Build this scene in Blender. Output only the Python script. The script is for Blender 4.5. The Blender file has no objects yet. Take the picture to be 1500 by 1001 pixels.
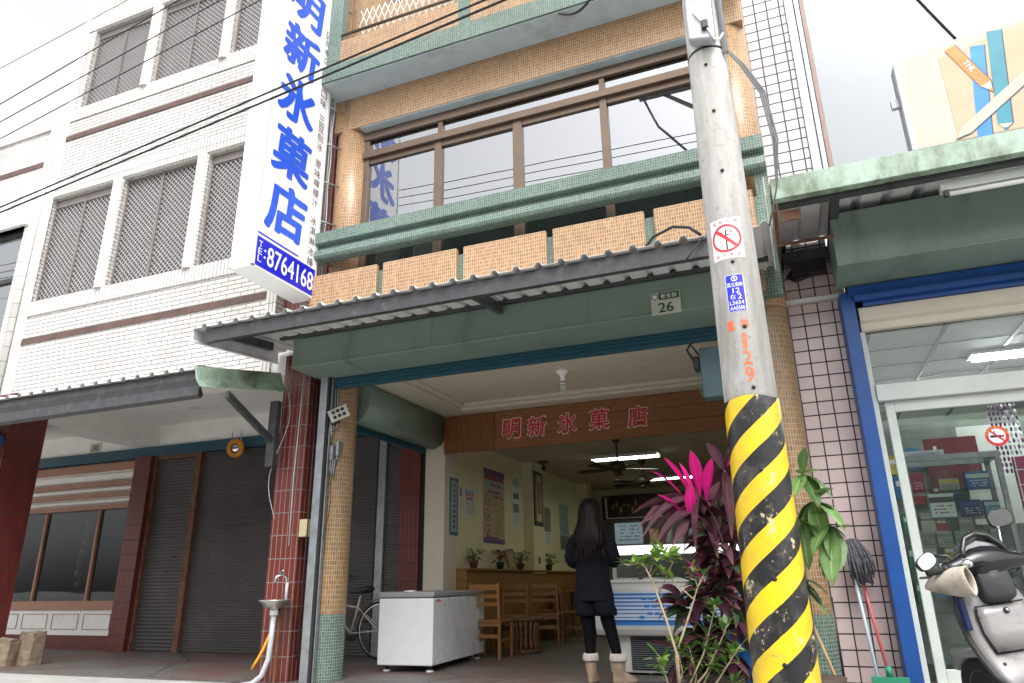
import bpy, bmesh, math, random
from mathutils import Vector, Matrix

R = math.radians
PI = math.pi
rnd = random.Random(11)
sc = bpy.context.scene
C = sc.collection

# ------------------------------------------------------------------ camera
cam = bpy.data.cameras.new('camera')
cam.sensor_width = 36.0
cam.lens = 24.87
cam.clip_start = 0.05
cam.clip_end = 2000.0
camo = bpy.data.objects.new('camera', cam)
C.objects.link(camo)
YAW, PIT, ROL = R(-21.5992), R(18.8653), R(-0.9177)
fw = Vector((math.sin(YAW) * math.cos(PIT), math.cos(YAW) * math.cos(PIT), math.sin(PIT)))
rt = Vector((math.cos(YAW), -math.sin(YAW), 0))
up = rt.cross(fw)
r2 = rt * math.cos(ROL) + up * math.sin(ROL)
u2 = -rt * math.sin(ROL) + up * math.cos(ROL)
camo.matrix_world = Matrix(((r2.x, u2.x, -fw.x, 0.0), (r2.y, u2.y, -fw.y, 0.0), (r2.z, u2.z, -fw.z, 0.86), (0, 0, 0, 1)))
sc.camera = camo

# ------------------------------------------------------------------ sky and sun (bright overcast)
SUN_EL, SUN_AZ = 56.0, 152.0
world = bpy.data.worlds.new('World')
sc.world = world
world.use_nodes = True
wn, wl = world.node_tree.nodes, world.node_tree.links
wn.clear()
wo = wn.new('ShaderNodeOutputWorld')
bg = wn.new('ShaderNodeBackground')
sky = wn.new('ShaderNodeTexSky')
sky.sky_type = 'NISHITA'
sky.sun_disc = False
sky.sun_elevation = R(SUN_EL)
sky.sun_rotation = R(SUN_AZ)
sky.dust_density = 4.0
hs = wn.new('ShaderNodeHueSaturation')
hs.inputs['Saturation'].default_value = 0.10
wl.new(sky.outputs[0], hs.inputs['Color'])
wl.new(hs.outputs[0], bg.inputs['Color'])
bg.inputs['Strength'].default_value = 0.15
wl.new(bg.outputs[0], wo.inputs['Surface'])
sl = bpy.data.lights.new('sun', 'SUN')
sl.energy = 0.6
sl.angle = R(30)
sl.color = (1.0, 0.97, 0.93)
so = bpy.data.objects.new('sun', sl)
C.objects.link(so)
# lamp shines along -Z; the sun stands behind the camera, high
so.rotation_euler = (R(90 - SUN_EL), 0, R(180 - SUN_AZ) + R(0))
sc.view_settings.view_transform = 'Standard'
sc.view_settings.look = 'None'
sc.view_settings.exposure = 1.45
sc.view_settings.gamma = 1.0

# ------------------------------------------------------------------ mesh builder
class B:
    """collects faces (with a material slot, a UV in metres and a smooth flag) and links them as one mesh object"""
    def __init__(s, *mats):
        s.mats = list(mats); s.v = []; s.f = []; s.mi = 0; s.sm = False
    def m(s, i):
        s.mi = i; return s
    def face(s, idx, uv=None):
        s.f.append((tuple(idx), s.mi, uv, s.sm))
    def poly(s, pts, uv=None):
        k = len(s.v); s.v += [Vector(p) for p in pts]
        s.face(range(k, k + len(pts)), uv)
    def box(s, x0, y0, z0, x1, y1, z1):
        k = len(s.v)
        s.v += [Vector((x, y, z)) for z in (z0, z1) for y in (y0, y1) for x in (x0, x1)]
        for q in ((0, 2, 3, 1), (4, 5, 7, 6), (0, 1, 5, 4), (2, 6, 7, 3), (0, 4, 6, 2), (1, 3, 7, 5)):
            s.face([k + i for i in q])
    def prism(s, pts, axis, a, b, smooth=False):
        k = len(s.v); n = len(pts)
        for t in (a, b):
            for p in pts:
                s.v.append(Vector({'x': (t, p[0], p[1]), 'y': (p[0], t, p[1]), 'z': (p[0], p[1], t)}[axis]))
        o = s.sm; s.sm = smooth
        for i in range(n):
            j = (i + 1) % n
            s.face((k + i, k + j, k + n + j, k + n + i))
        s.sm = o
        s.face(range(k, k + n)); s.face(range(k + 2 * n - 1, k + n - 1, -1))
    def loft(s, rings, close=True, cap=True, smooth=True, uscale=None):
        k = len(s.v); n = len(rings[0])
        for r in rings: s.v += [Vector(p) for p in r]
        o = s.sm; s.sm = smooth
        m = n if close else n - 1
        for i in range(len(rings) - 1):
            for j in range(m):
                a, b_ = k + i * n + j, k + i * n + (j + 1) % n
                s.face((a, b_, b_ + n, a + n))
        if cap and close:
            s.face(range(k + n - 1, k - 1, -1)); e = k + (len(rings) - 1) * n
            s.face(range(e, e + n))
        s.sm = o
    def tube(s, pts, r, n=8, cap=True):
        pts = [Vector(p) for p in pts]
        rr = r if isinstance(r, (list, tuple)) else [r] * len(pts)
        rings = []; u = None
        for i, p in enumerate(pts):
            t = (pts[min(i + 1, len(pts) - 1)] - pts[max(i - 1, 0)])
            t = t.normalized() if t.length > 1e-9 else Vector((0, 0, 1))
            if u is None:
                u = t.orthogonal().normalized()
            else:
                u = (u - t * u.dot(t)); u = u.normalized() if u.length > 1e-6 else t.orthogonal().normalized()
            w = t.cross(u)
            rings.append([p + (u * math.cos(2 * PI * j / n) + w * math.sin(2 * PI * j / n)) * rr[i] for j in range(n)])
        s.loft(rings, cap=cap)
    def cyl(s, cx, cy, z0, z1, r0, r1=None, n=28, cap=True):
        """upright column with UV u = arc length, v = height"""
        r1 = r0 if r1 is None else r1
        k = len(s.v)
        for z, r in ((z0, r0), (z1, r1)):
            s.v += [Vector((cx + r * math.cos(2 * PI * j / n), cy + r * math.sin(2 * PI * j / n), z)) for j in range(n)]
        o = s.sm; s.sm = True
        for j in range(n):
            a, b_ = k + j, k + (j + 1) % n
            u0, u1 = 2 * PI * j / n * r0, 2 * PI * (j + 1) / n * r0
            s.face((a, b_, b_ + n, a + n), ((u0, z0), (u1, z0), (u1, z1), (u0, z1)))
        s.sm = False
        if cap:
            s.face(range(k + n - 1, k - 1, -1)); s.face(range(k + n, k + 2 * n))
        s.sm = o
    def lathe(s, prof, c, n=20, ax=(0, 0, 1), cap=True):
        ax = Vector(ax).normalized(); u = ax.orthogonal().normalized(); w = ax.cross(u); c = Vector(c)
        s.loft([[c + ax * z + (u * math.cos(2 * PI * j / n) + w * math.sin(2 * PI * j / n)) * max(r, 1e-4) for j in range(n)] for r, z in prof], cap=cap)
    def ell(s, c, rx, ry, rz, n=14, m=8):
        c = Vector(c)
        s.loft([[c + Vector((rx * math.sin(t) * math.cos(2 * PI * j / n), ry * math.sin(t) * math.sin(2 * PI * j / n), -rz * math.cos(t))) for j in range(n)]
                for t in [0.02 + (PI - 0.04) * i / m for i in range(m + 1)]])
    def xf(s, M, k=0):
        for i in range(k, len(s.v)): s.v[i] = M @ s.v[i]
    def mesh(s, name):
        me = bpy.data.meshes.new(name)
        me.from_pydata([tuple(v) for v in s.v], [], [f[0] for f in s.f])
        for m in s.mats: me.materials.append(m)
        uvl = me.uv_layers.new(name='UVMap')
        for p, f in zip(me.polygons, s.f):
            p.material_index = min(f[1], max(len(s.mats) - 1, 0)); p.use_smooth = f[3]
            if f[2]:
                for li, uv in zip(p.loop_indices, f[2]): uvl.data[li].uv = uv
            else:
                nn = p.normal; a = (abs(nn.x), abs(nn.y), abs(nn.z))
                for li in p.loop_indices:
                    v = s.v[me.loops[li].vertex_index]
                    if a[1] >= a[0] and a[1] >= a[2]: uv = (v.x, v.z)
                    elif a[0] >= a[2]: uv = (v.y, v.z)
                    else: uv = (v.x, v.y)
                    uvl.data[li].uv = uv
        return me
    def build(s, name, parent=None, bevel=0, seg=2, recalc=True, subsurf=0):
        me = s.mesh(name)
        if recalc:
            bm = bmesh.new(); bm.from_mesh(me)
            bmesh.ops.recalc_face_normals(bm, faces=bm.faces)
            bm.to_mesh(me); bm.free()
        o = bpy.data.objects.new(name, me); C.objects.link(o)
        if parent is not None: adopt(o, parent)
        if bevel:
            md = o.modifiers.new('bevel', 'BEVEL'); md.width = bevel; md.segments = seg; md.limit_method = 'ANGLE'; md.angle_limit = R(40)
        if subsurf:
            md = o.modifiers.new('smooth', 'SUBSURF'); md.levels = subsurf; md.render_levels = subsurf
        return o

LOC = {}
def adopt(o, parent):
    """parent a mesh modelled in world coordinates to a thing (or to a part of it)"""
    o.parent = parent
    root = parent
    o.matrix_parent_inverse = Matrix.Translation(LOC.get(root.name, Vector())).inverted()

def thing(name, label, cat, loc=(0, 0, 0), group=None):
    o = bpy.data.objects.new(name, None); C.objects.link(o)
    o.empty_display_size = 0.1
    o.location = loc; LOC[o.name] = Vector(loc)
    return tag(o, label, cat, group)
def tag(o, label, cat, group=None):
    o['label'] = label; o['category'] = cat
    if group: o['group'] = group
    return o
def struct(o):
    o['kind'] = 'structure'; return o
def stuff(o):
    o['kind'] = 'stuff'; return o
def dup(root, loc, rz=0.0, label=None, group=None):
    r = root.copy(); C.objects.link(r); r.location = loc; r.rotation_euler = (0, 0, rz)
    if label: r['label'] = label
    if group: r['group'] = group
    for ch in list(root.children):
        c = ch.copy(); C.objects.link(c); c.parent = r
        for g in list(ch.children):
            d = g.copy(); C.objects.link(d); d.parent = c
    return r

# ------------------------------------------------------------------ lettering
_gl = {}
def glyph(sx, bold):
    key = sx
    if key not in _gl:
        cu = bpy.data.curves.new('lettering', 'FONT'); cu.body = sx; cu.resolution_u = 3
        o = bpy.data.objects.new('lettering', cu); C.objects.link(o)
        me = bpy.data.meshes.new_from_object(o.evaluated_get(bpy.context.evaluated_depsgraph_get()))
        vs = [v.co.copy() for v in me.vertices]; fs = [tuple(p.vertices) for p in me.polygons]
        bpy.data.objects.remove(o); bpy.data.curves.remove(cu); bpy.data.meshes.remove(me)
        x0 = min(v.x for v in vs); x1 = max(v.x for v in vs); y0 = min(v.y for v in vs); y1 = max(v.y for v in vs)
        vs = [((v.x - x0) / max(x1 - x0, 1e-6) - .5, (v.y - y0) / max(y1 - y0, 1e-6) - .5) for v in vs]
        _gl[key] = (vs, fs, (x1 - x0) / max(y1 - y0, 1e-6))
    return _gl[key]
def text(b, sx, c, r, u, h, w=None, bold=0.0, shear=0.0, bend=None):
    """flat lettering: centre c, right r, up u, height h, width w"""
    vs, fs, asp = glyph(sx, bold)
    if w is None: w = h * asp
    c, r, u = Vector(c), Vector(r).normalized(), Vector(u).normalized()
    nn = r.cross(u)
    # heavy brush strokes: a few passes of the stroke, each a hair (0.15 mm) above the one below
    d = bold * h * 0.62
    passes = [(0, 0)] if bold < 0.015 else [(0, 0), (-d, -d * .6), (d, -d * .6), (-d, d * .6), (d, d * .6), (0, d * .8), (d * 1.1, 0), (-d * 1.1, 0), (0, -d * .8)]
    w -= 2.2 * d * (len(passes) > 1); h -= 1.6 * d * (len(passes) > 1)
    for i, (dx, dy) in enumerate(passes):
        k = len(b.v)
        for x, y in vs:
            if bend: p = bend(Vector(c) + r * (x * w + dx) + u * (y * h + dy)); p += Vector((p.x - PX, p.y - PY, 0)).normalized() * (0.00015 * i)
            else: p = c + r * ((x + shear * y) * w + dx) + u * ((y + shear * 0.35 * x) * h + dy) + nn * (0.00015 * i)
            b.v.append(p)
        for f in fs: b.face([k + i_ for i_ in f])

# ------------------------------------------------------------------ materials (procedural)
def _mat(name):
    m = bpy.data.materials.new(name); m.use_nodes = True
    n = m.node_tree.nodes; n.clear()
    return m, n, m.node_tree.links
def _c(c): return (c[0], c[1], c[2], 1.0)
def _mix(n, l, fac, a, b, mode='MIX'):
    x = n.new('ShaderNodeMix'); x.data_type = 'RGBA'; x.blend_type = mode
    for sock, val in ((x.inputs[0], fac), (x.inputs[6], a), (x.inputs[7], b)):
        if hasattr(val, 'is_output'): l.new(val, sock)
        elif isinstance(val, (int, float)): sock.default_value = val
        else: sock.default_value = _c(val)
    return x.outputs[2]
def _noise(n, l, vec, scale, detail=5.0, rough=0.6):
    t = n.new('ShaderNodeTexNoise'); t.inputs['Scale'].default_value = scale
    t.inputs['Detail'].default_value = detail; t.inputs['Roughness'].default_value = rough
    l.new(vec, t.inputs['Vector']); return t.outputs['Fac']
def _ramp(n, l, v, a, b):
    r = n.new('ShaderNodeMapRange'); r.inputs[1].default_value = a; r.inputs[2].default_value = b
    r.clamp = True; l.new(v, r.inputs[0]); return r.outputs[0]
def _map(n, l, vec, scale):
    m = n.new('ShaderNodeMapping'); m.inputs['Scale'].default_value = scale; l.new(vec, m.inputs['Vector']); return m.outputs[0]
def _bump(n, l, h, strength, dist=0.01, prev=None):
    b = n.new('ShaderNodeBump'); b.inputs['Strength'].default_value = strength; b.inputs['Distance'].default_value = dist
    l.new(h, b.inputs['Height'])
    if prev is not None: l.new(prev, b.inputs['Normal'])
    return b.outputs[0]
def _out(n, l, col, rough, metal=0.0, bump=None, spec=0.5, coat=0.0):
    p = n.new('ShaderNodeBsdfPrincipled'); o = n.new('ShaderNodeOutputMaterial')
    if hasattr(col, 'is_output'): l.new(col, p.inputs['Base Color'])
    else: p.inputs['Base Color'].default_value = _c(col)
    if hasattr(rough, 'is_output'): l.new(rough, p.inputs['Roughness'])
    else: p.inputs['Roughness'].default_value = rough
    p.inputs['Metallic'].default_value = metal
    p.inputs['Specular IOR Level'].default_value = spec
    p.inputs['Coat Weight'].default_value = coat
    if bump is not None: l.new(bump, p.inputs['Normal'])
    l.new(p.outputs[0], o.inputs[0]); return p
def M(name, col, rough=0.6, metal=0.0, var=0.18, scale=5.0, bump=0.0, bscale=80.0, dirt=None, spec=0.5, stretch=(1, 1, 1), coat=0.0):
    m, n, l = _mat(name); tc = n.new('ShaderNodeTexCoord').outputs['Object']
    v = _map(n, l, tc, stretch)
    a = [max(0, x * (1 - var)) for x in col]; b = [min(1, x * (1 + var)) for x in col]
    out = _mix(n, l, _ramp(n, l, _noise(n, l, v, scale), 0.3, 0.7), a, b)
    if dirt:   # (colour, amount 0..1, scale, stretch)
        dv = _map(n, l, tc, dirt[3] if len(dirt) > 3 else (1, 1, 1))
        f = _ramp(n, l, _noise(n, l, dv, dirt[2], 8.0, 0.7), 0.72 - dirt[1] * 0.35, 0.86 - dirt[1] * 0.25)
        out = _mix(n, l, f, out, dirt[0])
    bp = _bump(n, l, _noise(n, l, v, bscale, 4.0), bump, 0.01) if bump else None
    rr = _ramp(n, l, _noise(n, l, v, scale * 3), -0.5, 1.5)
    mm = n.new('ShaderNodeMath'); mm.operation = 'MULTIPLY_ADD'; l.new(rr, mm.inputs[0]); mm.inputs[1].default_value = 0.24; mm.inputs[2].default_value = max(0.02, rough - 0.12)
    _out(n, l, out, mm.outputs[0], metal, bp, spec, coat)
    return m
def TILE(name, c1, c2, mortar, w, h, ms, offset=0.0, rough=0.3, bump=0.5, grime=0.25, bias=0.0, grime_col=(0.08, 0.07, 0.06), rowz=0.0):
    m, n, l = _mat(name); tcn = n.new('ShaderNodeTexCoord'); uv = tcn.outputs['UV']
    br = n.new('ShaderNodeTexBrick'); br.offset = offset; br.squash = 1.0
    br.inputs['Color1'].default_value = _c(c1); br.inputs['Color2'].default_value = _c(c2); br.inputs['Mortar'].default_value = _c(mortar)
    for k, val in (('Scale', 1.0), ('Mortar Size', ms), ('Mortar Smooth', 0.15), ('Bias', bias), ('Brick Width', w), ('Row Height', h)):
        br.inputs[k].default_value = val
    # hand-laid: the rows wander a little
    nz = n.new('ShaderNodeTexNoise'); nz.inputs['Scale'].default_value = 2.5; l.new(uv, nz.inputs['Vector'])
    vm = n.new('ShaderNodeVectorMath'); vm.operation = 'MULTIPLY_ADD'
    l.new(nz.outputs['Color'], vm.inputs[0]); vm.inputs[1].default_value = (0.008, 0.008, 0); l.new(uv, vm.inputs[2])
    l.new(vm.outputs[0], br.inputs['Vector'])
    col = br.outputs['Color']
    f = _ramp(n, l, _noise(n, l, _map(n, l, tcn.outputs['Object'], (1, 1, 0.45)), 1.7, 9.0, 0.72), 0.5, 0.85)
    mu = n.new('ShaderNodeMath'); mu.operation = 'MULTIPLY'; l.new(f, mu.inputs[0]); mu.inputs[1].default_value = grime
    col = _mix(n, l, mu.outputs[0], col, grime_col)
    # odd replaced tiles and rain streaks
    st = _ramp(n, l, _noise(n, l, _map(n, l, tcn.outputs['Object'], (5, 5, 0.35)), 1.6, 7.0, 0.7), 0.54, 0.72)
    ms_ = n.new('ShaderNodeMath'); ms_.operation = 'MULTIPLY'; l.new(st, ms_.inputs[0]); ms_.inputs[1].default_value = grime * 0.9
    col = _mix(n, l, ms_.outputs[0], col, [x * 0.5 + y * 0.5 for x, y in zip(c2, grime_col)])
    pt = _ramp(n, l, _noise(n, l, tcn.outputs['Object'], 0.8, 4.0), 0.35, 0.65)
    col = _mix(n, l, pt, col, (0.88, 0.87, 0.86), 'MULTIPLY')
    inv = n.new('ShaderNodeMath'); inv.operation = 'SUBTRACT'; inv.inputs[0].default_value = 1.0; l.new(br.outputs['Fac'], inv.inputs[1])
    bp = _bump(n, l, inv.outputs[0], bump, 0.006)
    rg = n.new('ShaderNodeMath'); rg.operation = 'MULTIPLY_ADD'; l.new(br.outputs['Fac'], rg.inputs[0]); rg.inputs[1].default_value = 0.5; rg.inputs[2].default_value = rough
    _out(n, l, col, rg.outputs[0], 0.0, bp)
    return m
def WOOD(name, c1, c2, grain=(1, 1, 12), scale=6.0, rough=0.45, knots=False):
    m, n, l = _mat(name); tc = n.new('ShaderNodeTexCoord').outputs['Object']
    v = _map(n, l, tc, grain)
    f = _ramp(n, l, _noise(n, l, v, scale, 7.0, 0.65), 0.28, 0.72)
    col = _mix(n, l, f, c1, c2)
    if knots:
        k = _ramp(n, l, _noise(n, l, _map(n, l, tc, (1, 1, 1.6)), 9.0, 1.0), 0.74, 0.80)
        col = _mix(n, l, k, col, [x * 0.25 for x in c1])
    _out(n, l, col, rough, 0.0, _bump(n, l, f, 0.12, 0.004))
    return m
def GLASS(name, ior=1.5, tint=(0.85, 0.9, 0.88), rough=0.0, dust=0.0):
    m, n, l = _mat(name)
    tr = n.new('ShaderNodeBsdfTransparent'); tr.inputs[0].default_value = _c(tint)
    gl = n.new('ShaderNodeBsdfGlossy'); gl.inputs['Roughness'].default_value = rough; gl.inputs[0].default_value = (0.95, 0.97, 1, 1)
    tc = n.new('ShaderNodeTexCoord').outputs['Object']
    bp = _bump(n, l, _noise(n, l, tc, 0.9, 1.0), 0.05, 0.05); l.new(bp, gl.inputs['Normal'])
    fr = n.new('ShaderNodeFresnel'); fr.inputs['IOR'].default_value = ior
    ge = n.new('ShaderNodeNewGeometry'); om = n.new('ShaderNodeMath'); om.operation = 'SUBTRACT'; om.inputs[0].default_value = 1.0; l.new(ge.outputs['Backfacing'], om.inputs[1])   # a thin sheet: no mirror on the way out
    fm = n.new('ShaderNodeMath'); fm.operation = 'MULTIPLY'; l.new(fr.outputs[0], fm.inputs[0]); l.new(om.outputs[0], fm.inputs[1])
    mx = n.new('ShaderNodeMixShader'); l.new(fm.outputs[0], mx.inputs[0]); l.new(tr.outputs[0], mx.inputs[1]); l.new(gl.outputs[0], mx.inputs[2])
    last = mx.outputs[0]
    if dust:
        df = n.new('ShaderNodeBsdfDiffuse'); df.inputs[0].default_value = (0.5, 0.5, 0.48, 1)
        m2 = n.new('ShaderNodeMixShader'); f = _ramp(n, l, _noise(n, l, tc, 3.0, 8.0), 0.3, 0.8)
        mu = n.new('ShaderNodeMath'); mu.operation = 'MULTIPLY'; l.new(f, mu.inputs[0]); mu.inputs[1].default_value = dust
        l.new(mu.outputs[0], m2.inputs[0]); l.new(last, m2.inputs[1]); l.new(df.outputs[0], m2.inputs[2]); last = m2.outputs[0]
    o = n.new('ShaderNodeOutputMaterial'); l.new(last, o.inputs[0])
    return m
def EMIT(name, col, s):
    m, n, l = _mat(name); e = n.new('ShaderNodeEmission'); e.inputs[0].default_value = _c(col); e.inputs[1].default_value = s
    o = n.new('ShaderNodeOutputMaterial'); l.new(e.outputs[0], o.inputs[0]); return m
def LEAF(name, c1, c2, scale=4.0, rough=0.4, trans=0.25, spec=0.5):
    m, n, l = _mat(name); tcn = n.new('ShaderNodeTexCoord')
    col = _mix(n, l, _ramp(n, l, _noise(n, l, tcn.outputs['Object'], scale), 0.35, 0.65), c1, c2)
    # the blade's own markings: pale midrib, side veins, browned rim and tip (UV: across -1..1, along 0..1)
    sx = n.new('ShaderNodeSeparateXYZ'); l.new(tcn.outputs['UV'], sx.inputs[0])
    ab = n.new('ShaderNodeMath'); ab.operation = 'ABSOLUTE'; l.new(sx.outputs[0], ab.inputs[0])
    rib = _ramp(n, l, ab.outputs[0], 0.10, 0.03); hi = [min(1, x * 1.5 + 0.03) for x in c1]
    v1 = n.new('ShaderNodeMath'); v1.operation = 'MULTIPLY_ADD'; l.new(sx.outputs[1], v1.inputs[0]); v1.inputs[1].default_value = 13.0
    v0 = n.new('ShaderNodeMath'); v0.operation = 'MULTIPLY'; l.new(ab.outputs[0], v0.inputs[0]); v0.inputs[1].default_value = -2.2; l.new(v0.outputs[0], v1.inputs[2])
    fr = n.new('ShaderNodeMath'); fr.operation = 'FRACT'; l.new(v1.outputs[0], fr.inputs[0])
    ve = n.new('ShaderNodeMath'); ve.operation = 'MULTIPLY'; l.new(_ramp(n, l, fr.outputs[0], 0.16, 0.02), ve.inputs[0]); ve.inputs[1].default_value = 0.35
    col = _mix(n, l, ve.outputs[0], col, hi); col = _mix(n, l, rib, col, hi)
    ed = n.new('ShaderNodeMath'); ed.operation = 'MULTIPLY'; l.new(_ramp(n, l, ab.outputs[0], 0.70, 1.0), ed.inputs[0]); l.new(_ramp(n, l, _noise(n, l, tcn.outputs['Object'], 14, 4), 0.40, 0.70), ed.inputs[1])
    col = _mix(n, l, ed.outputs[0], col, [x * 0.45 + 0.012 for x in c2])
    tp = n.new('ShaderNodeMath'); tp.operation = 'MULTIPLY'; l.new(_ramp(n, l, sx.outputs[1], 0.86, 1.0), tp.inputs[0]); tp.inputs[1].default_value = 0.6
    col = _mix(n, l, tp.outputs[0], col, (0.16, 0.09, 0.04))
    p = _out(n, l, col, rough, spec=spec)
    t = n.new('ShaderNodeBsdfTranslucent'); l.new(col, t.inputs[0])
    mx = n.new('ShaderNodeMixShader'); mx.inputs[0].default_value = trans
    l.new(p.outputs[0], mx.inputs[1]); l.new(t.outputs[0], mx.inputs[2])
    o = [x for x in n if x.type == 'OUTPUT_MATERIAL'][0]; l.new(mx.outputs[0], o.inputs[0])
    return m

white_brick = TILE('white_brick', (0.66, 0.65, 0.62), (0.57, 0.555, 0.52), (0.19, 0.18, 0.17), 0.215, 0.058, 0.0055, 0.5, 0.25, 0.8, 0.12)
white_soldier = TILE('white_soldier_brick', (0.68, 0.67, 0.635), (0.60, 0.585, 0.55), (0.22, 0.21, 0.20), 0.058, 0.5, 0.0055, 0.0, 0.25, 0.6, 0.10)
white_bull = TILE('white_bullnose', (0.66, 0.65, 0.62), (0.60, 0.59, 0.56), (0.24, 0.23, 0.22), 0.5, 0.215, 0.0045, 0.0, 0.25, 0.5, 0.12)
orange_mosaic = TILE('orange_mosaic', (0.44, 0.225, 0.075), (0.25, 0.125, 0.045), (0.56, 0.47, 0.36), 0.0225, 0.040, 0.0024, 0.0, 0.28, 0.5, 0.30, 0.0, (0.16, 0.09, 0.05))
green_mosaic = TILE('green_mosaic', (0.115, 0.205, 0.155), (0.05, 0.11, 0.082), (0.25, 0.29, 0.26), 0.0235, 0.028, 0.0030, 0.0, 0.25, 0.5, 0.35, 0.0, (0.03, 0.04, 0.035))
ochre_mosaic = TILE('ochre_mosaic', (0.36, 0.18, 0.035), (0.21, 0.10, 0.028), (0.38, 0.35, 0.28), 0.024, 0.046, 0.0032, 0.0, 0.3, 0.5, 0.35, 0.0, (0.12, 0.07, 0.03))
red_tile = TILE('red_tile', (0.175, 0.024, 0.014), (0.125, 0.019, 0.012), (0.21, 0.20, 0.195), 0.062, 0.227, 0.0045, 0.0, 0.35, 0.6, 0.3, 0.0, (0.10, 0.05, 0.04))
dark_red_tile = TILE('dark_red_tile', (0.16, 0.026, 0.020), (0.12, 0.020, 0.016), (0.035, 0.03, 0.03), 0.062, 0.227, 0.0040, 0.0, 0.35, 0.6, 0.3)
pink_tile = TILE('pink_tile', (0.66, 0.53, 0.52), (0.60, 0.48, 0.47), (0.018, 0.017, 0.02), 0.123, 0.114, 0.0055, 0.0, 0.22, 0.6, 0.22, 0.0, (0.20, 0.17, 0.15))
painted_white = M('painted_white', (0.80, 0.79, 0.76), 0.7, var=0.06, dirt=((0.42, 0.38, 0.32), 0.35, 2.0, (1, 1, 0.5)))
grey_soffit = M('blue_grey_paint', (0.42, 0.50, 0.53), 0.7, var=0.08, dirt=((0.28, 0.31, 0.31), 0.5, 1.6))
cream = M('cream_paint', (0.58, 0.53, 0.425), 0.6, var=0.05, dirt=((0.45, 0.39, 0.28), 0.3, 1.5))
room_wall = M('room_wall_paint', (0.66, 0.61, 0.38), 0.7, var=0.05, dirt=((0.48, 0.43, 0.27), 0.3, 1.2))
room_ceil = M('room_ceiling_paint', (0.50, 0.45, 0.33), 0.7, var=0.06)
green_metal = M('green_painted_steel', (0.165, 0.225, 0.185), 0.42, var=0.07, scale=1.6, dirt=((0.10, 0.135, 0.115), 0.5, 1.6, (1.6, 1, 0.5)), bump=0.16, bscale=2.2)
moss_green = M('mossy_green_paint', (0.34, 0.46, 0.375), 0.55, var=0.08, dirt=((0.10, 0.125, 0.065), 0.95, 3.6, (1, 1, 0.5)))
dark_steel = M('galvanised_dark', (0.060, 0.062, 0.066), 0.5, 0.3, var=0.25, scale=9, dirt=((0.17, 0.175, 0.18), 0.35, 18))
grey_sheet = M('grey_sheet', (0.58, 0.575, 0.57), 0.5, 0.0, var=0.10, scale=3, dirt=((0.32, 0.29, 0.27), 0.3, 3))
galv = M('galvanised_post', (0.30, 0.32, 0.34), 0.42, 0.6, var=0.2, scale=12)
rust = M('rusty_steel', (0.16, 0.075, 0.04), 0.75, 0.2, var=0.4, scale=10, bump=0.2)
teal_beam = M('teal_painted_steel', (0.013, 0.070, 0.105), 0.45, var=0.15, dirt=((0.06, 0.09, 0.10), 0.4, 4))
teal_box = M('teal_grey_enamel', (0.07, 0.125, 0.14), 0.45, var=0.12)
blue_paint = M('blue_paint', (0.006, 0.060, 0.245), 0.4, var=0.12, dirt=((0.12, 0.17, 0.26), 0.12, 9))
bronze = M('bronze_aluminium', (0.15, 0.105, 0.072), 0.35, 0.4, var=0.1)
shutter_brown = M('brown_shutter', (0.068, 0.060, 0.061), 0.5, 0.1, var=0.15, scale=2.0, dirt=((0.12, 0.105, 0.095), 0.35, 2.0))
black_gap = M('recess_shade', (0.015, 0.015, 0.016), 0.8)  # near-black colour stands in for shade in slots, holes and gaps
room_dark = M('room_shade_plaster', (0.13, 0.125, 0.12), 0.8)  # the dark of unlit interiors is put into this colour
pane_dark = GLASS('window_glass', 3.7, (0.40, 0.42, 0.42))
pane_clear = GLASS('shop_glass', 1.55, (0.92, 0.95, 0.93), dust=0.03)
pane_shop = GLASS('old_display_glass', 1.5, (0.55, 0.62, 0.62), dust=0.02)
pane_bright = GLASS('upper_glass', 2.75, (0.5, 0.58, 0.58))
lattice_m = M('lattice_metal', (0.40, 0.375, 0.365), 0.45, 0.2, var=0.1)
lattice_back = M('grey_screen', (0.135, 0.128, 0.132), 0.6, var=0.1)
lattice_frame = M('grey_brown_aluminium', (0.20, 0.175, 0.165), 0.45, 0.2, var=0.1)
groove_shade = M('brown_shade_band', (0.10, 0.055, 0.045), 0.6, var=0.3, dirt=((0.5, 0.45, 0.42), 0.15, 8))  # dark red-brown with the shadow of the recess put into the colour
white_pl = M('white_acrylic', (0.86, 0.87, 0.88), 0.28, var=0.015, dirt=((0.72, 0.71, 0.67), 0.15, 2.5, (1, 1, 0.3)))
white_frame = M('white_aluminium', (0.70, 0.72, 0.71), 0.35, 0.1, var=0.05)
offwhite_frame = M('offwhite_aluminium', (0.52, 0.56, 0.52), 0.4, var=0.06, dirt=((0.30, 0.27, 0.22), 0.25, 5))
sign_blue = M('sign_blue_vinyl', (0.018, 0.095, 0.66), 0.35, var=0.12, scale=3, dirt=((0.12, 0.24, 0.78), 0.3, 5))
block_blue = M('deep_blue_vinyl', (0.010, 0.012, 0.52), 0.35, var=0.05)
sign_brown = M('brown_vinyl', (0.10, 0.035, 0.03), 0.5)
white_ink = M('white_ink', (0.82, 0.82, 0.82), 0.5, var=0.02)
black_ink = M('black_ink', (0.02, 0.02, 0.02), 0.5, var=0.05)
red_ink = M('red_ink', (0.55, 0.016, 0.03), 0.4, var=0.1)
pale_line = M('pale_outline', (0.72, 0.60, 0.55), 0.5, var=0.05)
orange_ink = M('orange_stencil', (0.75, 0.16, 0.06), 0.7, var=0.2, dirt=((0.55, 0.50, 0.45), 0.45, 40))
dkgreen_ink = M('dark_green_ink', (0.02, 0.075, 0.03), 0.5)
plate_m = M('enamel_plate', (0.46, 0.47, 0.40), 0.35, var=0.05, dirt=((0.30, 0.30, 0.24), 0.25, 14))
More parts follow.
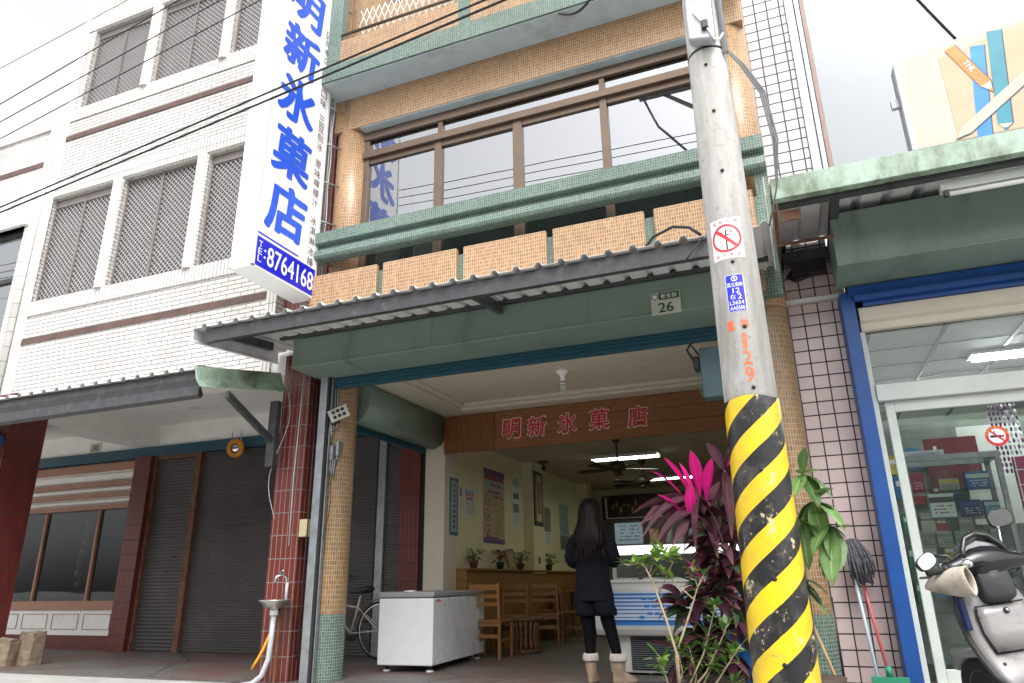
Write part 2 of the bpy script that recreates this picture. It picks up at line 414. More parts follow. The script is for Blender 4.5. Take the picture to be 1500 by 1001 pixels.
cable_m = M('black_cable', (0.012, 0.013, 0.018), 0.55, var=0.1)
grey_pvc = M('grey_conduit', (0.42, 0.44, 0.46), 0.45, var=0.08)
chrome = M('brushed_chrome', (0.62, 0.63, 0.64), 0.22, 1.0, var=0.05)
black_pl = M('black_plastic', (0.018, 0.018, 0.020), 0.4, var=0.15)

# ================================================================== ground
asphalt = M('worn_concrete_road', (0.33, 0.325, 0.31), 0.85, var=0.18, scale=2, bump=0.4, bscale=140, dirt=((0.20, 0.195, 0.185), 0.5, 1.5))
kerb_m = M('grey_cement', (0.36, 0.355, 0.34), 0.85, var=0.15, scale=4, bump=0.3, bscale=120, dirt=((0.20, 0.12, 0.11), 0.35, 2.5))
def _terrazzo():
    m, n, l = _mat('terrazzo_floor'); tc = n.new('ShaderNodeTexCoord').outputs['Object']
    v = n.new('ShaderNodeTexVoronoi'); v.inputs['Scale'].default_value = 55; l.new(tc, v.inputs['Vector'])
    a = _mix(n, l, _ramp(n, l, v.outputs['Distance'], 0.25, 0.55), (0.22, 0.21, 0.195), (0.09, 0.085, 0.08))
    f = _ramp(n, l, _noise(n, l, tc, 0.9, 6), 0.45, 0.62)
    b_ = _mix(n, l, f, a, (0.14, 0.075, 0.068))
    c_ = _mix(n, l, _ramp(n, l, _noise(n, l, tc, 3.5, 9, 0.75), 0.5, 0.8), b_, (0.05, 0.046, 0.043))
    cr = n.new('ShaderNodeTexVoronoi'); cr.feature = 'DISTANCE_TO_EDGE'; cr.inputs['Scale'].default_value = 0.55; l.new(tc, cr.inputs['Vector'])
    c_ = _mix(n, l, _ramp(n, l, cr.outputs['Distance'], 0.010, 0.002), c_, (0.03, 0.028, 0.026))
    _out(n, l, c_, 0.55, 0.0, None); return m
terrazzo = _terrazzo()
b = B(asphalt); b.poly([(-400, -400, -0.13), (400, -400, -0.13), (400, 400, -0.13), (-400, 400, -0.13)]); struct(b.build('road'))
b = B(kerb_m); b.prism([(3.3, -0.13), (3.3, -0.02), (3.32, 0.0), (5.9, 0.0), (5.9, -0.13)], 'x', -30, 14); struct(b.build('pavement'))
b = B(terrazzo); b.box(-30, 5.9, -0.13, 14, 16.4, 0.0); struct(b.build('arcade_floor'))

def wall_face(b, x0, x1, z0, z1, holes, y, depth):
    """a street-facing wall surface with rectangular openings and their reveals"""
    xs = sorted({x0, x1, *[h[0] for h in holes], *[h[1] for h in holes]}); zs = sorted({z0, z1, *[h[2] for h in holes], *[h[3] for h in holes]})
    for i in range(len(xs) - 1):
        for j in range(len(zs) - 1):
            cx, cz = (xs[i] + xs[i + 1]) / 2, (zs[j] + zs[j + 1]) / 2
            if any(h[0] < cx < h[1] and h[2] < cz < h[3] for h in holes): continue
            b.poly([(xs[i], y, zs[j]), (xs[i + 1], y, zs[j]), (xs[i + 1], y, zs[j + 1]), (xs[i], y, zs[j + 1])])
    for a, c, d, e in holes:
        b.poly([(a, y, d), (a, y + depth, d), (a, y + depth, e), (a, y, e)]); b.poly([(c, y, d), (c, y, e), (c, y + depth, e), (c, y + depth, d)])
        b.poly([(a, y, d), (c, y, d), (c, y + depth, d), (a, y + depth, d)]); b.poly([(a, y, e), (a, y + depth, e), (c, y + depth, e), (c, y, e)])

def slats(b, x0, x1, z0, z1, y, pitch=0.036, d=0.009):
    """rolled steel shutter: a curved profile repeated up the curtain"""
    prof = []; z = z0
    while z < z1 - 1e-4:
        for t, dy in ((0, 0), (0.12, 0.0), (0.22, -d * 0.8), (0.5, -d), (0.82, -d * 0.75), (0.97, 0)):
            if z + t * pitch <= z1: prof.append((y + dy, z + t * pitch))
        z += pitch
    k = len(b.v)
    for x in (x0, x1): b.v += [Vector((x, p[0], p[1])) for p in prof]
    n = len(prof)
    for i in range(n - 1): b.face((k + i, k + n + i, k + n + i + 1, k + i + 1))

# ================================================================== the ice shop's building
SH = thing('shop_building', 'narrow orange and green mosaic tiled house above the open ice shop', 'building', (-2.3, 8.0, 0))
YF = 6.1
b = B(orange_mosaic)      # tiled lintel band, upper storey wall and flanks
b.box(-4.72, YF, 6.13, 0.10, 6.25, 6.58)
wall_face(b, -4.72, 0.10, 7.9, 12.0, [(-4.3, -0.4, 8.1, 9.6)], 6.3, 0.2)
b.poly([(-4.72, 6.3, 6.6), (0.1, 6.3, 6.6), (0.1, 6.3, 7.9), (-4.72, 6.3, 7.9)])
b.poly([(-4.735, 6.2, 3.2), (-4.735, 12, 3.2), (-4.735, 12, 12), (-4.735, 6.2, 12)])
b.build('tiled_wall', SH, recalc=False)
b = B(orange_mosaic); b.cyl(-4.55, 6.3, 3.1, 6.6, 0.205); b.build('round_column', SH)
b = B(orange_mosaic); b.cyl(-0.085, 6.3, 3.1, 6.6, 0.20); b.build('round_column', SH)
for cx in (-4.55, -0.085):
    b = B(ochre_mosaic, green_mosaic); b.cyl(cx, 6.32, 0.60, 3.2, 0.20, cap=False); b.m(1); b.cyl(cx, 6.32, 0.0, 0.60, 0.2015, cap=False)
    b.build('arcade_column', SH)
# balcony parapet: green base with proud orange panels
b = B(green_mosaic); b.box(-4.74, 5.93, 3.12, 0.10, 6.02, 4.06); b.build('parapet', SH)
for x0, x1 in ((-4.72, -3.87), (-3.79, -2.922), (-2.845, -1.958), (-1.887, -0.995), (-0.904, -0.03)):
    b = B(orange_mosaic); b.box(x0, 5.875, 3.16, x1, 5.932, 4.115); b.build('parapet_panel', SH, bevel=0.006, seg=1)
b = B(green_mosaic); b.prism([(5.86, 4.64), (5.86, 4.505), (5.93, 4.49), (5.935, 4.465), (5.865, 4.42), (5.855, 4.345), (5.88, 4.315), (6.0, 4.315), (6.0, 4.64)], 'x', -4.78, 0.115); b.build('balcony_rail', SH)
b = B(green_mosaic); b.box(0.0, 5.95, 3.2, 0.11, 6.05, 4.314); b.build('parapet_post', SH)
# second floor slab over the window
b = B(grey_soffit, green_mosaic); b.box(-4.80, 5.76, 6.582, 0.12, 6.32, 6.70); b.m(1); b.box(-4.81, 5.735, 6.60, 0.125, 5.757, 6.82); b.build('floor_slab', SH)
b = B(grey_soffit); b.box(-4.36, 6.11, 6.118, -0.26, 6.245, 6.13); b.build('window_head', SH)
for x0, x1 in ((-4.50, -2.90), (-2.74, -1.2), (-1.05, 0.1)):
    b = B(orange_mosaic); b.box(x0, 5.80, 6.70, x1, 5.86, 7.22); b.build('upper_parapet_panel', SH)
for x0, x1 in ((-4.78, -4.50), (-2.90, -2.74), (-1.2, -1.05)):
    b = B(green_mosaic); b.box(x0, 5.805, 6.70, x1, 5.90, 9.5); b.build('upper_pilaster', SH)
b = B(bronze); b.tube([(-4.5, 5.80, 7.30), (0.1, 5.80, 7.30)], 0.018); b.tube([(-4.5, 5.83, 7.22), (0.1, 5.83, 7.22)], 0.008); b.build('upper_handrail', SH)
b = B(offwhite_frame)   # decorative grille behind the upper balcony
for i in range(18):
    x = -4.4 + i * 0.09
    b.tube([(x, 6.02, 7.1), (x + 0.10, 6.02, 7.35), (x, 6.02, 7.6), (x + 0.10, 6.02, 7.85)], 0.007, 6)
    b.tube([(x + 0.10, 6.03, 7.1), (x, 6.03, 7.35), (x + 0.10, 6.03, 7.6), (x, 6.03, 7.85)], 0.007, 6)
b.build('window_grille', SH)
# bronze window band
WF = B(bronze)
for z0, z1, y0 in ((6.075, 6.115, 6.215), (5.735, 5.825, 6.19), (3.5, 3.58, 6.22)): WF.box(-4.36, y0, z0, -0.26, 6.30, z1)
WF.box(-4.36, 6.205, 5.995, -0.26, 6.25, 6.075)
for x in (-4.32, -0.27): WF.box(x - 0.035, 6.222, 3.58, x + 0.035, 6.298, 6.075)
for x in (-3.325, -1.385): WF.box(x - 0.03, 6.224, 5.825, x + 0.03, 6.296, 5.995)
for x, w in ((-3.35, 0.045), (-2.365, 0.055), (-1.385, 0.04)): WF.box(x - w, 6.226, 3.58, x + w, 6.294, 5.735)
for x0, x1 in ((-4.285, -3.395), (-3.305, -2.42), (-2.31, -1.425), (-1.345, -0.305)):   # sash rails
    WF.box(x0, 6.236, 5.665, x1, 6.28, 5.735)
wfo = WF.build('window_frame', SH, bevel=0.004, seg=1)
for x0, x1, z0, z1, y in ((-4.285, -3.355, 5.825, 5.995, 6.262), (-3.295, -1.415, 5.825, 5.995, 6.262), (-1.355, -0.305, 5.825, 5.995, 6.262),
                          (-4.285, -3.395, 3.58, 5.665, 6.262), (-3.305, -2.42, 3.58, 5.665, 6.270), (-2.31, -1.425, 3.58, 5.665, 6.262), (-1.345, -0.305, 3.58, 5.665, 6.270)):
    b = B(pane_dark); b.box(x0, y, z0, x1, y + 0.006, z1); p = b.build('window_pane', SH); adopt(p, wfo); 
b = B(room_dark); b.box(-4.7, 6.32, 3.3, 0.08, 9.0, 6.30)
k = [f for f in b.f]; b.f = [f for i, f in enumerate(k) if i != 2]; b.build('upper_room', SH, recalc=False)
b = B(painted_white)
for x in (-4.25, -3.75): b.prism([(x + 0.30 * t + (0.03 if t * 12 % 2 >= 1 else 0), 6.42 + (0.03 if int(t * 12) % 2 else 0)) for t in [i / 12 for i in range(13)]] + [(x + 0.30, 6.47), (x, 6.47)], 'z', 3.6, 6.05)
b.build('curtain', SH)
# housing of the street shutter, beam, post
b = B(green_metal); b.prism([(5.61, 2.972), (6.085, 2.972), (6.085, 3.30), (5.61, 3.285)], 'x', -4.655, -0.06); b.box(-4.66, 5.604, 2.978, -0.055, 5.612, 2.99)
for x in (-3.05, -1.5): b.box(x, 5.606, 2.99, x + 0.012, 5.611, 3.28)
b.box(-4.02, 5.62, 2.966, -4.012, 6.08, 2.973)
b.build('shutter_housing', SH, bevel=0.004, seg=1)
b = B(teal_beam)
for i, (z0, z1, y) in enumerate(((2.955, 2.99, 6.09), (2.925, 2.95, 6.075), (2.895, 2.92, 6.075), (2.855, 2.885, 6.10))): b.box(-4.46, y, z0, -0.1, 6.15, z1)
b.box(-4.46, 6.105, 2.86, -0.1, 6.145, 2.98)
b.build('rolled_shutter', SH)
b = B(galv)
b.box(-4.59, 6.02, 0.0, -4.50, 6.085, 2.975); b.box(-4.495, 6.06, 0.0, -4.465, 6.11, 2.96)
b.build('shutter_guide_post', SH, bevel=0.004, seg=1)
b = B(black_gap); b.box(-4.50, 6.03, 0.0, -4.472, 6.058, 2.97); b.build('slot_shade', SH)  # solid dark strip painted as the shaded gap beside the post
# arcade ceiling
b = B(cream)
b.box(-4.62, 6.16, 3.075, -0.2, 8.4, 3.16)
for x0, y0, x1, y1, z in ((-4.62, 6.16, -0.2, 6.42, 3.0), (-4.62, 8.14, -0.2, 8.40, 3.0), (-4.62, 6.42, -3.95, 8.14, 3.0), (-0.7, 6.42, -0.2, 8.14, 3.0),
                         (-3.95, 6.42, -0.7, 6.50, 3.035), (-3.95, 8.06, -0.7, 8.14, 3.035), (-3.95, 6.50, -3.87, 8.06, 3.035), (-0.78, 6.50, -0.7, 8.06, 3.035)):
    b.box(x0, y0, z, x1, y1, 3.08 if z < 3.02 else 3.079)
b.build('arcade_ceiling', SH, bevel=0.01, seg=2)
for x0, x1 in ((-4.605, -4.31), (-0.2, 0.15)):
    b = B(cream); b.box(x0, 8.40, 0.0, x1, 8.75, 2.99); b.build('cream_pillar', SH, bevel=0.012)
b = B(green_metal)      # side shutter housing along the left of the arcade
b.prism([(-4.62, 2.60), (-4.47, 2.575), (-4.36, 2.62), (-4.30, 2.72), (-4.295, 2.985), (-4.62, 2.985)], 'y', 6.52, 8.385, True); b.build('side_shutter_housing', SH)
b = B(teal_beam); b.box(-4.645, 6.5, 2.53, -4.60, 8.39, 2.60); b.build('side_shutter_edge', SH)
# timber fascia with the shop's name
tim1 = WOOD('varnished_planks', (0.12, 0.046, 0.018), (0.27, 0.108, 0.038), (9, 9, 0.7), 5.0, 0.35, True)
tim2 = WOOD('varnished_board', (0.16, 0.066, 0.026), (0.30, 0.125, 0.045), (0.7, 9, 9), 5.0, 0.35, True)
b = B(tim1, tim2)
x = -4.305
i = 0
while x < -3.58: b.box(x, 8.352 + 0.003 * (i % 2), 2.495, min(x + 0.088, -3.57), 8.40, 2.992); x += 0.0905; i += 1
b.m(1)
for z0 in (2.495, 2.662, 2.829): b.box(-3.565, 8.354, z0, -0.28, 8.398, z0 + 0.1635)
FA = b.build('timber_fascia', SH, bevel=0.004, seg=1)
for ch, px in zip('明新氷菓店', (-3.33, -2.985, -2.58, -2.17, -1.69)):
    b = B(red_ink, pale_line)
    zc = 2.745 + (0.012 if ch == '菓' else 0)
    b.m(1); text(b, ch, (px, 8.350, zc), (1, 0, 0), (0, 0, 1), 0.275, 0.265, 0.060, 0.06)
    b.m(0); text(b, ch, (px, 8.3475, zc), (1, 0, 0), (0, 0, 1), 0.252, 0.243, 0.026, 0.06)
    o = b.build('painted_character', SH, recalc=False); adopt(o, FA)
# the shop room
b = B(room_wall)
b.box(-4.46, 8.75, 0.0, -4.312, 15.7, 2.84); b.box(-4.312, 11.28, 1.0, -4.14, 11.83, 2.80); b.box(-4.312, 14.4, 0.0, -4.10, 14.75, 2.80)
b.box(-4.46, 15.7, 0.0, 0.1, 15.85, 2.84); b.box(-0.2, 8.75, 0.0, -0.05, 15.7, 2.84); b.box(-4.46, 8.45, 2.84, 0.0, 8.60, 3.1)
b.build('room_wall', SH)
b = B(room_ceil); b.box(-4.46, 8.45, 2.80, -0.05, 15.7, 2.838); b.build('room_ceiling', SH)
panel_w = WOOD('wainscot_veneer', (0.20, 0.10, 0.028), (0.30, 0.16, 0.045), (0.6, 0.6, 8), 3.0, 0.4)
b = B(panel_w); b.box(-4.31, 8.76, 0.0, -4.16, 14.4, 1.03); b.box(-4.31, 8.755, 1.03, -4.12, 14.4, 1.058); b.build('wainscot_ledge', SH, bevel=0.004, seg=1)
b = B(black_pl); b.box(-4.138, 11.5, 1.16, -4.13, 11.56, 1.26); b.build('wall_socket', SH)

# ================================================================== white brick building on the left
WB = thing('brick_building', 'tall white glazed brick building with lattice screened windows and a brown shuttered arcade', 'building', (-7.5, 8.0, 0))
lat = [(-9.735, -8.49, 4.72, 6.37), (-8.285, -6.945, 4.72, 6.37), (-6.74, -5.50, 4.72, 6.37),
       (-9.56, -8.335, 7.945, 9.43), (-8.125, -6.83, 7.97, 9.43), (-6.635, -5.45, 7.99, 9.43)]
b = B(white_brick); wall_face(b, -9.86, -5.36, 3.15, 13.0, lat, YF, 0.16)
b.poly([(-9.86, 6.1, 3.15), (-9.86, 12, 3.15), (-9.86, 12, 13), (-9.86, 6.1, 13)])
b.poly([(-5.36, 6.1, 3.15), (-5.36, 12, 3.15), (-5.36, 12, 13), (-5.36, 6.1, 13)])
b.build('brick_wall', WB, recalc=False)
for z0, z1 in ((6.40, 6.62), (4.49, 4.71), (7.72, 7.935), (9.45, 9.66)):
    b = B(white_soldier); b.box(-9.76, 6.085, z0, -5.36, 6.099, z1); b.build('soldier_course', WB)
b = B(white_soldier); b.box(-5.50, 6.083, 3.1, -5.355, 6.10, 13.0); b.build('corner_bricks', WB)
for x, z0, z1 in ((-9.80, 3.15, 13), (-8.39, 4.705, 6.405), (-6.84, 4.705, 6.405), (-8.23, 7.93, 9.455), (-6.73, 7.93, 9.455)):
    b = B(white_bull); n = 8; k = len(b.v)
    for z in (z0, z1): b.v += [Vector((x + 0.078 * math.cos(PI + PI * j / n), 6.098 + 0.06 * math.sin(PI + PI * j / n), z)) for j in range(n + 1)]
    b.sm = True
    for j in range(n): b.face((k + j, k + j + 1, k + n + 2 + j, k + n + 1 + j), ((0.25 + .01 * j, z0), (0.26 + .01 * j, z0), (0.26 + .01 * j, z1), (0.25 + .01 * j, z1)))
    b.sm = False; b.face(range(k, k + n + 1), ((0.3, 0.1),) * (n + 1)); b.build('bullnose_pilaster', WB, recalc=False)
for z0 in (4.075, 7.37):
    b = B(groove_shade); b.box(-9.74, 6.088, z0, -5.42, 6.1, z0 + 0.085); b.build('brown_shade_band', WB)  # proud strip; the recess shadow is in its colour
def lattice(b, x0, x1, z0, z1, y, pitch=0.066, w=0.0058):
    for s in (1, -1):
        c0 = (z0 - s * x1) if s > 0 else (z0 + x0); c1 = (z1 - s * x0) if s > 0 else (z1 + x1)
        c = c0 + pitch * 0.5
        while c < c1:
            pts = []
            for x in (x0, x1):
                z = s * x + c
                if z0 <= z <= z1: pts.append((x, z))
            for z in (z0, z1):
                x = (z - c) * s
                if x0 < x < x1: pts.append((x, z))
            if len(pts) >= 2:
                (xa, za), (xb, zb) = pts[0], pts[1]
                d = Vector((xb - xa, 0, zb - za))
                if d.length > 0.02:
                    d.normalize(); nn = Vector((-d.z, 0, d.x)) * w; yy = y + (0.004 if s > 0 else -0.004)
                    k = len(b.v)
                    for p in ((xa, za), (xb, zb)):
                        q = Vector((p[0], yy, p[1])); b.v += [q + nn, q - nn, q + nn + Vector((0, .006, 0)), q - nn + Vector((0, .006, 0))]
                    for f in ((0, 1, 5, 4), (2, 6, 7, 3), (0, 4, 6, 2), (1, 3, 7, 5)): b.face([k + i for i in f])
            c += pitch * 1.18
for h in lat:
    x0, x1, z0, z1 = h
    b = B(lattice_back); b.box(x0, 6.235, z0, x1, 6.25, z1); fr = b.build('screened_window', WB)
    b = B(lattice_frame); d = 0.028
    b.box(x0, 6.17, z0, x0 + d, 6.21, z1); b.box(x1 - d, 6.17, z0, x1, 6.21, z1); b.box(x0 + d, 6.17, z1 - d, x1 - d, 6.21, z1); b.box(x0 + d, 6.17, z0, x1 - d, 6.21, z0 + d)
    xm = x0 + (x1 - x0) * 0.49; b.box(xm, 6.165, z0 + d, xm + 0.032, 6.205, z1 - d)
    if x1 - x0 < 1.30: b.box(x0 + d, 6.168, z1 - d - 0.10, x1 - d, 6.20, z1 - d)
    o = b.build('window_frame', WB); adopt(o, fr)
    b = B(lattice_m); lattice(b, x0 + d, x1 - d, z0 + d, z1 - d, 6.185); o = b.build('security_lattice', WB, recalc=False); adopt(o, fr)
# red column strip that climbs beside the sign, ground floor columns
b = B(red_tile); b.box(-5.115, 6.07, 0.0, -4.765, 6.45, 3.3); b.box(-5.34, 6.2, 3.3, -4.76, 6.5, 13.0); b.build('red_column', WB)
b = B(dark_red_tile); b.box(-9.95, 6.0, 0.0, -9.45, 6.5, 3.35); b.build('red_column', WB)
b = B(dark_red_tile); b.box(-9.80, 8.28, 0.0, -9.46, 8.6, 2.86); b.build('red_pilaster', WB)
b = B(dark_red_tile); b.box(-4.96, 8.38, 0.0, -4.67, 8.7, 2.75); b.build('red_pilaster', WB)
b = B(black_gap); b.box(-4.67, 8.41, 0.0, -4.606, 8.7, 2.75); b.build('dark_joint', WB)
b = B(painted_white)
b.box(-14, 6.12, 3.36, -4.75, 8.5, 3.48); b.box(-9.90, 6.5, 3.03, -9.46, 8.4, 3.36); b.box(-14, 8.40, 3.02, -4.66, 8.55, 3.36); b.box(-8.87, 6.12, 3.10, -4.76, 6.40, 3.36)
b.build('arcade_soffit', WB)
b = B(teal_beam); b.box(-14, 8.345, 2.86, -4.66, 8.52, 3.02); b.box(-4.66, 8.38, 2.62, -4.606, 8.7, 2.86); b.build('shutter_head', WB)
b = B(shutter_brown); slats(b, -9.43, -8.60, 0.004, 2.86, 8.42, 0.05, 0.012); b.build('narrow_shutter', WB, recalc=False)
b = B(rust); b.box(-9.455, 8.36, 0.0, -9.415, 8.43, 2.86); b.box(-8.60, 8.35, 0.0, -8.50, 8.43, 2.86); b.box(-9.415, 8.37, 2.80, -8.60, 8.41, 2.86); b.build('rusty_frame', WB)
b = B(shutter_brown); slats(b, -8.50, -4.95, 0.004, 2.86, 8.42); o = b.build('wide_shutter', WB, recalc=False)
b = B(galv, black_gap); b.box(-5.31, 8.375, 0.0, -5.20, 8.415, 2.86); b.m(1); b.box(-5.345, 8.385, 0.0, -5.312, 8.413, 2.86); b.build('shutter_mullion', WB)
b = B(black_pl); b.box(-8.93, 8.398, 1.30, -8.85, 8.412, 1.33); b.ell((-8.95, 8.40, 1.1), 0.012, 0.012, 0.012); b.build('shutter_lock', WB)
b = B(black_gap); b.box(-9.46, 8.60, 0.0, -4.66, 8.64, 2.9); b.build('added_backing', WB)  # unseen dark box added to stop sky showing under the slats
# display window of the closed shop
salmon = M('salmon_trim', (0.36, 0.185, 0.115), 0.55, var=0.1, dirt=((0.30, 0.15, 0.1), 0.3, 4))
b = B(painted_white, salmon)
b.box(-14, 8.47, 2.10, -9.80, 8.55, 2.86)
b.m(1)
for z0, z1 in ((2.72, 2.84), (2.47, 2.54), (2.29, 2.36), (2.10, 2.17)): b.box(-14, 8.41 + z0 * 0.0, z0, -9.80, 8.472, z1)
b.m(0)
for z0, z1 in ((2.56, 2.69), (2.38, 2.46), (2.19, 2.27)): b.prism([(8.47, z0), (8.43, z0 + .02), (8.43, z1 - .02), (8.47, z1)], 'x', -14, -9.80)
b.build('striped_fascia', WB)
b = B(pane_shop); b.box(-14, 8.50, 0.70, -9.80, 8.508, 2.10); b.build('display_glass', WB)
b = B(salmon)
for x in (-13.0, -11.86, -10.63): b.box(x - 0.022, 8.46, 0.70, x + 0.022, 8.53, 2.10)
b.box(-14, 8.44, 0.57, -9.80, 8.54, 0.70); b.build('window_bars', WB)
b = B(painted_white, salmon, dark_red_tile)
b.box(-14, 8.47, 0.20, -9.80, 8.6, 0.57)
b.m(1)
for i in range(6):
    x = -10.02 - i * 0.69
    for q in ((x - 0.58, 0.28, x, 0.29), (x - 0.58, 0.50, x, 0.51), (x - 0.58, 0.29, x - 0.57, 0.50), (x - 0.01, 0.29, x, 0.50)): b.box(q[0], 8.462, q[1], q[2], 8.471, q[3])
b.m(2); b.box(-14, 8.455, 0.0, -9.80, 8.6, 0.20); b.build('panelled_dado', WB)
b = B(M('recess_shade_plaster', (0.035, 0.037, 0.036), 0.8)); b.box(-14, 9.6, 0.0, -9.8, 9.7, 3.0); b.box(-9.8, 8.6, 0.0, -9.7, 9.7, 3.0); b.box(-14, 8.6, 2.86, -9.8, 9.6, 2.95); b.box(-14, 8.6, 0.5, -9.8, 9.6, 0.6); b.build('display_recess', WB)  # shade of the recess is painted into the near-black plaster
b = B(WOOD('driftwood', (0.20, 0.12, 0.07), (0.34, 0.22, 0.13))); 
for i in range(7): b.ell((-11.5 - 0.04 * math.sin(i), 9.0, 0.95 + i * 0.17), 0.08 + 0.02 * (i % 2), 0.06, 0.10, 8, 5)
b.build('hanging_gourds', WB)

# ================================================================== lower building at the far left
FL = thing('brick_building', 'lower white brick building at the far left with a soldier course parapet', 'building', (-12, 8, 0))
old_brick = TILE('weathered_white_brick', (0.74, 0.73, 0.69), (0.60, 0.58, 0.54), (0.22, 0.21, 0.20), 0.215, 0.058, 0.0045, 0.5, 0.3, 0.6, 0.45)
hl = [(-14.5, -10.27, 4.3, 6.06)]
b = B(old_brick); wall_face(b, -20, -9.90, 3.15, 7.72, hl, 6.12, 0.2)
b.poly([(-9.90, 6.12, 3.15), (-9.90, 12, 3.15), (-9.90, 12, 7.72), (-9.90, 6.12, 7.72)]); b.poly([(-20, 6.12, 7.72), (-9.9, 6.12, 7.72), (-9.9, 12, 7.72), (-20, 12, 7.72)])
b.build('brick_wall', FL, recalc=False)
b = B(white_soldier); b.box(-20, 6.09, 7.70, -9.89, 6.4, 7.92); b.build('parapet_course', FL)
b = B(groove_shade); b.box(-20, 6.108, 7.05, -10.13, 6.121, 7.14); b.build('brown_shade_band', FL)
b = B(white_bull); b.cyl(-9.995, 6.115, 3.15, 7.90, 0.085, n=14); b.build('bullnose_pilaster', FL)
b = B(painted_white); b.box(-20, 6.06, 6.06, -10.2, 6.30, 6.30); b.build('window_lintel', FL)
b = B(black_pl)
for q in ((-14.5, 5.98, -10.27, 6.06), (-14.5, 5.20, -10.33, 5.27), (-10.34, 4.3, -10.27, 5.98), (-11.5, 4.3, -11.44, 5.98), (-14.5, 4.3, -10.34, 4.37)): b.box(q[0], 6.20, q[1], q[2], 6.25, q[3])
wf = b.build('window_frame', FL)
b = B(pane_dark); b.box(-14.5, 6.235, 4.37, -10.34, 6.24, 5.98); o = b.build('window_pane', FL); adopt(o, wf)
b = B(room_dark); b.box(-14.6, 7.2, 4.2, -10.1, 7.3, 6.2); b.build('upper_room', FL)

# ================================================================== building on the right
RB = thing('tiled_building', 'pale pink square tiled building with a blue framed glass shop front', 'building', (2.0, 8.0, 0))
b = B(pink_tile); b.box(0.0, 6.40, 0.0, 0.555, 7.0, 3.16); b.build('pink_pillar', RB)
up_tile = TILE('white_square_tile', (0.60, 0.565, 0.57), (0.55, 0.52, 0.525), (0.035, 0.04, 0.06), 0.118, 0.112, 0.0068, 0.0, 0.2, 0.5, 0.06)
b = B(pink_tile, up_tile, black_gap); b.box(0.115, 6.385, 3.20, 0.60, 7.0, 3.66); b.m(1); b.box(0.09, 6.36, 3.66, 0.515, 7.0, 9.0); b.box(0.515, 6.36, 7.6, 5.0, 7.0, 9.0)
b.m(2); b.box(0.0, 6.44, 3.20, 0.115, 7.0, 3.70); b.build('upper_pillar', RB)
b = B(white_frame); b.box(0.105, 6.34, 3.165, 0.60, 6.42, 3.20); b.build('white_ledge', RB)
b = B(galv, rust); b.box(0.52, 6.335, 3.9, 0.595, 6.45, 7.6); b.box(0.61, 6.36, 3.9, 0.65, 6.45, 7.6)
pinkish = M('faded_red_oxide', (0.26, 0.17, 0.145), 0.5)
b.mats.append(pinkish); b.m(2); b.box(0.66, 6.38, 4.36, 0.70, 6.45, 7.6); b.box(0.70, 6.38, 4.36, 5.0, 6.45, 4.41); b.build('upper_window_frame', RB)
b = B(pane_bright); b.box(0.70, 6.42, 4.41, 5.0, 6.428, 7.6); b.build('upper_window_pane', RB)
b = B(M('grey_blind', (0.30, 0.33, 0.34), 0.7)); b.box(0.6, 6.9, 3.9, 5.0, 7.0, 7.6); b.build('upper_blind', RB)
b = B(blue_paint); b.box(0.53, 6.14, 0.0, 0.637, 6.5, 3.12); b.build('blue_pillar', RB, bevel=0.004, seg=1)
b = B(blue_paint); b.box(0.637, 6.10, 3.03, 5.0, 6.16, 3.075); b.box(0.60, 6.12, 3.08, 5.0, 6.2, 3.16); b.box(0.70, 6.16, 2.995, 5.0, 6.22, 3.028); b.build('blue_header', RB)
b = B(green_metal); b.prism([(5.645, 3.17), (6.16, 3.17), (6.16, 3.60), (5.60, 3.60)], 'x', 0.515, 5.0); b.box(0.51, 5.636, 3.168, 5.0, 5.646, 3.185); b.build('shutter_housing', RB, bevel=0.004, seg=1)
b = B(cream, black_gap)
b.m(1); b.box(0.60, 6.31, 2.99, 5.0, 6.36, 3.9); b.box(0.10, 6.46, 3.14, 0.62, 7.0, 3.22); b.box(0.637, 6.22, 2.80, 0.659, 6.26, 3.03); b.m(0)  # dark infill boxes added to stop sky light leaking through gaps
b.box(0.66, 6.24, 2.80, 5.0, 6.30, 2.99); b.prism([(6.20, 2.88), (6.24, 2.86), (6.24, 2.99), (6.20, 2.99)], 'x', 0.66, 5.0); b.build('pelmet_board', RB)
SF = B(offwhite_frame)
SF.box(0.64, 6.26, 0.0, 0.685, 6.34, 2.80); SF.box(0.685, 6.24, 2.20, 5.0, 6.34, 2.335)
SF.box(0.735, 6.29, 0.12, 0.80, 6.33, 2.20); SF.box(0.80, 6.29, 2.11, 5.0, 6.33, 2.20); SF.box(0.80, 6.29, 0.12, 5.0, 6.33, 0.23)
SF.box(0.685, 6.24, 0.0, 5.0, 6.36, 0.12); SF.box(1.72, 6.275, 0.12, 1.80, 6.315, 2.20)
sfo = SF.build('shop_front_frame', RB, bevel=0.004, seg=1)
for x0, x1, z0, z1, y in ((0.685, 5.0, 2.335, 2.80, 6.30), (0.80, 1.72, 0.23, 2.11, 6.306), (1.80, 5.0, 0.23, 2.11, 6.30)):
    b = B(pane_clear); b.box(x0, y, z0, x1, y + 0.006, z1); o = b.build('shop_pane', RB); adopt(o, sfo)
ceil_t = M('white_ceiling_board', (0.50, 0.52, 0.50), 0.7, var=0.05)
b = B(ceil_t, black_pl); b.box(0.56, 6.36, 2.94, 5.0, 11.0, 3.0)
b.m(1)
for i in range(6): b.box(0.75 + i * 0.62, 6.4, 2.932, 0.785 + i * 0.62, 11.0, 2.941)
for i in range(8): b.box(0.56, 6.75 + i * 0.62, 2.934, 5.0, 6.765 + i * 0.62, 2.941)
b.build('tiled_ceiling', RB)
shopw = M('shop_wall', (0.45, 0.48, 0.44), 0.7, var=0.05)
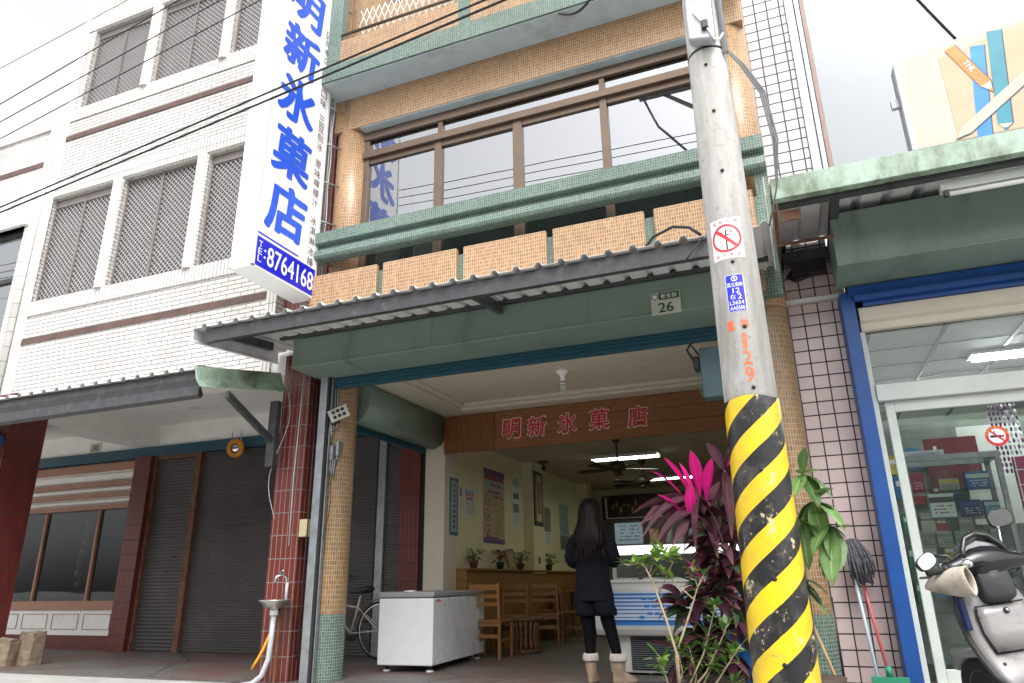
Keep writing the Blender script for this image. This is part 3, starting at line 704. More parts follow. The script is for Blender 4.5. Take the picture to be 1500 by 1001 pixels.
b = B(shopw); b.box(0.56, 11.0, 0.0, 5.0, 11.1, 3.0); b.box(0.556, 7.0, 0.0, 0.60, 11.0, 3.0); b.box(5.0, 6.3, 0.0, 5.1, 11.1, 3.2); b.build('shop_wall', RB)

# ================================================================== awnings
def corrugated(b, x0, x1, y0, z0, y1, z1, pitch=0.19, amp=0.034, t=0.003):
    prof = []; x = x0
    while x < x1:
        for f, h in ((0, 0), (0.62, 0), (0.72, amp), (0.88, amp), (0.98, 0)):
            if x + f * pitch <= x1: prof.append((x + f * pitch, h))
        x += pitch
    n = len(prof); k = len(b.v)
    for y, z in ((y0, z0), (y1, z1)):
        for dz in (0, -t): b.v += [Vector((p[0], y, z + p[1] + dz)) for p in prof]
    for i in range(n - 1):
        b.face((k + i, k + i + 1, k + 2 * n + i + 1, k + 2 * n + i)); b.face((k + n + i, k + 3 * n + i, k + 3 * n + i + 1, k + n + i + 1)); b.face((k + i, k + n + i, k + n + i + 1, k + i + 1))
def chan(b, x0, x1, y, z0, z1, d=0.05):
    b.prism([(y, z0), (y + d, z0), (y + d, z0 + 0.006), (y + 0.006, z0 + 0.006), (y + 0.006, z1 - 0.006), (y + d, z1 - 0.006), (y + d, z1), (y, z1)], 'x', x0, x1)

AW = thing('corrugated_awning', 'grey corrugated sheet awning on dark steel channels above the ice shop', 'awning', (-2.5, 5.4, 3.1))
b = B(grey_sheet); corrugated(b, -5.26, 0.06, 4.85, 3.245, 6.09, 3.365); b.build('sheet', AW, recalc=False)
b = B(dark_steel); chan(b, -5.14, -0.10, 4.90, 3.105, 3.235, 0.06); b.build('front_channel', AW)
b = B(dark_steel); chan(b, -4.80, 0.02, 5.56, 3.288, 3.318, 0.05); b.build('rear_channel', AW)
b = B(dark_steel)
for x in (-4.95, -2.35, -0.2):
    b = B(dark_steel); b.prism([(4.955, 3.125), (5.60, 3.20), (5.60, 3.285), (4.955, 3.215)], 'x', x, x + 0.05); b.build('rafter', AW)
trim = M('pale_trim', (0.62, 0.62, 0.63), 0.4, 0.1, dirt=((0.3, 0.29, 0.28), 0.3, 5))
b = B(trim)
prof = [(0.0, 0.03), (-0.012, 0.03), (-0.012, -0.085), (-0.03, -0.12), (0.02, -0.125), (0.02, -0.118), (-0.004, -0.09), (0.0, -0.08)]
b.loft([[(-5.25 + p[0], y, z + p[1]) for p in prof] for y, z in ((4.87, 3.235), (6.09, 3.355))], smooth=False); b.build('end_trim', AW)

NA = thing('corrugated_awning', 'dark deep edged awning with sagging corrugated edge over the brown shutters', 'awning', (-8, 5.6, 2.8))
b = B(grey_sheet); corrugated(b, -14.0, -5.42, 5.14, 2.945, 6.12, 3.10, 0.20, 0.036); b.build('sheet', NA, recalc=False)
b = B(dark_steel); b.prism([(5.20, 2.69), (5.24, 2.66), (5.27, 2.70), (5.225, 2.78), (5.225, 2.86), (5.27, 2.93), (5.20, 2.938), (5.19, 2.86), (5.205, 2.79)], 'x', -14, -5.44); b.build('front_channel', NA)
b = B(moss_green)
gp = [(0, 0.02), (-0.02, 0.02), (0.02, -0.12), (0.08, -0.20), (0.16, -0.215), (0.16, -0.20), (0.09, -0.185), (0.04, -0.11)]
b.loft([[(x + p[0], y, z + p[1]) for p in gp] for x, y, z in ((-5.44, 5.13, 2.95), (-5.10, 5.985, 3.06))], smooth=False); b.build('end_gutter', NA)
b = B(dark_steel); b.prism([(5.24, 2.70), (5.98, 2.34), (5.98, 2.27), (5.24, 2.63)], 'x', -5.13, -5.08); b.box(-5.15, 5.92, 2.05, -5.05, 5.988, 2.75)
b.build('bracket', NA)

RA = thing('painted_awning', 'moss stained green painted awning edge above the blue framed shop front', 'awning', (2.0, 5.3, 3.6))
b = B(moss_green); b.box(0.105, 4.985, 3.498, 5.0, 5.06, 3.672); b.build('front_channel', RA, bevel=0.004, seg=1)
b = B(dark_steel); b.box(0.14, 5.07, 3.475, 5.0, 5.13, 3.545); b.box(0.14, 6.25, 3.52, 0.60, 6.32, 3.62); b.box(0.515, 5.13, 3.55, 0.575, 6.3, 3.63); b.build('beams', RA)
b = B(grey_sheet); corrugated(b, 0.10, 5.0, 5.07, 3.62, 6.35, 3.74, 0.22, 0.034); b.build('sheet', RA, recalc=False)
b = B(rust); b.prism([(5.06, 3.44), (5.06, 3.68), (6.3, 3.80), (6.3, 3.50)], 'x', 0.10, 0.125); b.box(0.10, 5.55, 3.38, 0.52, 5.57, 3.40); b.box(0.15, 5.10, 3.37, 0.28, 5.12, 3.45); b.build('rusty_side', RA)
b = B(grey_sheet); b.prism([(4.98, 3.70), (5.0, 3.55), (5.3, 3.2), (5.5, 3.16), (5.55, 3.28), (5.3, 3.45), (5.2, 3.72)], 'x', 0.06, 0.066); b.build('torn_flashing', RA)

# ================================================================== hanging vertical sign
VS = thing('shop_sign', 'tall white vertical light box sign with blue characters hung over the street', 'sign', (-4.83, 5.4, 3.8))
y0, y1, zb, zt = 4.94, 5.92, 3.865, 7.72
arc = [(y1 - 0.49 + 0.49 * math.cos(PI * j / 16), zt + 0.42 * math.sin(PI * j / 16)) for j in range(17)]
b = B(white_pl); b.prism([(y0, zb), (y1, zb)] + arc, 'x', -4.962, -4.692); VB = b.build('light_box', VS, bevel=0.012)
b = B(white_frame)
for q in ((y0 - 0.006, y0 + 0.022), (y1 - 0.022, y1 + 0.006)):
    for x in (-4.968, -4.706): b.box(x, q[0], zb - 0.006, x + 0.02, q[1], zt)
b.box(-4.968, y0 - 0.006, zb - 0.008, -4.686, y1 + 0.006, zb + 0.012); o = b.build('edge_trim', VS); adopt(o, VB)
b = B(galv)
for i in range(14): b.ell((-4.952 + 0.25 * (i % 2), y0 - 0.008, 4.0 + (i // 2) * 0.55), 0.008, 0.006, 0.008, 6, 4)
o = b.build('rivets', VS); adopt(o, VB)
XF = -4.688
for ch, zc, hh in (('明', 7.47, 0.58), ('新', 6.77, 0.60), ('氷', 6.07, 0.60), ('菓', 5.36, 0.62), ('店', 4.66, 0.62)):
    b = B(sign_blue); text(b, ch, (XF, 5.36, zc), (0, 1, 0), (0, 0, 1), hh, 0.62, 0.055, 0.07)
    o = b.build('sign_character', VS, recalc=False); adopt(o, VB)
z = 7.35
for grp in ('50年老店', '傳統口味', '三豆刨冰', '原味檸檬汁', '冰淇淋冰棒'):
    b = B(sign_brown)
    for ch in ([grp[:2]] + list(grp[2:]) if grp[0] == '5' else grp):
        text(b, ch, (XF, 5.80, z), (0, 1, 0), (0, 0, 1), 0.105, 0.105, 0.006); z -= 0.127
    z -= 0.105
    o = b.build('menu_phrase', VS, recalc=False); adopt(o, VB)
b = B(block_blue, white_ink); b.box(-4.692, 4.975, 3.885, -4.687, 5.905, 4.20); b.box(-4.692, 4.975, 4.235, -4.687, 5.60, 4.25)
b.m(1); text(b, '8764168', (-4.684, 5.50, 4.04), (0, 1, 0), (0, 0, 1), 0.215, 0.74, 0.020)
for ch, zc in (('T', 4.125), ('E', 4.045), ('L', 3.965)): text(b, ch, (-4.684, 5.025, zc), (0, 1, 0), (0, 0, 1), 0.068, 0.055, 0.012)
text(b, ':', (-4.684, 5.095, 4.04), (0, 1, 0), (0, 0, 1), 0.10, None, 0.02)
o = b.build('telephone_panel', VS, recalc=False); adopt(o, VB)
b = B(galv, offwhite_frame)      # angle iron ladder that carries the sign off the wall
b.tube([(-4.72, 6.02, 3.5), (-4.72, 6.02, 8.2)], 0.012, 6); b.tube([(-4.94, 6.02, 3.6), (-4.94, 6.02, 8.2)], 0.012, 6)
for i in range(9):
    z = 3.8 + i * 0.52
    b.tube([(-4.72, 5.90, z), (-4.60, 6.12, z)], 0.010, 6); b.tube([(-4.72, 6.02, z), (-4.94, 6.02, z + 0.1)], 0.009, 6); b.tube([(-4.72, 5.92, z), (-4.72, 6.15, z + 0.06)], 0.010, 6)
b.m(1); b.tube([(-4.70, 6.03 + 0.01 * math.sin(i * 1.7), 3.3 + i * 0.2) for i in range(25)], 0.006, 6)
b.build('bracket_frame', VS)

# ================================================================== utility pole
UP = thing('utility_pole', 'thick concrete utility pole with black and yellow spiral stripes round its base', 'utility pole', (-0.17, 3.75, -0.13))
PX, PY = -0.168, 3.75
def prad(z): return 0.148 - 0.0085 * (z + 0.13)
def _pole():
    m, n, l = _mat('pole_concrete'); tc = n.new('ShaderNodeTexCoord').outputs['Object']
    s1 = _noise(n, l, _map(n, l, tc, (6, 6, 0.7)), 1.6, 8, 0.7); s2 = _noise(n, l, tc, 42, 5, 0.7); s3 = _noise(n, l, _map(n, l, tc, (3, 3, 1.2)), 2.2, 6)
    col = _mix(n, l, _ramp(n, l, s1, 0.38, 0.66), (0.64, 0.63, 0.605), (0.42, 0.405, 0.38))
    col = _mix(n, l, _ramp(n, l, s3, 0.52, 0.68), col, (0.72, 0.71, 0.69))
    col = _mix(n, l, _ramp(n, l, s2, 0.58, 0.72), col, (0.30, 0.29, 0.265))
    _out(n, l, col, 0.85, 0.0, _bump(n, l, s2, 0.35, 0.006)); return m
def _stripes():
    m, n, l = _mat('hazard_stripes'); tcn = n.new('ShaderNodeTexCoord'); tc = tcn.outputs['Object']
    sx = n.new('ShaderNodeSeparateXYZ'); l.new(tcn.outputs['UV'], sx.inputs[0])
    a = n.new('ShaderNodeMath'); a.operation = 'MULTIPLY'; l.new(sx.outputs[0], a.inputs[0]); a.inputs[1].default_value = 3.0    # u in turns: three starts
    c = n.new('ShaderNodeMath'); c.operation = 'MULTIPLY_ADD'; l.new(sx.outputs[1], c.inputs[0]); c.inputs[1].default_value = -1 / 0.242; l.new(a.outputs[0], c.inputs[2])
    w = n.new('ShaderNodeMath'); w.operation = 'MULTIPLY_ADD'; l.new(_noise(n, l, tc, 9, 3), w.inputs[0]); w.inputs[1].default_value = 0.05; l.new(c.outputs[0], w.inputs[2])
    f = n.new('ShaderNodeMath'); f.operation = 'FRACT'; l.new(w.outputs[0], f.inputs[0])
    st = n.new('ShaderNodeMath'); st.operation = 'GREATER_THAN'; l.new(f.outputs[0], st.inputs[0]); st.inputs[1].default_value = 0.5
    yel = _mix(n, l, _ramp(n, l, _noise(n, l, tc, 7, 6), 0.3, 0.75), (0.82, 0.555, 0.008), (0.55, 0.37, 0.03))
    blk = _mix(n, l, _ramp(n, l, _noise(n, l, tc, 9, 9, 0.78), 0.48, 0.70), (0.012, 0.012, 0.014), (0.085, 0.08, 0.07))
    col = _mix(n, l, st.outputs[0], yel, blk)
    ch = _ramp(n, l, _noise(n, l, _map(n, l, tc, (1, 1, 0.8)), 11, 10, 0.78), 0.605, 0.612)
    ch2 = n.new('ShaderNodeMath'); ch2.operation = 'MAXIMUM'; l.new(ch, ch2.inputs[0]); l.new(_ramp(n, l, _noise(n, l, _map(n, l, tc, (1.3, 1.3, 0.9)), 4.5, 13, 0.8), 0.612, 0.618), ch2.inputs[1]); ch = ch2.outputs[0]
    chip = _mix(n, l, _noise(n, l, tc, 30, 3), (0.62, 0.50, 0.20), (0.42, 0.38, 0.28))
    col = _mix(n, l, ch, col, chip)
    sc_ = _ramp(n, l, _noise(n, l, _map(n, l, tc, (3, 3, 22)), 3.0, 6, 0.7), 0.66, 0.69)
    col = _mix(n, l, sc_, col, (0.25, 0.22, 0.15))
    _out(n, l, col, 0.38, 0.0, _bump(n, l, ch, -0.4, 0.004)); return m
b = B(_pole()); b.cyl(PX, PY, -0.13, 9.2, prad(-0.13), prad(9.2), 40); SHAFT = b.build('shaft', UP)
b = B(_stripes()); n = 64; rows = 24; b.sm = True
zs = [-0.13 + (1.725 + 0.13) * i / rows for i in range(rows + 1)]
k = len(b.v)
for z in zs:
    for j in range(n + 1):
        t = 2 * PI * j / n + PI / 2; zz = z + (0.006 * math.sin(3 * t) if z == zs[-1] else 0); r = prad(z) + 0.0035
        b.v.append(Vector((PX + r * math.cos(t), PY + r * math.sin(t), zz)))
for i in range(rows):
    for j in range(n):
        a = k + i * (n + 1) + j
        b.face((a, a + 1, a + n + 2, a + n + 1), ((j / n, zs[i]), ((j + 1) / n, zs[i]), ((j + 1) / n, zs[i + 1]), (j / n, zs[i + 1])))
b.build('striped_band', UP, recalc=False)
def wrap(ang0, off):
    """maps flat (s, z) drawn about the pole onto its surface: s metres along the girth from the direction ang0"""
    def f(p):
        r = prad(p.z) + off; t = ang0 + p.x / r
        return Vector((PX + r * math.cos(t), PY + r * math.sin(t), p.z))
    return f
CA = math.atan2(-PY, -PX)     # towards the street side where the notices face
def wrapped(b, s0, s1, z0, z1, ang, off, n=10):
    f = wrap(ang, off); k = len(b.v)
    for z in (z0, z1): b.v += [f(Vector((s0 + (s1 - s0) * i / n, 0, z))) for i in range(n + 1)]
    b.sm = True
    for i in range(n): b.face((k + i, k + i + 1, k + n + 2 + i, k + n + 1 + i))
    b.sm = False
X1, Z1 = (1, 0, 0), (0, 0, 1)
# s runs anticlockwise seen from above, so it grows to the right for someone in the street
A = CA - 0.16
b = B(white_ink, red_ink, black_ink)
wrapped(b, -0.088, 0.088, 2.485, 2.725, A, 0.002)
b.m(1); f = wrap(A, 0.0045)
k = len(b.v); n = 40
for i in range(n):
    t = 2 * PI * i / n
    for r in (0.082, 0.070): b.v.append(f(Vector((r * math.cos(t), 0, 2.605 + r * math.sin(t)))))
for i in range(n):
    j = (i + 1) % n; b.face((k + 2 * i, k + 2 * j, k + 2 * j + 1, k + 2 * i + 1))
k = len(b.v)
for i in range(13):
    t = -0.073 + 0.146 * i / 12
    for d in (-0.006, 0.006): b.v.append(f(Vector((t * 0.7 + d, 0, 2.605 - t * 0.7 + d))))
for i in range(12): b.face((k + 2 * i, k + 2 * i + 2, k + 2 * i + 3, k + 2 * i + 1))
for ch, s in zip('電氣設備', (-0.058, -0.02, 0.02, 0.058)): text(b, ch, (s, 0, 2.704), X1, Z1, 0.021, 0.021, 0.01, 0, f)
for ch, s in zip('請勿攀登', (-0.058, -0.02, 0.02, 0.058)): text(b, ch, (s, 0, 2.506), X1, Z1, 0.021, 0.021, 0.01, 0, f)
for s, z in ((-0.035, 2.585), (-0.025, 2.563), (0.03, 2.635), (0.042, 2.615)):
    k = len(b.v); b.v += [f(Vector((s + a, 0, z + c))) for a, c in ((-0.016, -0.008), (0.002, 0.004), (0.0, -0.003), (0.016, 0.009), (-0.001, -0.001), (0.001, 0.006))]
    b.face(range(k, k + 6))
b.m(2); f = wrap(A, 0.0035)
for q in ((-0.004, 0.004, 2.537, 2.655), (-0.028, 0.028, 2.640, 2.646), (0.004, 0.022, 2.622, 2.626), (-0.022, -0.018, 2.646, 2.652), (0.016, 0.020, 2.646, 2.652)):
    k = len(b.v); b.v += [f(Vector(p)) for p in ((q[0], 0, q[2]), (q[1], 0, q[2]), (q[1], 0, q[3]), (q[0], 0, q[3]))]; b.face(range(k, k + 4))
b.build('warning_sticker', UP, recalc=False)
A = CA - 0.05
b = B(white_ink, block_blue)
wrapped(b, -0.047, 0.047, 2.178, 2.387, A, 0.002); b.m(1); wrapped(b, -0.044, 0.044, 2.181, 2.384, A, 0.0035)
b.m(0); f = wrap(A, 0.005)
k = len(b.v); n = 20
for i in range(n):
    t = 2 * PI * i / n
    for r in (0.016, 0.012): b.v.append(f(Vector((r * math.cos(t), 0, 2.362 + r * math.sin(t)))))
for i in range(n):
    j = (i + 1) % n; b.face((k + 2 * i, k + 2 * j, k + 2 * j + 1, k + 2 * i + 1))
text(b, '電', (0, 0, 2.362), X1, Z1, 0.014, 0.012, 0, 0, f)
for ch, s in zip('鳳北高幹', (-0.031, -0.0105, 0.0105, 0.031)): text(b, ch, (s, 0, 2.328), X1, Z1, 0.024, 0.0195, 0.01, 0, f)
text(b, '12', (0.003, 0, 2.294), X1, Z1, 0.029, 0.036, 0.012, 0, f)
text(b, '右', (-0.018, 0, 2.26), X1, Z1, 0.028, 0.028, 0.01, 0, f); text(b, '2', (0.018, 0, 2.26), X1, Z1, 0.028, 0.021, 0.012, 0, f)
text(b, 'L5654', (0, 0, 2.226), X1, Z1, 0.022, 0.072, 0.008, 0, f); text(b, 'AA0500', (0, 0, 2.196), X1, Z1, 0.022, 0.076, 0.008, 0, f)
b.build('number_plate', UP, recalc=False)
b = B(orange_ink); A = CA + 0.05; f = wrap(A, 0.002)
text(b, '鳳', (-0.060, 0, 2.102), X1, Z1, 0.055, 0.042, 0.02, 0, f); text(b, '林', (0.012, 0, 2.108), X1, Z1, 0.055, 0.042, 0.02, 0, f)
for ch, z, s in (('1', 2.015, 0.0), ('2', 1.925, 0.004), ('9', 1.835, 0.006)): text(b, ch, (s, 0, z), X1, Z1, 0.078, 0.045 if ch != '1' else 0.022, 0.02, 0, f)
b.build('stencilled_number', UP, recalc=False)
b = B(black_gap)
for z, a in ((3.42, 0.0), (3.02, 0.03), (2.46, -0.02), (2.09, 0.12), (1.765, 0.15), (1.36, 0.05), (0.86, 0.03), (0.50, 0.0), (3.75, -0.1)):
    r = prad(z) + 0.004; t = CA + a; c = Vector((PX + r * math.cos(t), PY + r * math.sin(t), z)); d = Vector((math.cos(t), math.sin(t), 0))
    b.lathe([(0.0105, 0), (0.0105, 0.0015)], c, 14, d)
b.build('bolt_holes', UP)
tanbox = M('dull_zinc', (0.40, 0.42, 0.45), 0.45, 0.5, var=0.18, scale=14)
b = B(tanbox); t = CA - 0.10; d = Vector((math.cos(t), math.sin(t), 0)); w = Vector((-d.y, d.x, 0)); c0 = Vector((PX, PY, 0)) + d * 0.12
sh = [(-0.075, 3.90), (0.06, 3.86), (0.078, 3.88), (0.085, 4.6), (-0.07, 4.6)]
k = len(b.v)
for e in (0.0, 0.075): b.v += [c0 + d * e + w * s + Vector((0, 0, z)) for s, z in sh]
for i in range(5): b.face((k + i, k + (i + 1) % 5, k + 5 + (i + 1) % 5, k + 5 + i))
b.face(range(k, k + 5)); b.face(range(k + 9, k + 4, -1)); b.build('meter_cover', UP, bevel=0.012)
b = B(black_pl); b.box(-0.02, -0.02, 0, 0.02, 0.03, 0.06); b.xf(Matrix.Translation(c0 + d * 0.08 + w * 0.03 + Vector((0, 0, 3.93)))); b.build('terminal_block', UP, bevel=0.006)
b = B(white_ink); b.tube([c0 + d * 0.085 + w * s + Vector((0, 0, z)) for s, z in ((0.0, 4.5), (0.01, 4.25), (-0.02, 4.15), (-0.03, 4.08), (0.02, 3.98), (0.05, 3.91), (0.075, 3.84), (0.10, 3.82), (0.125, 3.86))], 0.006, 6); b.build('white_lead', UP)
b = B(grey_pvc); t2 = CA + 0.95; q = Vector((PX + (prad(4) + 0.02) * math.cos(t2), PY + (prad(4) + 0.02) * math.sin(t2), 0))
b.tube([q + Vector((0, 0, 3.84)), q + Vector((0, 0, 6.5))], 0.018, 10); b.build('conduit', UP)
for z in (3.88, 4.35): b = B(cable_m); b.lathe([(prad(z) + 0.001, -0.009), (prad(z) + 0.004, 0), (prad(z) + 0.001, 0.009)], (PX, PY, z), 24); b.build('strap', UP)
b = B(M('weathered_cable', (0.16, 0.165, 0.17), 0.6))
for i in range(3):
    b.tube([q + Vector((0.004 * i, 0, 3.86)), q + Vector((0.07 + .01 * i, -0.0, 3.72)), q + Vector((0.155 + .012 * i, 0.0, 3.5)), q + Vector((0.185 + .012 * i, 0.04, 3.2)), q + Vector((0.17, 0.12, 2.95)), q + Vector((0.10, 0.2, 2.75))], 0.0055, 6)
b.build('service_cables', UP)
b = B(galv, black_pl)
b.box(PX - 0.05, PY - 0.45, 6.42, PX + 0.04, PY + 0.45, 6.52); b.box(PX - 1.25, PY - 0.06, 7.55, PX + 0.9, PY + 0.03, 7.66); b.prism([(PX - 0.9, 7.55), (PX - 0.82, 7.55), (PX - 0.04, 6.9), (PX - 0.04, 6.8)], 'y', PY - 0.05, PY - 0.03); b.tube([(PX - 1.2, PY, 7.6), (PX - 1.0, PY, 7.0), (PX - 0.6, PY - .1, 6.5)], 0.02, 6)
b.m(1)
for dx in (-1.15, -0.7, 0.6): b.lathe([(0.02, 0), (0.06, 0.04), (0.03, 0.08), (0.06, 0.12), (0.02, 0.18)], (PX + dx, PY, 7.66), 10)
for dy in (-0.4, -0.1, 0.15, 0.4): b.lathe([(0.02, 0), (0.05, 0.03), (0.03, 0.06), (0.05, 0.09), (0.02, 0.13)], (PX, PY + dy, 6.52), 10)
b.build('crossarms', UP)

# ---- wires
def wire(label, p, q, r, sag, group=None):
    p, q = Vector(p), Vector(q); b = B(cable_m); n = 24
    b.tube([p.lerp(q, i / n) - Vector((0, 0, 4 * sag * (i / n) * (1 - i / n))) for i in range(n + 1)], r, 6)
    return tag(b.build('overhead_wire'), label, 'wire', group)
def ext(p, a, k):   # carry the line on past a
    p, a = Vector(p), Vector(a); return p + (a - p) * k
for yy, a, lb in ((3.45, (-7.9, 3.95, 6.40), 'faint thin wire, highest at the upper left corner of the sky'), (3.48, (-8.31, 4.36, 6.42), 'thin wire crossing the sky, upper one above the brick windows'),
                  (3.72, (-8.65, 4.59, 6.42), 'thin wire crossing the upper brick windows, middle one'), (3.92, (-8.95, 4.82, 6.42), 'thin wire crossing the upper brick windows, lowest one')):
    wire(lb, (PX + 0.1, yy, 6.62), ext((PX + 0.1, yy, 6.62), a, 2.6), 0.006 if yy > 3.46 else 0.003, 0.0, 'thin overhead wires')
wire('thick black cable crossing in front of the vertical sign, upper of the pair', (PX, 3.62, 4.93), ext((PX, 3.62, 4.93), (-7.85, 4.36, 4.90), 2.2), 0.0095, 0.0, 'thick black cables')
wire('thick black cable crossing in front of the vertical sign, lower of the pair', (PX, 3.66, 4.90), ext((PX, 3.66, 4.90), (-7.85, 4.40, 4.90), 2.2), 0.0105, 0.03, 'thick black cables')
wire('black cable running down to the top of the pencil board', (1.50, 5.05, 4.50), (0.6, 4.2, 5.6), 0.010, 0.03)
b = B(cable_m); b.tube([(-1.35 + 0.62 * t, 4.6 - 0.5 * t, 5.42 - 0.26 * math.sin(PI * t) + 0.05 * t) for t in [i / 14 for i in range(15)]], 0.011, 6)
tag(b.build('cable_loop'), 'slack loop of black cable hanging above the window', 'cable')
b = B(cable_m); b.tube([(-0.42, 4.88, 3.27), (-0.50, 4.9, 3.36), (-0.62, 4.92, 3.40), (-0.78, 4.95, 3.36), (-0.86, 5.0, 3.30)], 0.012, 6); b.tube([(-0.40, 4.86, 3.25), (-0.5, 4.84, 3.12), (-0.56, 4.84, 3.05)], 0.006, 6)
tag(b.build('cable_end'), 'grey cable end looped over the awning edge beside the pole', 'cable')

# ================================================================== pencil board on the right awning
PB = thing('pencil_sign', 'cream advertising board with big painted pencils standing on the green awning', 'sign', (2.0, 5.05, 3.67))
board_m = M('cream_board', (0.45, 0.405, 0.33), 0.5, var=0.06, dirt=((0.40, 0.34, 0.22), 0.3, 3, (1, 1, 0.5)))
tan_m = M('tan_board', (0.41, 0.335, 0.215), 0.5, var=0.06, dirt=((0.40, 0.30, 0.15), 0.25, 3))
def onb(px, py):   # a point of the board's face read off the survey photograph
    d = r2 * ((px - 750) / 1036.262) - u2 * ((py - 500.5) / 1036.262) + fw
    return (d.x * 4.98 / d.y, 0.86 + d.z * 4.98 / d.y)
top = [(1.078, 4.40)] + [onb(*q) for q in ((1316, 94), (1353, 78), (1400, 56), (1450, 41), (1500, 27))] + [(3.2, 4.62)]
b = B(board_m, galv); b.prism([(1.078, 3.675), (3.2, 3.675)] + top[::-1], 'y', 4.99, 5.11); BD = b.build('board', PB)
b = B(white_frame, galv); b.box(1.055, 4.983, 3.672, 1.082, 5.02, 4.42); b.m(1); b.box(1.050, 5.02, 3.672, 1.076, 5.115, 4.40); b.box(1.0, 5.05, 4.08, 1.05, 5.09, 4.15)
b.build('edge_frame', PB)
YB = 4.986
oran = M('orange_paint', (0.80, 0.20, 0.025), 0.45); azur = M('azure_paint', (0.005, 0.20, 0.75), 0.45); tealp = M('teal_paint', (0.008, 0.20, 0.27), 0.45); navy = M('navy_paint', (0.02, 0.03, 0.07), 0.5)
b = B(tan_m, oran, azur, tealp, navy, board_m, white_ink)
def flat(m, y, pts): b.m(m); b.poly([(x, y, z) for x, z in pts])
flat(0, YB + .002, [(1.335, 3.68), (3.1, 3.68), (3.1, 4.58), (1.9, 4.50), (1.335, 4.36)])
def pencil(m, p, q, w, y, tip, sh=True):
    p, q = Vector((p[0], 0, p[1])), Vector((q[0], 0, q[1])); d = (q - p).normalized(); nn = Vector((-d.z, 0, d.x)) * w
    if nn.x < 0: nn = -nn
    def P(v): return (v.x, v.z)
    if sh: flat(4, y + .0008, [P(p + nn * 1.18), P(q + nn * 1.18), P(q + d * tip + nn * 0.2), P(q + d * tip * 0.9 - nn * 0.2), P(p - nn * 0.9)])
    flat(m, y, [P(p - nn), P(p + nn), P(q + nn), P(q - nn)])
    flat(5, y, [P(q - nn), P(q + nn), P(q + d * tip * 0.6 + nn * 0.35), P(q + d * tip * 0.6 - nn * 0.35)])
    flat(m, y, [P(q + d * tip * 0.6 - nn * 0.35), P(q + d * tip * 0.6 + nn * 0.35), P(q + d * tip)])
pencil(2, onb(1431, 66), (onb(1444, 202)[0], 3.66), 0.042, YB + .0010, 0.02)
pencil(3, onb(1456, 44), onb(1473, 180), 0.042, YB - .0005, 0.05)
pencil(1, onb(1391, 70), onb(1444, 122), 0.036, YB - .0020, 0.085)
pencil(5, onb(1510, 105), onb(1416, 190), 0.036, YB - .0035, 0.09)
b.m(6); pa, pb = onb(1410, 88), onb(1428, 106); pc = onb(1420, 97)
text(b, 'THL', (pc[0], YB - .0045, pc[1]), (pb[0] - pa[0], 0, pb[1] - pa[1]), (-(pb[1] - pa[1]), 0, pb[0] - pa[0]), 0.036, 0.10, 0.03)
b.build('painted_pencils', PB, recalc=False)

# ================================================================== across the street (seen only in the glass; height set to shade the arcade)
OP = thing('opposite_building', 'low grey house across the street mirrored in the dark display glass', 'building', (-3, -12, 0))
b = B(M('weathered_plaster', (0.22, 0.21, 0.20), 0.8, var=0.2, dirt=((0.10, 0.10, 0.09), 0.5, 1.0)), black_gap, dark_steel)
b.box(-26, -16, -0.13, 16, -9.5, 5.6); b.m(1)
for i in range(9): b.box(-25 + i * 4.6, -9.53, 0.0, -22 + i * 4.6, -9.49, 2.5); b.box(-24.6 + i * 4.6, -9.53, 3.6, -22.4 + i * 4.6, -9.49, 4.9)
b.m(2); b.prism([(-9.5, 3.2), (-8.2, 2.9), (-8.2, 3.0), (-9.5, 3.3)], 'x', -26, 16)
b.build('facade', OP)

# ================================================================== leaves
def leaf(b, base, tip, w, droop=0.1, fold=0.25, n=8, shape=0.45, roll=0.0):
    """a lance-shaped leaf from base to tip, arched and folded along its midrib"""
    base, tip = Vector(base), Vector(tip); d = tip - base; L = d.length
    s = d.cross(Vector((0, 0, 1)))
    if roll and s.length > 1e-4: s = Matrix.Rotation(roll, 3, d.normalized()) @ s
    s = s.normalized() if s.length > 1e-4 else Vector((1, 0, 0)); u = s.cross(d).normalized()
    if u.z < 0 and abs(roll) < 1.2: u = -u
    k = len(b.v); o = b.sm; b.sm = True
    for i in range(n + 1):
        t = i / n; ww = w * 0.5 * (math.sin(PI * t ** (0.62 + shape * 0.5)) ** 0.8 if 0 < t < 1 else 0.02) + 0.001
        c = base.lerp(tip, t) + Vector((0, 0, droop * L * 4 * t * (1 - t)))
        for q in (-1, 0, 1): b.v.append(c + s * (q * ww) + u * (abs(q) * ww * fold))
    for i in range(n):
        for j in range(2):
            a = k + i * 3 + j; b.face((a, a + 1, a + 4, a + 3), ((j - 1, i / n), (j, i / n), (j, (i + 1) / n), (j - 1, (i + 1) / n)))
    b.sm = o
def on(px, py, Y):   # the point at depth Y in the street on a sight line of the survey photograph
    d = r2 * ((px - 750) / 1036.262) - u2 * ((py - 500.5) / 1036.262) + fw
    return Vector((0, 0, 0.86)) + d * (Y / d.y)

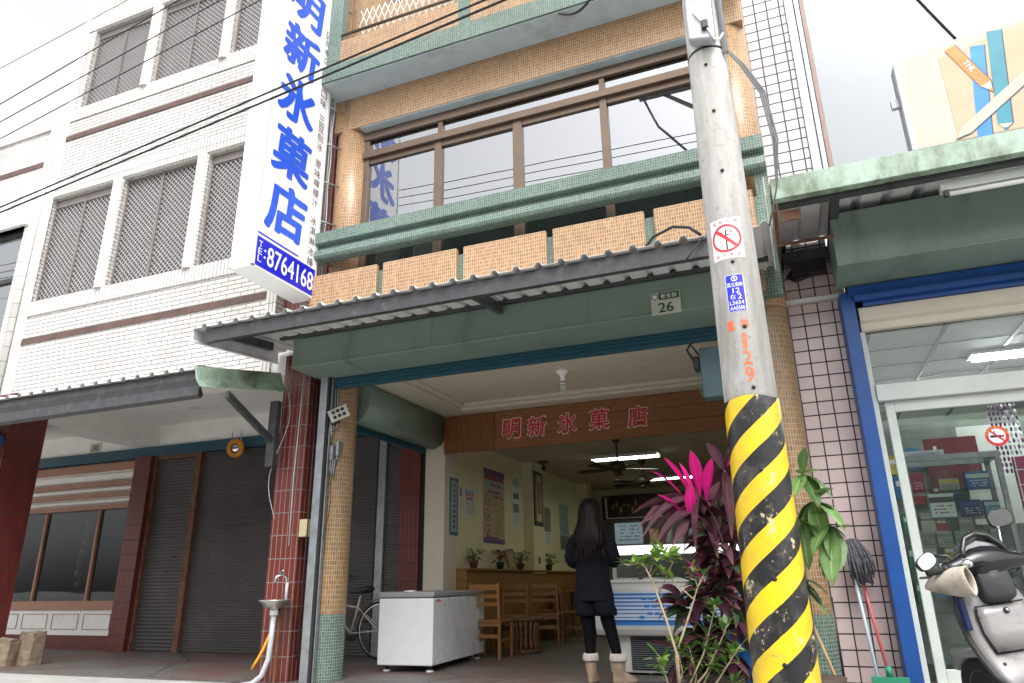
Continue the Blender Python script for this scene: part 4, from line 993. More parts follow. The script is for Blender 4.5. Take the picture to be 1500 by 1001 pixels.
# ---- pink and purple cordyline
magenta = LEAF('magenta_leaf', (0.80, 0.012, 0.26), (0.62, 0.010, 0.20), 9, 0.42, 0.35, 0.3)
purple = LEAF('purple_leaf', (0.040, 0.014, 0.020), (0.075, 0.018, 0.032), 6, 0.55, 0.15, 0.15)
mauve = LEAF('mauve_leaf', (0.065, 0.027, 0.038), (0.12, 0.036, 0.056), 6, 0.55, 0.2, 0.15)
stem_m = M('grey_brown_stem', (0.20, 0.16, 0.11), 0.8, var=0.3, scale=20)
twig_m = M('pale_twig', (0.42, 0.34, 0.22), 0.8, var=0.2, scale=20)
pot_m = M('dark_clay_pot', (0.07, 0.05, 0.04), 0.8, var=0.15)
soil_m = M('soil', (0.06, 0.045, 0.03), 0.9)
CP = thing('cordyline_plant', 'tall potted plant with bright magenta young leaves above dark purple ones', 'plant', (-0.66, 5.1, 0))
b = B(pot_m, soil_m); b.lathe([(0.14, 0.0), (0.19, 0.26), (0.20, 0.30), (0.18, 0.30), (0.175, 0.27)], (-0.66, 5.12, 0.0), 24); b.m(1); b.lathe([(0.0, 0), (0.175, 0.0)], (-0.66, 5.12, 0.272), 20, cap=False); b.build('pot', CP)
tops = [on(1026, 735, 5.1), on(1062, 690, 5.12), on(1050, 800, 5.0), on(1078, 760, 5.2)]
b = B(stem_m)
for i, t in enumerate(tops):
    b.tube([(-0.66 + 0.05 * (i - 1.5), 5.12, 0.25), (-0.66 + 0.06 * (i - 1.5), 5.12, 0.7), t - Vector((0.01, 0, 0.12)), t], [0.018, 0.016, 0.013, 0.010], 7)
b.build('stems', CP)
r_ = random.Random(5)
dkleaf = LEAF('dark_green_leaf', (0.035, 0.07, 0.025), (0.022, 0.045, 0.018), 6, 0.5, 0.15, 0.3)
b = B(magenta, purple, mauve, dkleaf)
def frond(m, c, px, py, dy, w, droop, fold=0.3): b.m(m); leaf(b, c, on(px, py, 5.1 + dy), w, droop, fold, 10, 0.45 if m else 1.15, roll=r_.choice((-1, 1)) * r_.uniform(0.5, 1.0) if m else 0.0)
c0, c1, c2, c3 = tops
for bx, by, px, py, dy, w, dr in ((1026, 728, 1011, 660, -0.05, 0.105, 0.03), (1034, 735, 1043, 671, -0.08, 0.085, 0.05), (1016, 732, 972, 670, -0.12, 0.07, 0.06), (1008, 738, 952, 690, -0.1, 0.05, 0.10), (1020, 735, 995, 678, 0.05, 0.06, 0.05)): frond(0, on(bx, by, 5.1), px, py, dy, w, dr)
for bx, by, px, py, dy, w, dr in ((1008, 765, 962, 724, -0.18, 0.075, 0.08), (1014, 772, 1010, 708, -0.14, 0.075, 0.02), (1008, 768, 985, 722, -0.05, 0.05, 0.03)): frond(0, on(bx, by, 5.03), px, py, dy, w, dr)
frond(0, on(1040, 870, 4.95), 1003, 818, -0.22, 0.05, 0.05); frond(0, on(1040, 868, 4.95), 1052, 830, -0.1, 0.035, 0.03); frond(0, on(1060, 700, 5.12), 1085, 650, 0.0, 0.05, 0.05)
for px, py, dy, w, dr, m in ((926, 753, -0.25, 0.065, 0.12, 2), (933, 778, -0.1, 0.05, 0.22, 2), (940, 790, -0.3, 0.055, 0.20, 1), (950, 792, 0.0, 0.075, 0.14, 2), (1001, 818, -0.3, 0.085, 0.10, 1),
                             (1020, 812, -0.35, 0.085, 0.22, 2), (965, 815, -0.2, 0.06, 0.24, 1), (1040, 742, -0.3, 0.06, 0.08, 2), (1060, 800, -0.3, 0.075, 0.12, 2), (1085, 745, 0.1, 0.07, 0.14, 1)):
    frond(m, c0, px, py, dy, w, dr)
for px, py, dy, w, dr, m in ((1078, 640, 0.0, 0.055, 0.05, 1), (1085, 655, 0.1, 0.06, 0.08, 2), (1035, 650, 0.15, 0.07, 0.1, 1), (1072, 790, -0.25, 0.085, 0.12, 1), (1095, 720, 0.2, 0.06, 0.2, 1), (1078, 795, -0.1, 0.085, 0.2, 2), (1045, 740, 0.25, 0.08, 0.2, 1), (1090, 700, -0.1, 0.07, 0.15, 1)):
    frond(m, c1, px, py, dy, w, dr)
for px, py, dy, w, dr in ((1000, 700, 0.1, .06, .08), (980, 735, 0.0, .06, .1), (955, 742, -.1, .06, .12), (945, 765, -.2, .07, .16), (960, 800, -.3, .07, .2), (985, 800, -.25, .08, .12), (1055, 705, .1, .08, .05), (1070, 720, -.1, .08, .08), (1075, 770, -.2, .09, .15), (1050, 815, -.3, .09, .12), (1090, 780, .1, .08, .18)): frond(r_.choice((1, 1, 2)), on(1032, 755, 5.1), px, py, dy, w, dr)
for c, nn, zz in ((c2, 26, 0.0), (c3, 20, 0.0), (on(1040, 870, 4.97), 30, 0), (on(1035, 930, 5.0), 30, 0), (on(1075, 900, 5.1), 26, 0), (on(1065, 840, 5.1), 26, 0), (on(1010, 890, 5.05), 22, 0), (on(1085, 830, 5.2), 20, 0), (on(1060, 960, 5.0), 26, 0), (on(1015, 960, 5.0), 22, 0), (on(1085, 790, 5.25), 16, 0)):
    for i in range(nn):
        a = r_.uniform(0, 2 * PI); el = r_.uniform(-0.9, 0.5); L = r_.uniform(0.20, 0.36)
        d = Vector((math.cos(a) * math.cos(el) * 0.8, math.sin(a) * math.cos(el), math.sin(el))) * L
        b.m(r_.choice((1, 1, 1, 2, 2, 3))); leaf(b, c + d * 0.1, c + d, r_.uniform(0.05, 0.085), r_.uniform(0.08, 0.22), 0.3, 7, roll=r_.uniform(-1.0, 1.0))
b.build('leaves', CP, recalc=False)

# ---- small leaved shrub in front
lime = LEAF('young_green_leaf', (0.20, 0.34, 0.05), (0.11, 0.24, 0.035), 8, 0.38, 0.3)
green1 = LEAF('mid_green_leaf', (0.075, 0.16, 0.035), (0.045, 0.11, 0.025), 8, 0.38, 0.25)
SB = thing('leafy_shrub', 'thin stemmed shrub with small light green leaves before the purple plant', 'shrub', (-0.78, 4.7, 0))
b = B(pot_m, soil_m); b.lathe([(0.13, 0.0), (0.17, 0.2), (0.18, 0.22), (0.16, 0.22), (0.155, 0.2)], (-0.74, 4.72, 0.0), 20); b.m(1); b.lathe([(0.0, 0), (0.155, 0.0)], (-0.74, 4.72, 0.202), 20, cap=False); b.build('pot', SB)
tw = B(twig_m); lf = B(lime, green1)
def spray(pts, dy, r0, nleaf, spread, mats, size, only_tip=0.0):
    P = [on(x, y, 4.7 + dy * (i / (len(pts) - 1))) for i, (x, y) in enumerate(pts)]
    tw.tube(P, [r0 * (1 - 0.7 * i / (len(P) - 1)) for i in range(len(P))], 6)
    for j in range(int(nleaf * 1.7)):
        t = only_tip + (1 - only_tip) * r_.random() ** 0.7; f = t * (len(P) - 1); i = min(int(f), len(P) - 2); c = P[i].lerp(P[i + 1], f - i)
        a = r_.uniform(0, 2 * PI); el = r_.uniform(-0.3, 0.9); L = size * r_.uniform(0.6, 1.15)
        d = Vector((math.cos(a) * math.cos(el), math.sin(a) * math.cos(el), math.sin(el)))
        tw.tube([c, c + d * spread * 0.4], 0.0015, 4); lf.m(r_.choice(mats)); leaf(lf, c + d * spread * 0.35, c + d * (spread * 0.35 + L), L * 0.42, r_.uniform(-0.1, 0.15), 0.2, 6)
base = (998, 1030)
spray([base, (992, 960), (975, 905), (955, 850), (942, 825), (918, 828)], -0.15, 0.011, 22, 0.05, (0, 0, 0, 1), 0.075, 0.55)
spray([(950, 845), (958, 820), (972, 815)], -0.15, 0.005, 12, 0.05, (0,), 0.095, 0.4)
spray([(965, 870), (985, 825), (975, 808)], -0.1, 0.006, 12, 0.05, (0,), 0.10, 0.45)
spray([base, (990, 960), (1010, 900), (1022, 860), (1012, 830)], 0.1, 0.010, 10, 0.05, (0, 1), 0.07, 0.5)
spray([(1018, 880), (985, 850), (965, 835)], 0.0, 0.005, 8, 0.05, (0, 0, 1), 0.075, 0.3)
spray([(1022, 860), (1035, 835)], 0.1, 0.004, 6, 0.04, (1,), 0.06, 0.2)
for q in ([base, (1030, 960), (1045, 900), (1050, 885)], [base, (1035, 985), (1060, 930), (1065, 915)], [(1010, 1030), (1050, 1000), (1075, 960), (1085, 945)], [(990, 1040), (975, 990), (965, 960)], [(1010, 1040), (1020, 990), (1010, 950)], [(1030, 1040), (1065, 1010), (1075, 1000)], [(985, 1040), (1000, 985), (990, 940)], [(1010, 1040), (1045, 975), (1030, 945)]):
    spray(q, r_.uniform(-0.15, 0.2), 0.007, 15, 0.05, (0, 1, 1), 0.085, 0.35)
tw.build('twigs', SB); lf.build('leaves', SB, recalc=False)

# ---- money tree behind the pole
bigleaf = LEAF('broad_green_leaf', (0.19, 0.31, 0.10), (0.125, 0.235, 0.07), 6, 0.35, 0.25)
MT = thing('broadleaf_plant', 'potted plant with long drooping green leaflets between the pole and the pink pillar', 'plant', (-0.05, 5.55, 0))
b = B(pot_m); b.lathe([(0.13, 0.0), (0.17, 0.2), (0.18, 0.24), (0.16, 0.24)], (-0.05, 5.55, 0.0), 20); b.build('pot', MT)
b = B(stem_m); b.tube([(-0.05, 5.55, 0.2), (-0.04, 5.55, 0.9), on(1158, 745, 5.55), on(1165, 705, 5.55)], [0.02, 0.017, 0.012, 0.008], 8)
hubs = []
for hx, hy in ((1176, 695), (1192, 735), (1215, 770), (1168, 850), (1172, 760)):
    h = on(hx, hy, 5.5); hubs.append(h); b.tube([on(1160, min(hy + 40, 860), 5.55), h], 0.005, 6)
b.build('stems', MT)
b = B(bigleaf, green1)
for h, L in ((0, ((1180, 656), (1165, 690), (1205, 690), (1222, 735), (1200, 745), (1162, 730))), (1, ((1225, 750), (1238, 778), (1205, 800), (1178, 790), (1168, 770), (1222, 715))),
             (2, ((1240, 790), (1232, 835), (1208, 848), (1190, 815), (1245, 772), (1220, 860), (1200, 835))), (3, ((1205, 885), (1218, 910), (1180, 880), (1165, 880), (1212, 870))), (4, ((1150, 800), (1195, 805), (1165, 815), (1140, 760), (1200, 775), (1215, 755), (1185, 835)))):
    for i, (x, y) in enumerate(L):
        b.m(0 if i % 4 else 1); leaf(b, hubs[h], on(x, y, 5.5 + r_.uniform(-0.15, 0.12)), r_.uniform(0.11, 0.15), r_.uniform(0.0, 0.14), 0.18, 9, shape=0.75)
b.build('leaves', MT, recalc=False)

blue_pl = M('blue_plastic', (0.01, 0.16, 0.55), 0.4, var=0.08)
BK = thing('plastic_bucket', 'blue plastic bucket half hidden behind the striped pole', 'bucket', (-0.47, 5.45, 0))
b = B(blue_pl); b.lathe([(0.0, 0.02), (0.13, 0.0), (0.165, 0.50), (0.175, 0.50), (0.175, 0.53), (0.155, 0.53), (0.125, 0.03)], (-0.47, 5.45, 0.03), 28); b.build('tub', BK)
b = B(galv); b.tube([(-0.47 + 0.165 * math.cos(t), 5.45 - 0.05, 0.55 + 0.16 * math.sin(t)) for t in [PI * i / 14 for i in range(15)]], 0.004, 6); b.build('handle', BK)

# ================================================================== mops and broom against the pink pillar
pale_blue = M('pale_blue_handle', (0.42, 0.50, 0.56), 0.45, var=0.08); redh = M('faded_red_handle', (0.45, 0.10, 0.10), 0.45, var=0.1)
mopgrey = M('grey_mop_yarn', (0.085, 0.085, 0.10), 0.95, var=0.5, scale=40); greenbr = M('green_broom', (0.02, 0.22, 0.12), 0.6, var=0.1)
MP = thing('string_mop', 'grey string mop stored head up on its pale blue handle', 'mop', (0.345, 6.2, 0))
b = B(pale_blue); b.tube([(0.355, 6.10, 0.0), on(1240, 795, 6.30)], 0.0125, 10); b.build('handle', MP)
b = B(mopgrey)
hd = on(1242, 795, 6.29)
for i in range(64):
    a = r_.uniform(0, 2 * PI); rr = r_.uniform(0.015, 0.075); L = r_.uniform(0.22, 0.34)
    p1 = hd + Vector((0.028 + rr * math.cos(a) * 0.6, -0.02 + rr * 0.4 * math.sin(a) - 0.02, 0.03 - abs(rr) * 0.2)); p2 = p1 + Vector((0.03 + rr * 0.55 * math.cos(a), -0.01 - .02 * r_.random(), -L * 0.5)); p3 = p2 + Vector((r_.uniform(-0.02, 0.025), 0, -L * 0.5))
    b.tube([hd + Vector((0.0, -0.02, 0.01)), p1, p2, p3], [0.006, 0.008, 0.008, 0.006], 5)
b.build('yarn_head', MP)
b = B(M('red_ferrule', (0.6, 0.02, 0.05), 0.4)); b.ell(hd + Vector((-0.01, -0.03, -0.02)), 0.03, 0.03, 0.03); b.build('ferrule', MP)
RM = thing('floor_squeegee', 'red handled broom with green head leaning on the pink tiles', 'broom', (0.43, 6.2, 0))
b = B(redh); b.tube([(0.42, 6.12, 0.19), on(1256, 825, 6.33)], 0.0125, 10); b.build('handle', RM)
b = B(greenbr, redh); b.box(0.30, 6.06, 0.13, 0.54, 6.13, 0.19); b.tube([(0.42, 6.12, 0.19), (0.42, 6.12, 0.26)], 0.022, 10); b.m(1)
for i in range(60): x = 0.305 + 0.004 * i; b.tube([(x, 6.08 + .03 * (i % 2), 0.13), (x + r_.uniform(-.01, .01), 6.07 + .05 * r_.random(), 0.03)], 0.0025, 4)
b.build('brush_head', RM)
WB2 = thing('wooden_broom', 'wooden broom handle standing beside the foot of the striped pole', 'broom', (0.03, 5.9, 0))
b = B(WOOD('pale_ash', (0.50, 0.33, 0.16), (0.60, 0.42, 0.22))); b.tube([(0.06, 5.75, 0.22), on(1186, 905, 5.95)], 0.012, 8); b.build('handle', WB2)
b = B(M('red_bristle', (0.55, 0.03, 0.05), 0.7))
for i in range(40): b.tube([(0.06 + .002 * (i - 20) * .5, 5.75, 0.22), (0.065 + 0.006 * (i - 20), 5.72 + r_.uniform(-.02, .02), 0.0)], 0.0028, 4)
b.build('bristles', WB2)
b = B(black_pl); b.tube([(0.12, 6.34, 0.0), (0.115, 6.36, 0.72)], 0.016, 10); b.lathe([(0.03, 0), (0.03, 0.02)], (0.12, 6.34, 0), 14)
tag(b.build('rubber_post'), 'short black post standing against the pink tiles', 'post')

# ================================================================== chest freezer
enamel = M('white_enamel', (0.66, 0.68, 0.70), 0.28, var=0.02, scale=2, dirt=((0.62, 0.63, 0.64), 0.05, 1.6, (1, 1, 0.6)))
lid_m = M('grey_lid', (0.26, 0.27, 0.28), 0.45, var=0.06)
CF = thing('chest_freezer', 'white chest freezer with grey lid at the shop entrance', 'freezer', (-4.05, 7.83, 0))
Mz = Matrix.Translation((-4.37, 7.02, 0)) @ Matrix.Rotation(R(4.2), 4, 'Z')
def fz(b, name, bev=0, parent=CF): b.xf(Mz); return b.build(name, parent, bevel=bev)
b = B(enamel); b.box(0, 0, 0.065, 0.635, 1.58, 0.725); FB = fz(b, 'cabinet', 0.012)
b = B(black_pl); b.box(0.006, 0.006, 0.7255, 0.629, 1.574, 0.7285); fz(b, 'gasket')
b = B(lid_m); b.box(-0.008, -0.010, 0.731, 0.643, 1.59, 0.79); fz(b, 'lid', 0.014)
b = B(enamel); b.lathe([(0.075, 0), (0.06, 0.014), (0.0, 0.018)], (0.34, 0.05, 0.789), 20); fz(b, 'lid_handle')
b = B(M('freezer_vent', (0.25, 0.22, 0.16), 0.6)); b.box(0.634, 1.40, 0.20, 0.640, 1.54, 0.32)
for i in range(5): b.box(0.638, 1.42, 0.215 + i * 0.02, 0.645, 1.52, 0.225 + i * 0.02)
adopt(fz(b, 'vent_grille'), FB)
b = B(white_ink, red_ink, sign_blue); b.box(0.634, 0.06, 0.675, 0.6365, 0.20, 0.715); b.m(1); b.box(0.636, 0.065, 0.685, 0.6375, 0.195, 0.700); b.m(2); b.box(0.636, 0.085, 0.703, 0.6375, 0.175, 0.712); adopt(fz(b, 'badge'), FB)
for x, y in ((0.07, 0.10), (0.565, 0.10), (0.07, 1.48), (0.565, 1.48)):
    b = B(black_pl, white_ink); b.lathe([(0.025, 0.02), (0.02, 0.07)], (x, y, 0), 12); b.m(1); b.lathe([(0.042, 0.0), (0.042, 0.012), (0.02, 0.022)], (x, y, 0), 14); fz(b, 'foot')

# ================================================================== ice cream counter
counter_white = M('counter_enamel', (0.58, 0.57, 0.54), 0.35, var=0.04, dirt=((0.42, 0.40, 0.36), 0.3, 4))
blue_print = M('blue_print', (0.03, 0.17, 0.50), 0.35, var=0.08); pale_print = M('pale_print', (0.52, 0.58, 0.64), 0.35, var=0.05)
IC = thing('ice_cream_counter', 'glass fronted ice cream counter with blue striped front and ribbed grille', 'counter', (-1.3, 7.75, 0))
xa, xb = -2.05, -0.50
b = B(counter_white); b.box(xa + 0.10, 7.42, 0.02, xb - 0.08, 8.12, 0.37); b.prism([(7.33, 0.36), (8.16, 0.36), (8.16, 0.84), (7.35, 0.84), (7.30, 0.79), (7.295, 0.42)], 'x', xa, xb); b.box(xa, 7.36, 0.842, xb, 7.42, 0.875); b.box(xa, 8.10, 0.842, xb, 8.16, 1.22); IB = b.build('body', IC, bevel=0.015)
b = B(black_gap, galv); b.box(xa + 0.32, 7.405, 0.05, xb - 0.35, 7.421, 0.345); b.m(1)
for i in range(15): b.prism([(7.405, 0.06 + i * 0.019), (7.392, 0.064 + i * 0.019), (7.405, 0.070 + i * 0.019)], 'x', xa + 0.32, xb - 0.35)
b.build('ribbed_grille', IC)
b = B(pale_print, blue_print); b.box(xa + 0.06, 7.288, 0.44, xb - 0.06, 7.296, 0.765); b.m(1)
y = 7.2865
for i in range(9): z = 0.455 + i * 0.034; b.box(xa + 0.07, y, z, xb - 0.07, y + 0.001, z + (0.05 if i == 0 else 0.004 + 0.0022 * i))
for i in range(26): x = xa + 0.45 + (i * 0.097) % 0.75; z = 0.515 + 0.034 * ((i * 5) % 7); b.box(x, y - 0.001, z, x + 0.05, y - 0.0003, z + 0.026)
b.build('printed_front', IC)
b = B(pane_clear); b.prism([(7.38, 0.876), (7.386, 0.876), (7.596, 1.13), (7.59, 1.13)], 'x', xa + 0.04, xb - 0.04); b.box(xa + 0.03, 7.60, 1.225, xb - 0.03, 8.12, 1.233); b.build('front_glass', IC)
b = B(white_frame); 
for x in (xa, xb - 0.035): b.prism([(7.37, 0.86), (7.41, 0.86), (7.64, 1.13), (7.64, 1.225), (7.57, 1.225), (7.57, 1.12)], 'x', x, x + 0.035)
b.build('end_frame', IC)
b = B(EMIT('counter_tube', (0.93, 1.0, 0.97), 1.1), white_frame); b.box(xa + 0.04, 7.575, 1.125, xb - 0.04, 7.59, 1.205); b.m(1); b.box(xa + 0.04, 7.592, 1.12, xb - 0.04, 7.66, 1.215); b.build('light_strip', IC)
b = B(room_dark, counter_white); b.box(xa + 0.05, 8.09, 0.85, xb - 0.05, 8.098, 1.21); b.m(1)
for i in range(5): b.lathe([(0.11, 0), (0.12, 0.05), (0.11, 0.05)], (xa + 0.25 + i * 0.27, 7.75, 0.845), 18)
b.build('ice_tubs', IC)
paper = M('white_paper', (0.62, 0.66, 0.66), 0.7, var=0.03); paper_b = M('pale_blue_paper', (0.30, 0.40, 0.42), 0.7, var=0.04); ink_b = M('faded_blue_ink', (0.05, 0.12, 0.22), 0.6); kraft = M('tan_card', (0.35, 0.24, 0.13), 0.7)
def scribble(b, x0, x1, z0, z1, rows, y, ax='x', seed=1, hgt=0.5, x_off=0.0):
    """rows of faded, unreadable writing"""
    q = random.Random(seed); dz = (z1 - z0) / rows
    for i in range(rows):
        x = x0 + q.uniform(0, 0.15) * (x1 - x0)
        while x < x1 - 0.006:
            w = q.uniform(0.3, 0.9) * dz; z = z1 - (i + 0.5) * dz; h = dz * hgt * q.uniform(0.5, 1)
            if q.random() < 0.82:
                e = min(x + w, x1)
                if ax == 'x': b.poly([(x, y, z - h / 2), (e, y, z - h / 2), (e, y, z + h / 2), (x, y, z + h / 2)])
                else: b.poly([(y, x, z - h / 2), (y, e, z - h / 2), (y, e, z + h / 2), (y, x, z + h / 2)])
            x += w * 1.25
NT = thing('paper_notice', 'pale blue handwritten notice standing on the ice cream counter', 'notice', (-1.78, 7.75, 1.233))
b = B(paper_b, ink_b); b.box(-1.90, 7.72, 1.236, -1.60, 7.725, 1.455); b.m(1); scribble(b, -1.87, -1.63, 1.26, 1.44, 5, 7.7185, 'x', 3, 0.45); b.build('sheet', NT, recalc=False)
b = B(kraft, paper); b.lathe([(0.045, 0), (0.055, 0.15), (0.05, 0.15)], (-1.49, 7.78, 1.235), 16); tag(b.build('paper_cup'), 'tan paper tub on the counter right of the blue notice', 'tub')
for i, (x, h, c) in enumerate(((-1.36, 0.20, (0.30, 0.32, 0.28)), (-1.24, 0.16, (0.45, 0.42, 0.36)), (-1.12, 0.22, (0.12, 0.16, 0.12)))):
    b = B(M('jar_glass', c, 0.2)); b.lathe([(0.04, 0), (0.045, 0.02), (0.045, h * 0.75), (0.03, h * 0.85), (0.032, h), (0.0, h)], (x, 7.9, 1.235), 16)
    tag(b.build('jar'), ('grey green jar on the counter behind the leaves', 'cream coloured jar on the counter, lowest of three', 'dark jar on the counter, tallest of three')[i], 'jar')

# ================================================================== furniture in the shop
cw1 = WOOD('chair_pine', (0.20, 0.088, 0.024), (0.30, 0.14, 0.04), (8, 8, 1), 5, 0.4)
def chair(label):
    t = thing('wooden_chair', label, 'chair', (0, 0, 0), 'wooden chairs in the shop')
    b = B(cw1); b.box(-0.20, -0.17, 0.415, 0.20, 0.22, 0.44); b.build('seat', t, bevel=0.008)
    for s in (-1, 1):
        b = B(cw1); x = s * 0.185; b.prism([(-0.20, 0.0), (-0.165, 0.0), (-0.165, 0.44), (-0.205, 0.87), (-0.235, 0.87), (-0.20, 0.44)], 'x', x - 0.016, x + 0.016); b.build('leg', t, bevel=0.004, seg=1)
        b = B(cw1); b.prism([(0.185, 0.0), (0.212, 0.0), (0.218, 0.415), (0.18, 0.415)], 'x', x - 0.016, x + 0.016); b.build('leg', t, bevel=0.004, seg=1)
        b = B(cw1); b.box(x - 0.009, -0.165, 0.20, x + 0.009, 0.185, 0.225); b.build('stretcher', t)
    for z0, z1 in ((0.60, 0.645), (0.69, 0.735), (0.785, 0.85)):
        b = B(cw1); yy = -0.19 - (z0 - 0.44) * 0.085; b.prism([(yy - 0.008, z0), (yy + 0.008, z0), (yy + 0.002, z1), (yy - 0.014, z1)], 'x', -0.169, 0.169); b.build('slat', t)
    for y0, y1, z in ((-0.17, -0.155, 0.37), (0.19, 0.208, 0.37), (-0.185, -0.172, 0.24)):
        b = B(cw1); b.box(-0.169, y0, z, 0.169, y1, z + 0.043); b.build('rail', t)
    return t
ch0 = chair('wooden ladder back chair just right of the white freezer, nearest of all')
ch0.location = (-3.73, 8.58, 0)
for x, y, rz, lb in ((-3.95, 9.75, 180, 'wooden chair behind the round stool, back turned to the wall side'), (-3.62, 10.35, 10, 'wooden chair right of the round stool, seen from behind'),
                     (-3.45, 11.2, -80, 'wooden chair turned sideways beyond the round stool'), (-3.95, 11.6, 95, 'wooden chair close to the wainscot ledge at mid room'),
                     (-3.35, 12.5, -85, 'wooden chair partly hidden by the woman, nearer one'), (-3.25, 13.7, 170, 'wooden chair farthest back in the room')):
    dup(ch0, (x, y, 0), R(rz), lb)
cw2 = WOOD('dark_stool_wood', (0.10, 0.045, 0.02), (0.19, 0.09, 0.035), (6, 6, 1), 5, 0.45)
ST = thing('round_stool', 'low round drum shaped stool of dark wood among the chairs', 'stool', (-3.58, 9.35, 0))
b = B(cw2); b.lathe([(0.0, 0.39), (0.22, 0.39), (0.235, 0.405), (0.235, 0.425), (0.22, 0.44), (0.0, 0.44)], (-3.58, 9.35, 0), 28); b.build('top', ST)
b = B(cw2)
for i in range(16):
    a = 2 * PI * i / 16; b.tube([(-3.58 + r * math.cos(a), 9.35 + r * math.sin(a), z) for r, z in ((0.19, 0.03), (0.17, 0.12), (0.155, 0.22), (0.165, 0.32), (0.19, 0.39))], 0.022, 8)
b.lathe([(0.20, 0.0), (0.21, 0.03), (0.20, 0.05)], (-3.58, 9.35, 0), 24); b.build('slatted_drum', ST)
TB = thing('dining_table', 'plain wooden dining table along the wainscot among the chairs', 'table', (-3.75, 12.0, 0))
b = B(cw1); b.box(-4.12, 11.85, 0.70, -3.5, 13.0, 0.73); b.build('top', TB, bevel=0.005)
for x in (-4.06, -3.58):
    for y in (11.92, 12.9): b = B(cw1); b.box(x, y, 0, x + 0.05, y + 0.05, 0.70); b.build('leg', TB)

# ---- things on the wainscot ledge
pothos = LEAF('pothos_leaf', (0.12, 0.24, 0.06), (0.07, 0.15, 0.03), 10, 0.4, 0.3); pothos_l = LEAF('lime_pothos_leaf', (0.34, 0.42, 0.07), (0.20, 0.30, 0.05), 10, 0.4, 0.3)
poin = LEAF('poinsettia_leaf', (0.30, 0.02, 0.025), (0.14, 0.015, 0.02), 10, 0.45, 0.25)
brownpot = M('brown_pot', (0.10, 0.035, 0.02), 0.5); blackpot = M('dark_blue_pot', (0.015, 0.02, 0.035), 0.4)
def potplant(label, x, y, z, pm, mats, n, R0, H, seed):
    t = thing('potted_plant', label, 'potted plant', (x, y, z), 'potted plants on the wainscot ledge')
    b = B(pm, soil_m); b.lathe([(0.045, 0.0), (0.062, 0.085), (0.068, 0.10), (0.06, 0.10)], (x, y, z), 18); b.m(1); b.lathe([(0.0, 0), (0.06, 0)], (x, y, z + 0.095), 16, cap=False); b.build('pot', t)
    q = random.Random(seed); b = B(*mats); s = B(stem_m)
    for i in range(n):
        a = q.uniform(0, 2 * PI); rr = R0 * q.uniform(0.3, 1.0); e = Vector((x + rr * math.cos(a) * 0.6, y + rr * math.sin(a), z + 0.1 + H * q.uniform(0.1, 1.0)))
        s.tube([(x, y, z + 0.09), (x + (e.x - x) * 0.4, y + (e.y - y) * 0.4, z + 0.1 + (e.z - z - 0.1) * 0.8), e], 0.0025, 4)
        L = q.uniform(0.05, 0.09); d = Vector((math.cos(a), math.sin(a), q.uniform(-0.7, 0.3))) * L
        b.m(q.randrange(len(mats))); leaf(b, e, e + d, L * 0.75, 0.08, 0.15, 6)
    s.build('stems', t); b.build('leaves', t, recalc=False)
potplant('dark green trailing pot plant, leftmost on the wainscot ledge', -4.21, 9.1, 1.058, brownpot, (pothos,), 34, 0.20, 0.16, 1)
potplant('dark red leaved plant in a black pot beside the small picture frame', -4.21, 10.02, 1.058, blackpot, (poin, poin, pothos), 30, 0.14, 0.17, 2)
potplant('lime green pot plant just right of the small picture frame', -4.21, 10.85, 1.058, brownpot, (pothos_l, pothos_l, pothos), 40, 0.19, 0.17, 3)
potplant('lime green pot plant beyond the wall pilaster', -4.22, 12.25, 1.058, brownpot, (pothos_l, pothos), 40, 0.20, 0.18, 4)
PFm = thing('picture_frame', 'small silver picture frame leaning on the wainscot ledge', 'picture frame', (-4.2, 10.42, 1.058))
b = B(chrome, kraft); b.box(-0.008, -0.085, 0.0, 0.008, 0.085, 0.30); b.m(1); b.box(0.0081, -0.055, 0.04, 0.0095, 0.055, 0.26)
b.xf(Matrix.Translation((-4.175, 10.42, 1.06)) @ Matrix.Rotation(R(-14), 4, 'Y') @ Matrix.Rotation(R(-35), 4, 'Z')); b.build('frame', PFm)

# ---- wall hangings on the left wall (plane x = -4.312)
def hanging(name, label, cat, y0, y1, z0, z1, mats, draw, x=-4.3115, t=0.006):
    th = thing(name, label, cat, (x, (y0 + y1) / 2, z0)); b = B(*mats); b.box(x, y0, z0, x + t, y1, z1); k = x + t + 0.001
    def rect(m, a, c, d, e, off=0.0): b.m(m); b.poly([(k + off, y0 + a * (y1 - y0), z0 + d * (z1 - z0)), (k + off, y0 + c * (y1 - y0), z0 + d * (z1 - z0)), (k + off, y0 + c * (y1 - y0), z0 + e * (z1 - z0)), (k + off, y0 + a * (y1 - y0), z0 + e * (z1 - z0))])
    def words(m, a, c, d, e, rows, seed, off=0.0006, h=0.5): b.m(m); scribble(b, y0 + a * (y1 - y0), y0 + c * (y1 - y0), z0 + d * (z1 - z0), z0 + e * (z1 - z0), rows, k + off, 'y', seed, h)
    draw(rect, words, b); b.build('sheet', th, recalc=False); return th
steel_blue = M('steel_blue_silk', (0.05, 0.12, 0.17), 0.6); pale_silk = M('pale_silk', (0.30, 0.38, 0.40), 0.6, var=0.05); parch = M('parchment', (0.46, 0.36, 0.20), 0.7, var=0.08, dirt=((0.35, 0.22, 0.12), 0.4, 3)); mag_ink = M('maroon_ink', (0.30, 0.05, 0.09), 0.6); viol = M('violet_ink', (0.14, 0.07, 0.22), 0.6)
def d1(rect, words, b):
    rect(1, 0.14, 0.86, 0.06, 0.95)
    for i in range(9): rect(2, 0.40, 0.62, 0.12 + i * 0.09, 0.17 + i * 0.09, 0.0006)
    for i in range(12): rect(2, 0.70, 0.78, 0.2 + i * 0.055, 0.235 + i * 0.055, 0.0006)
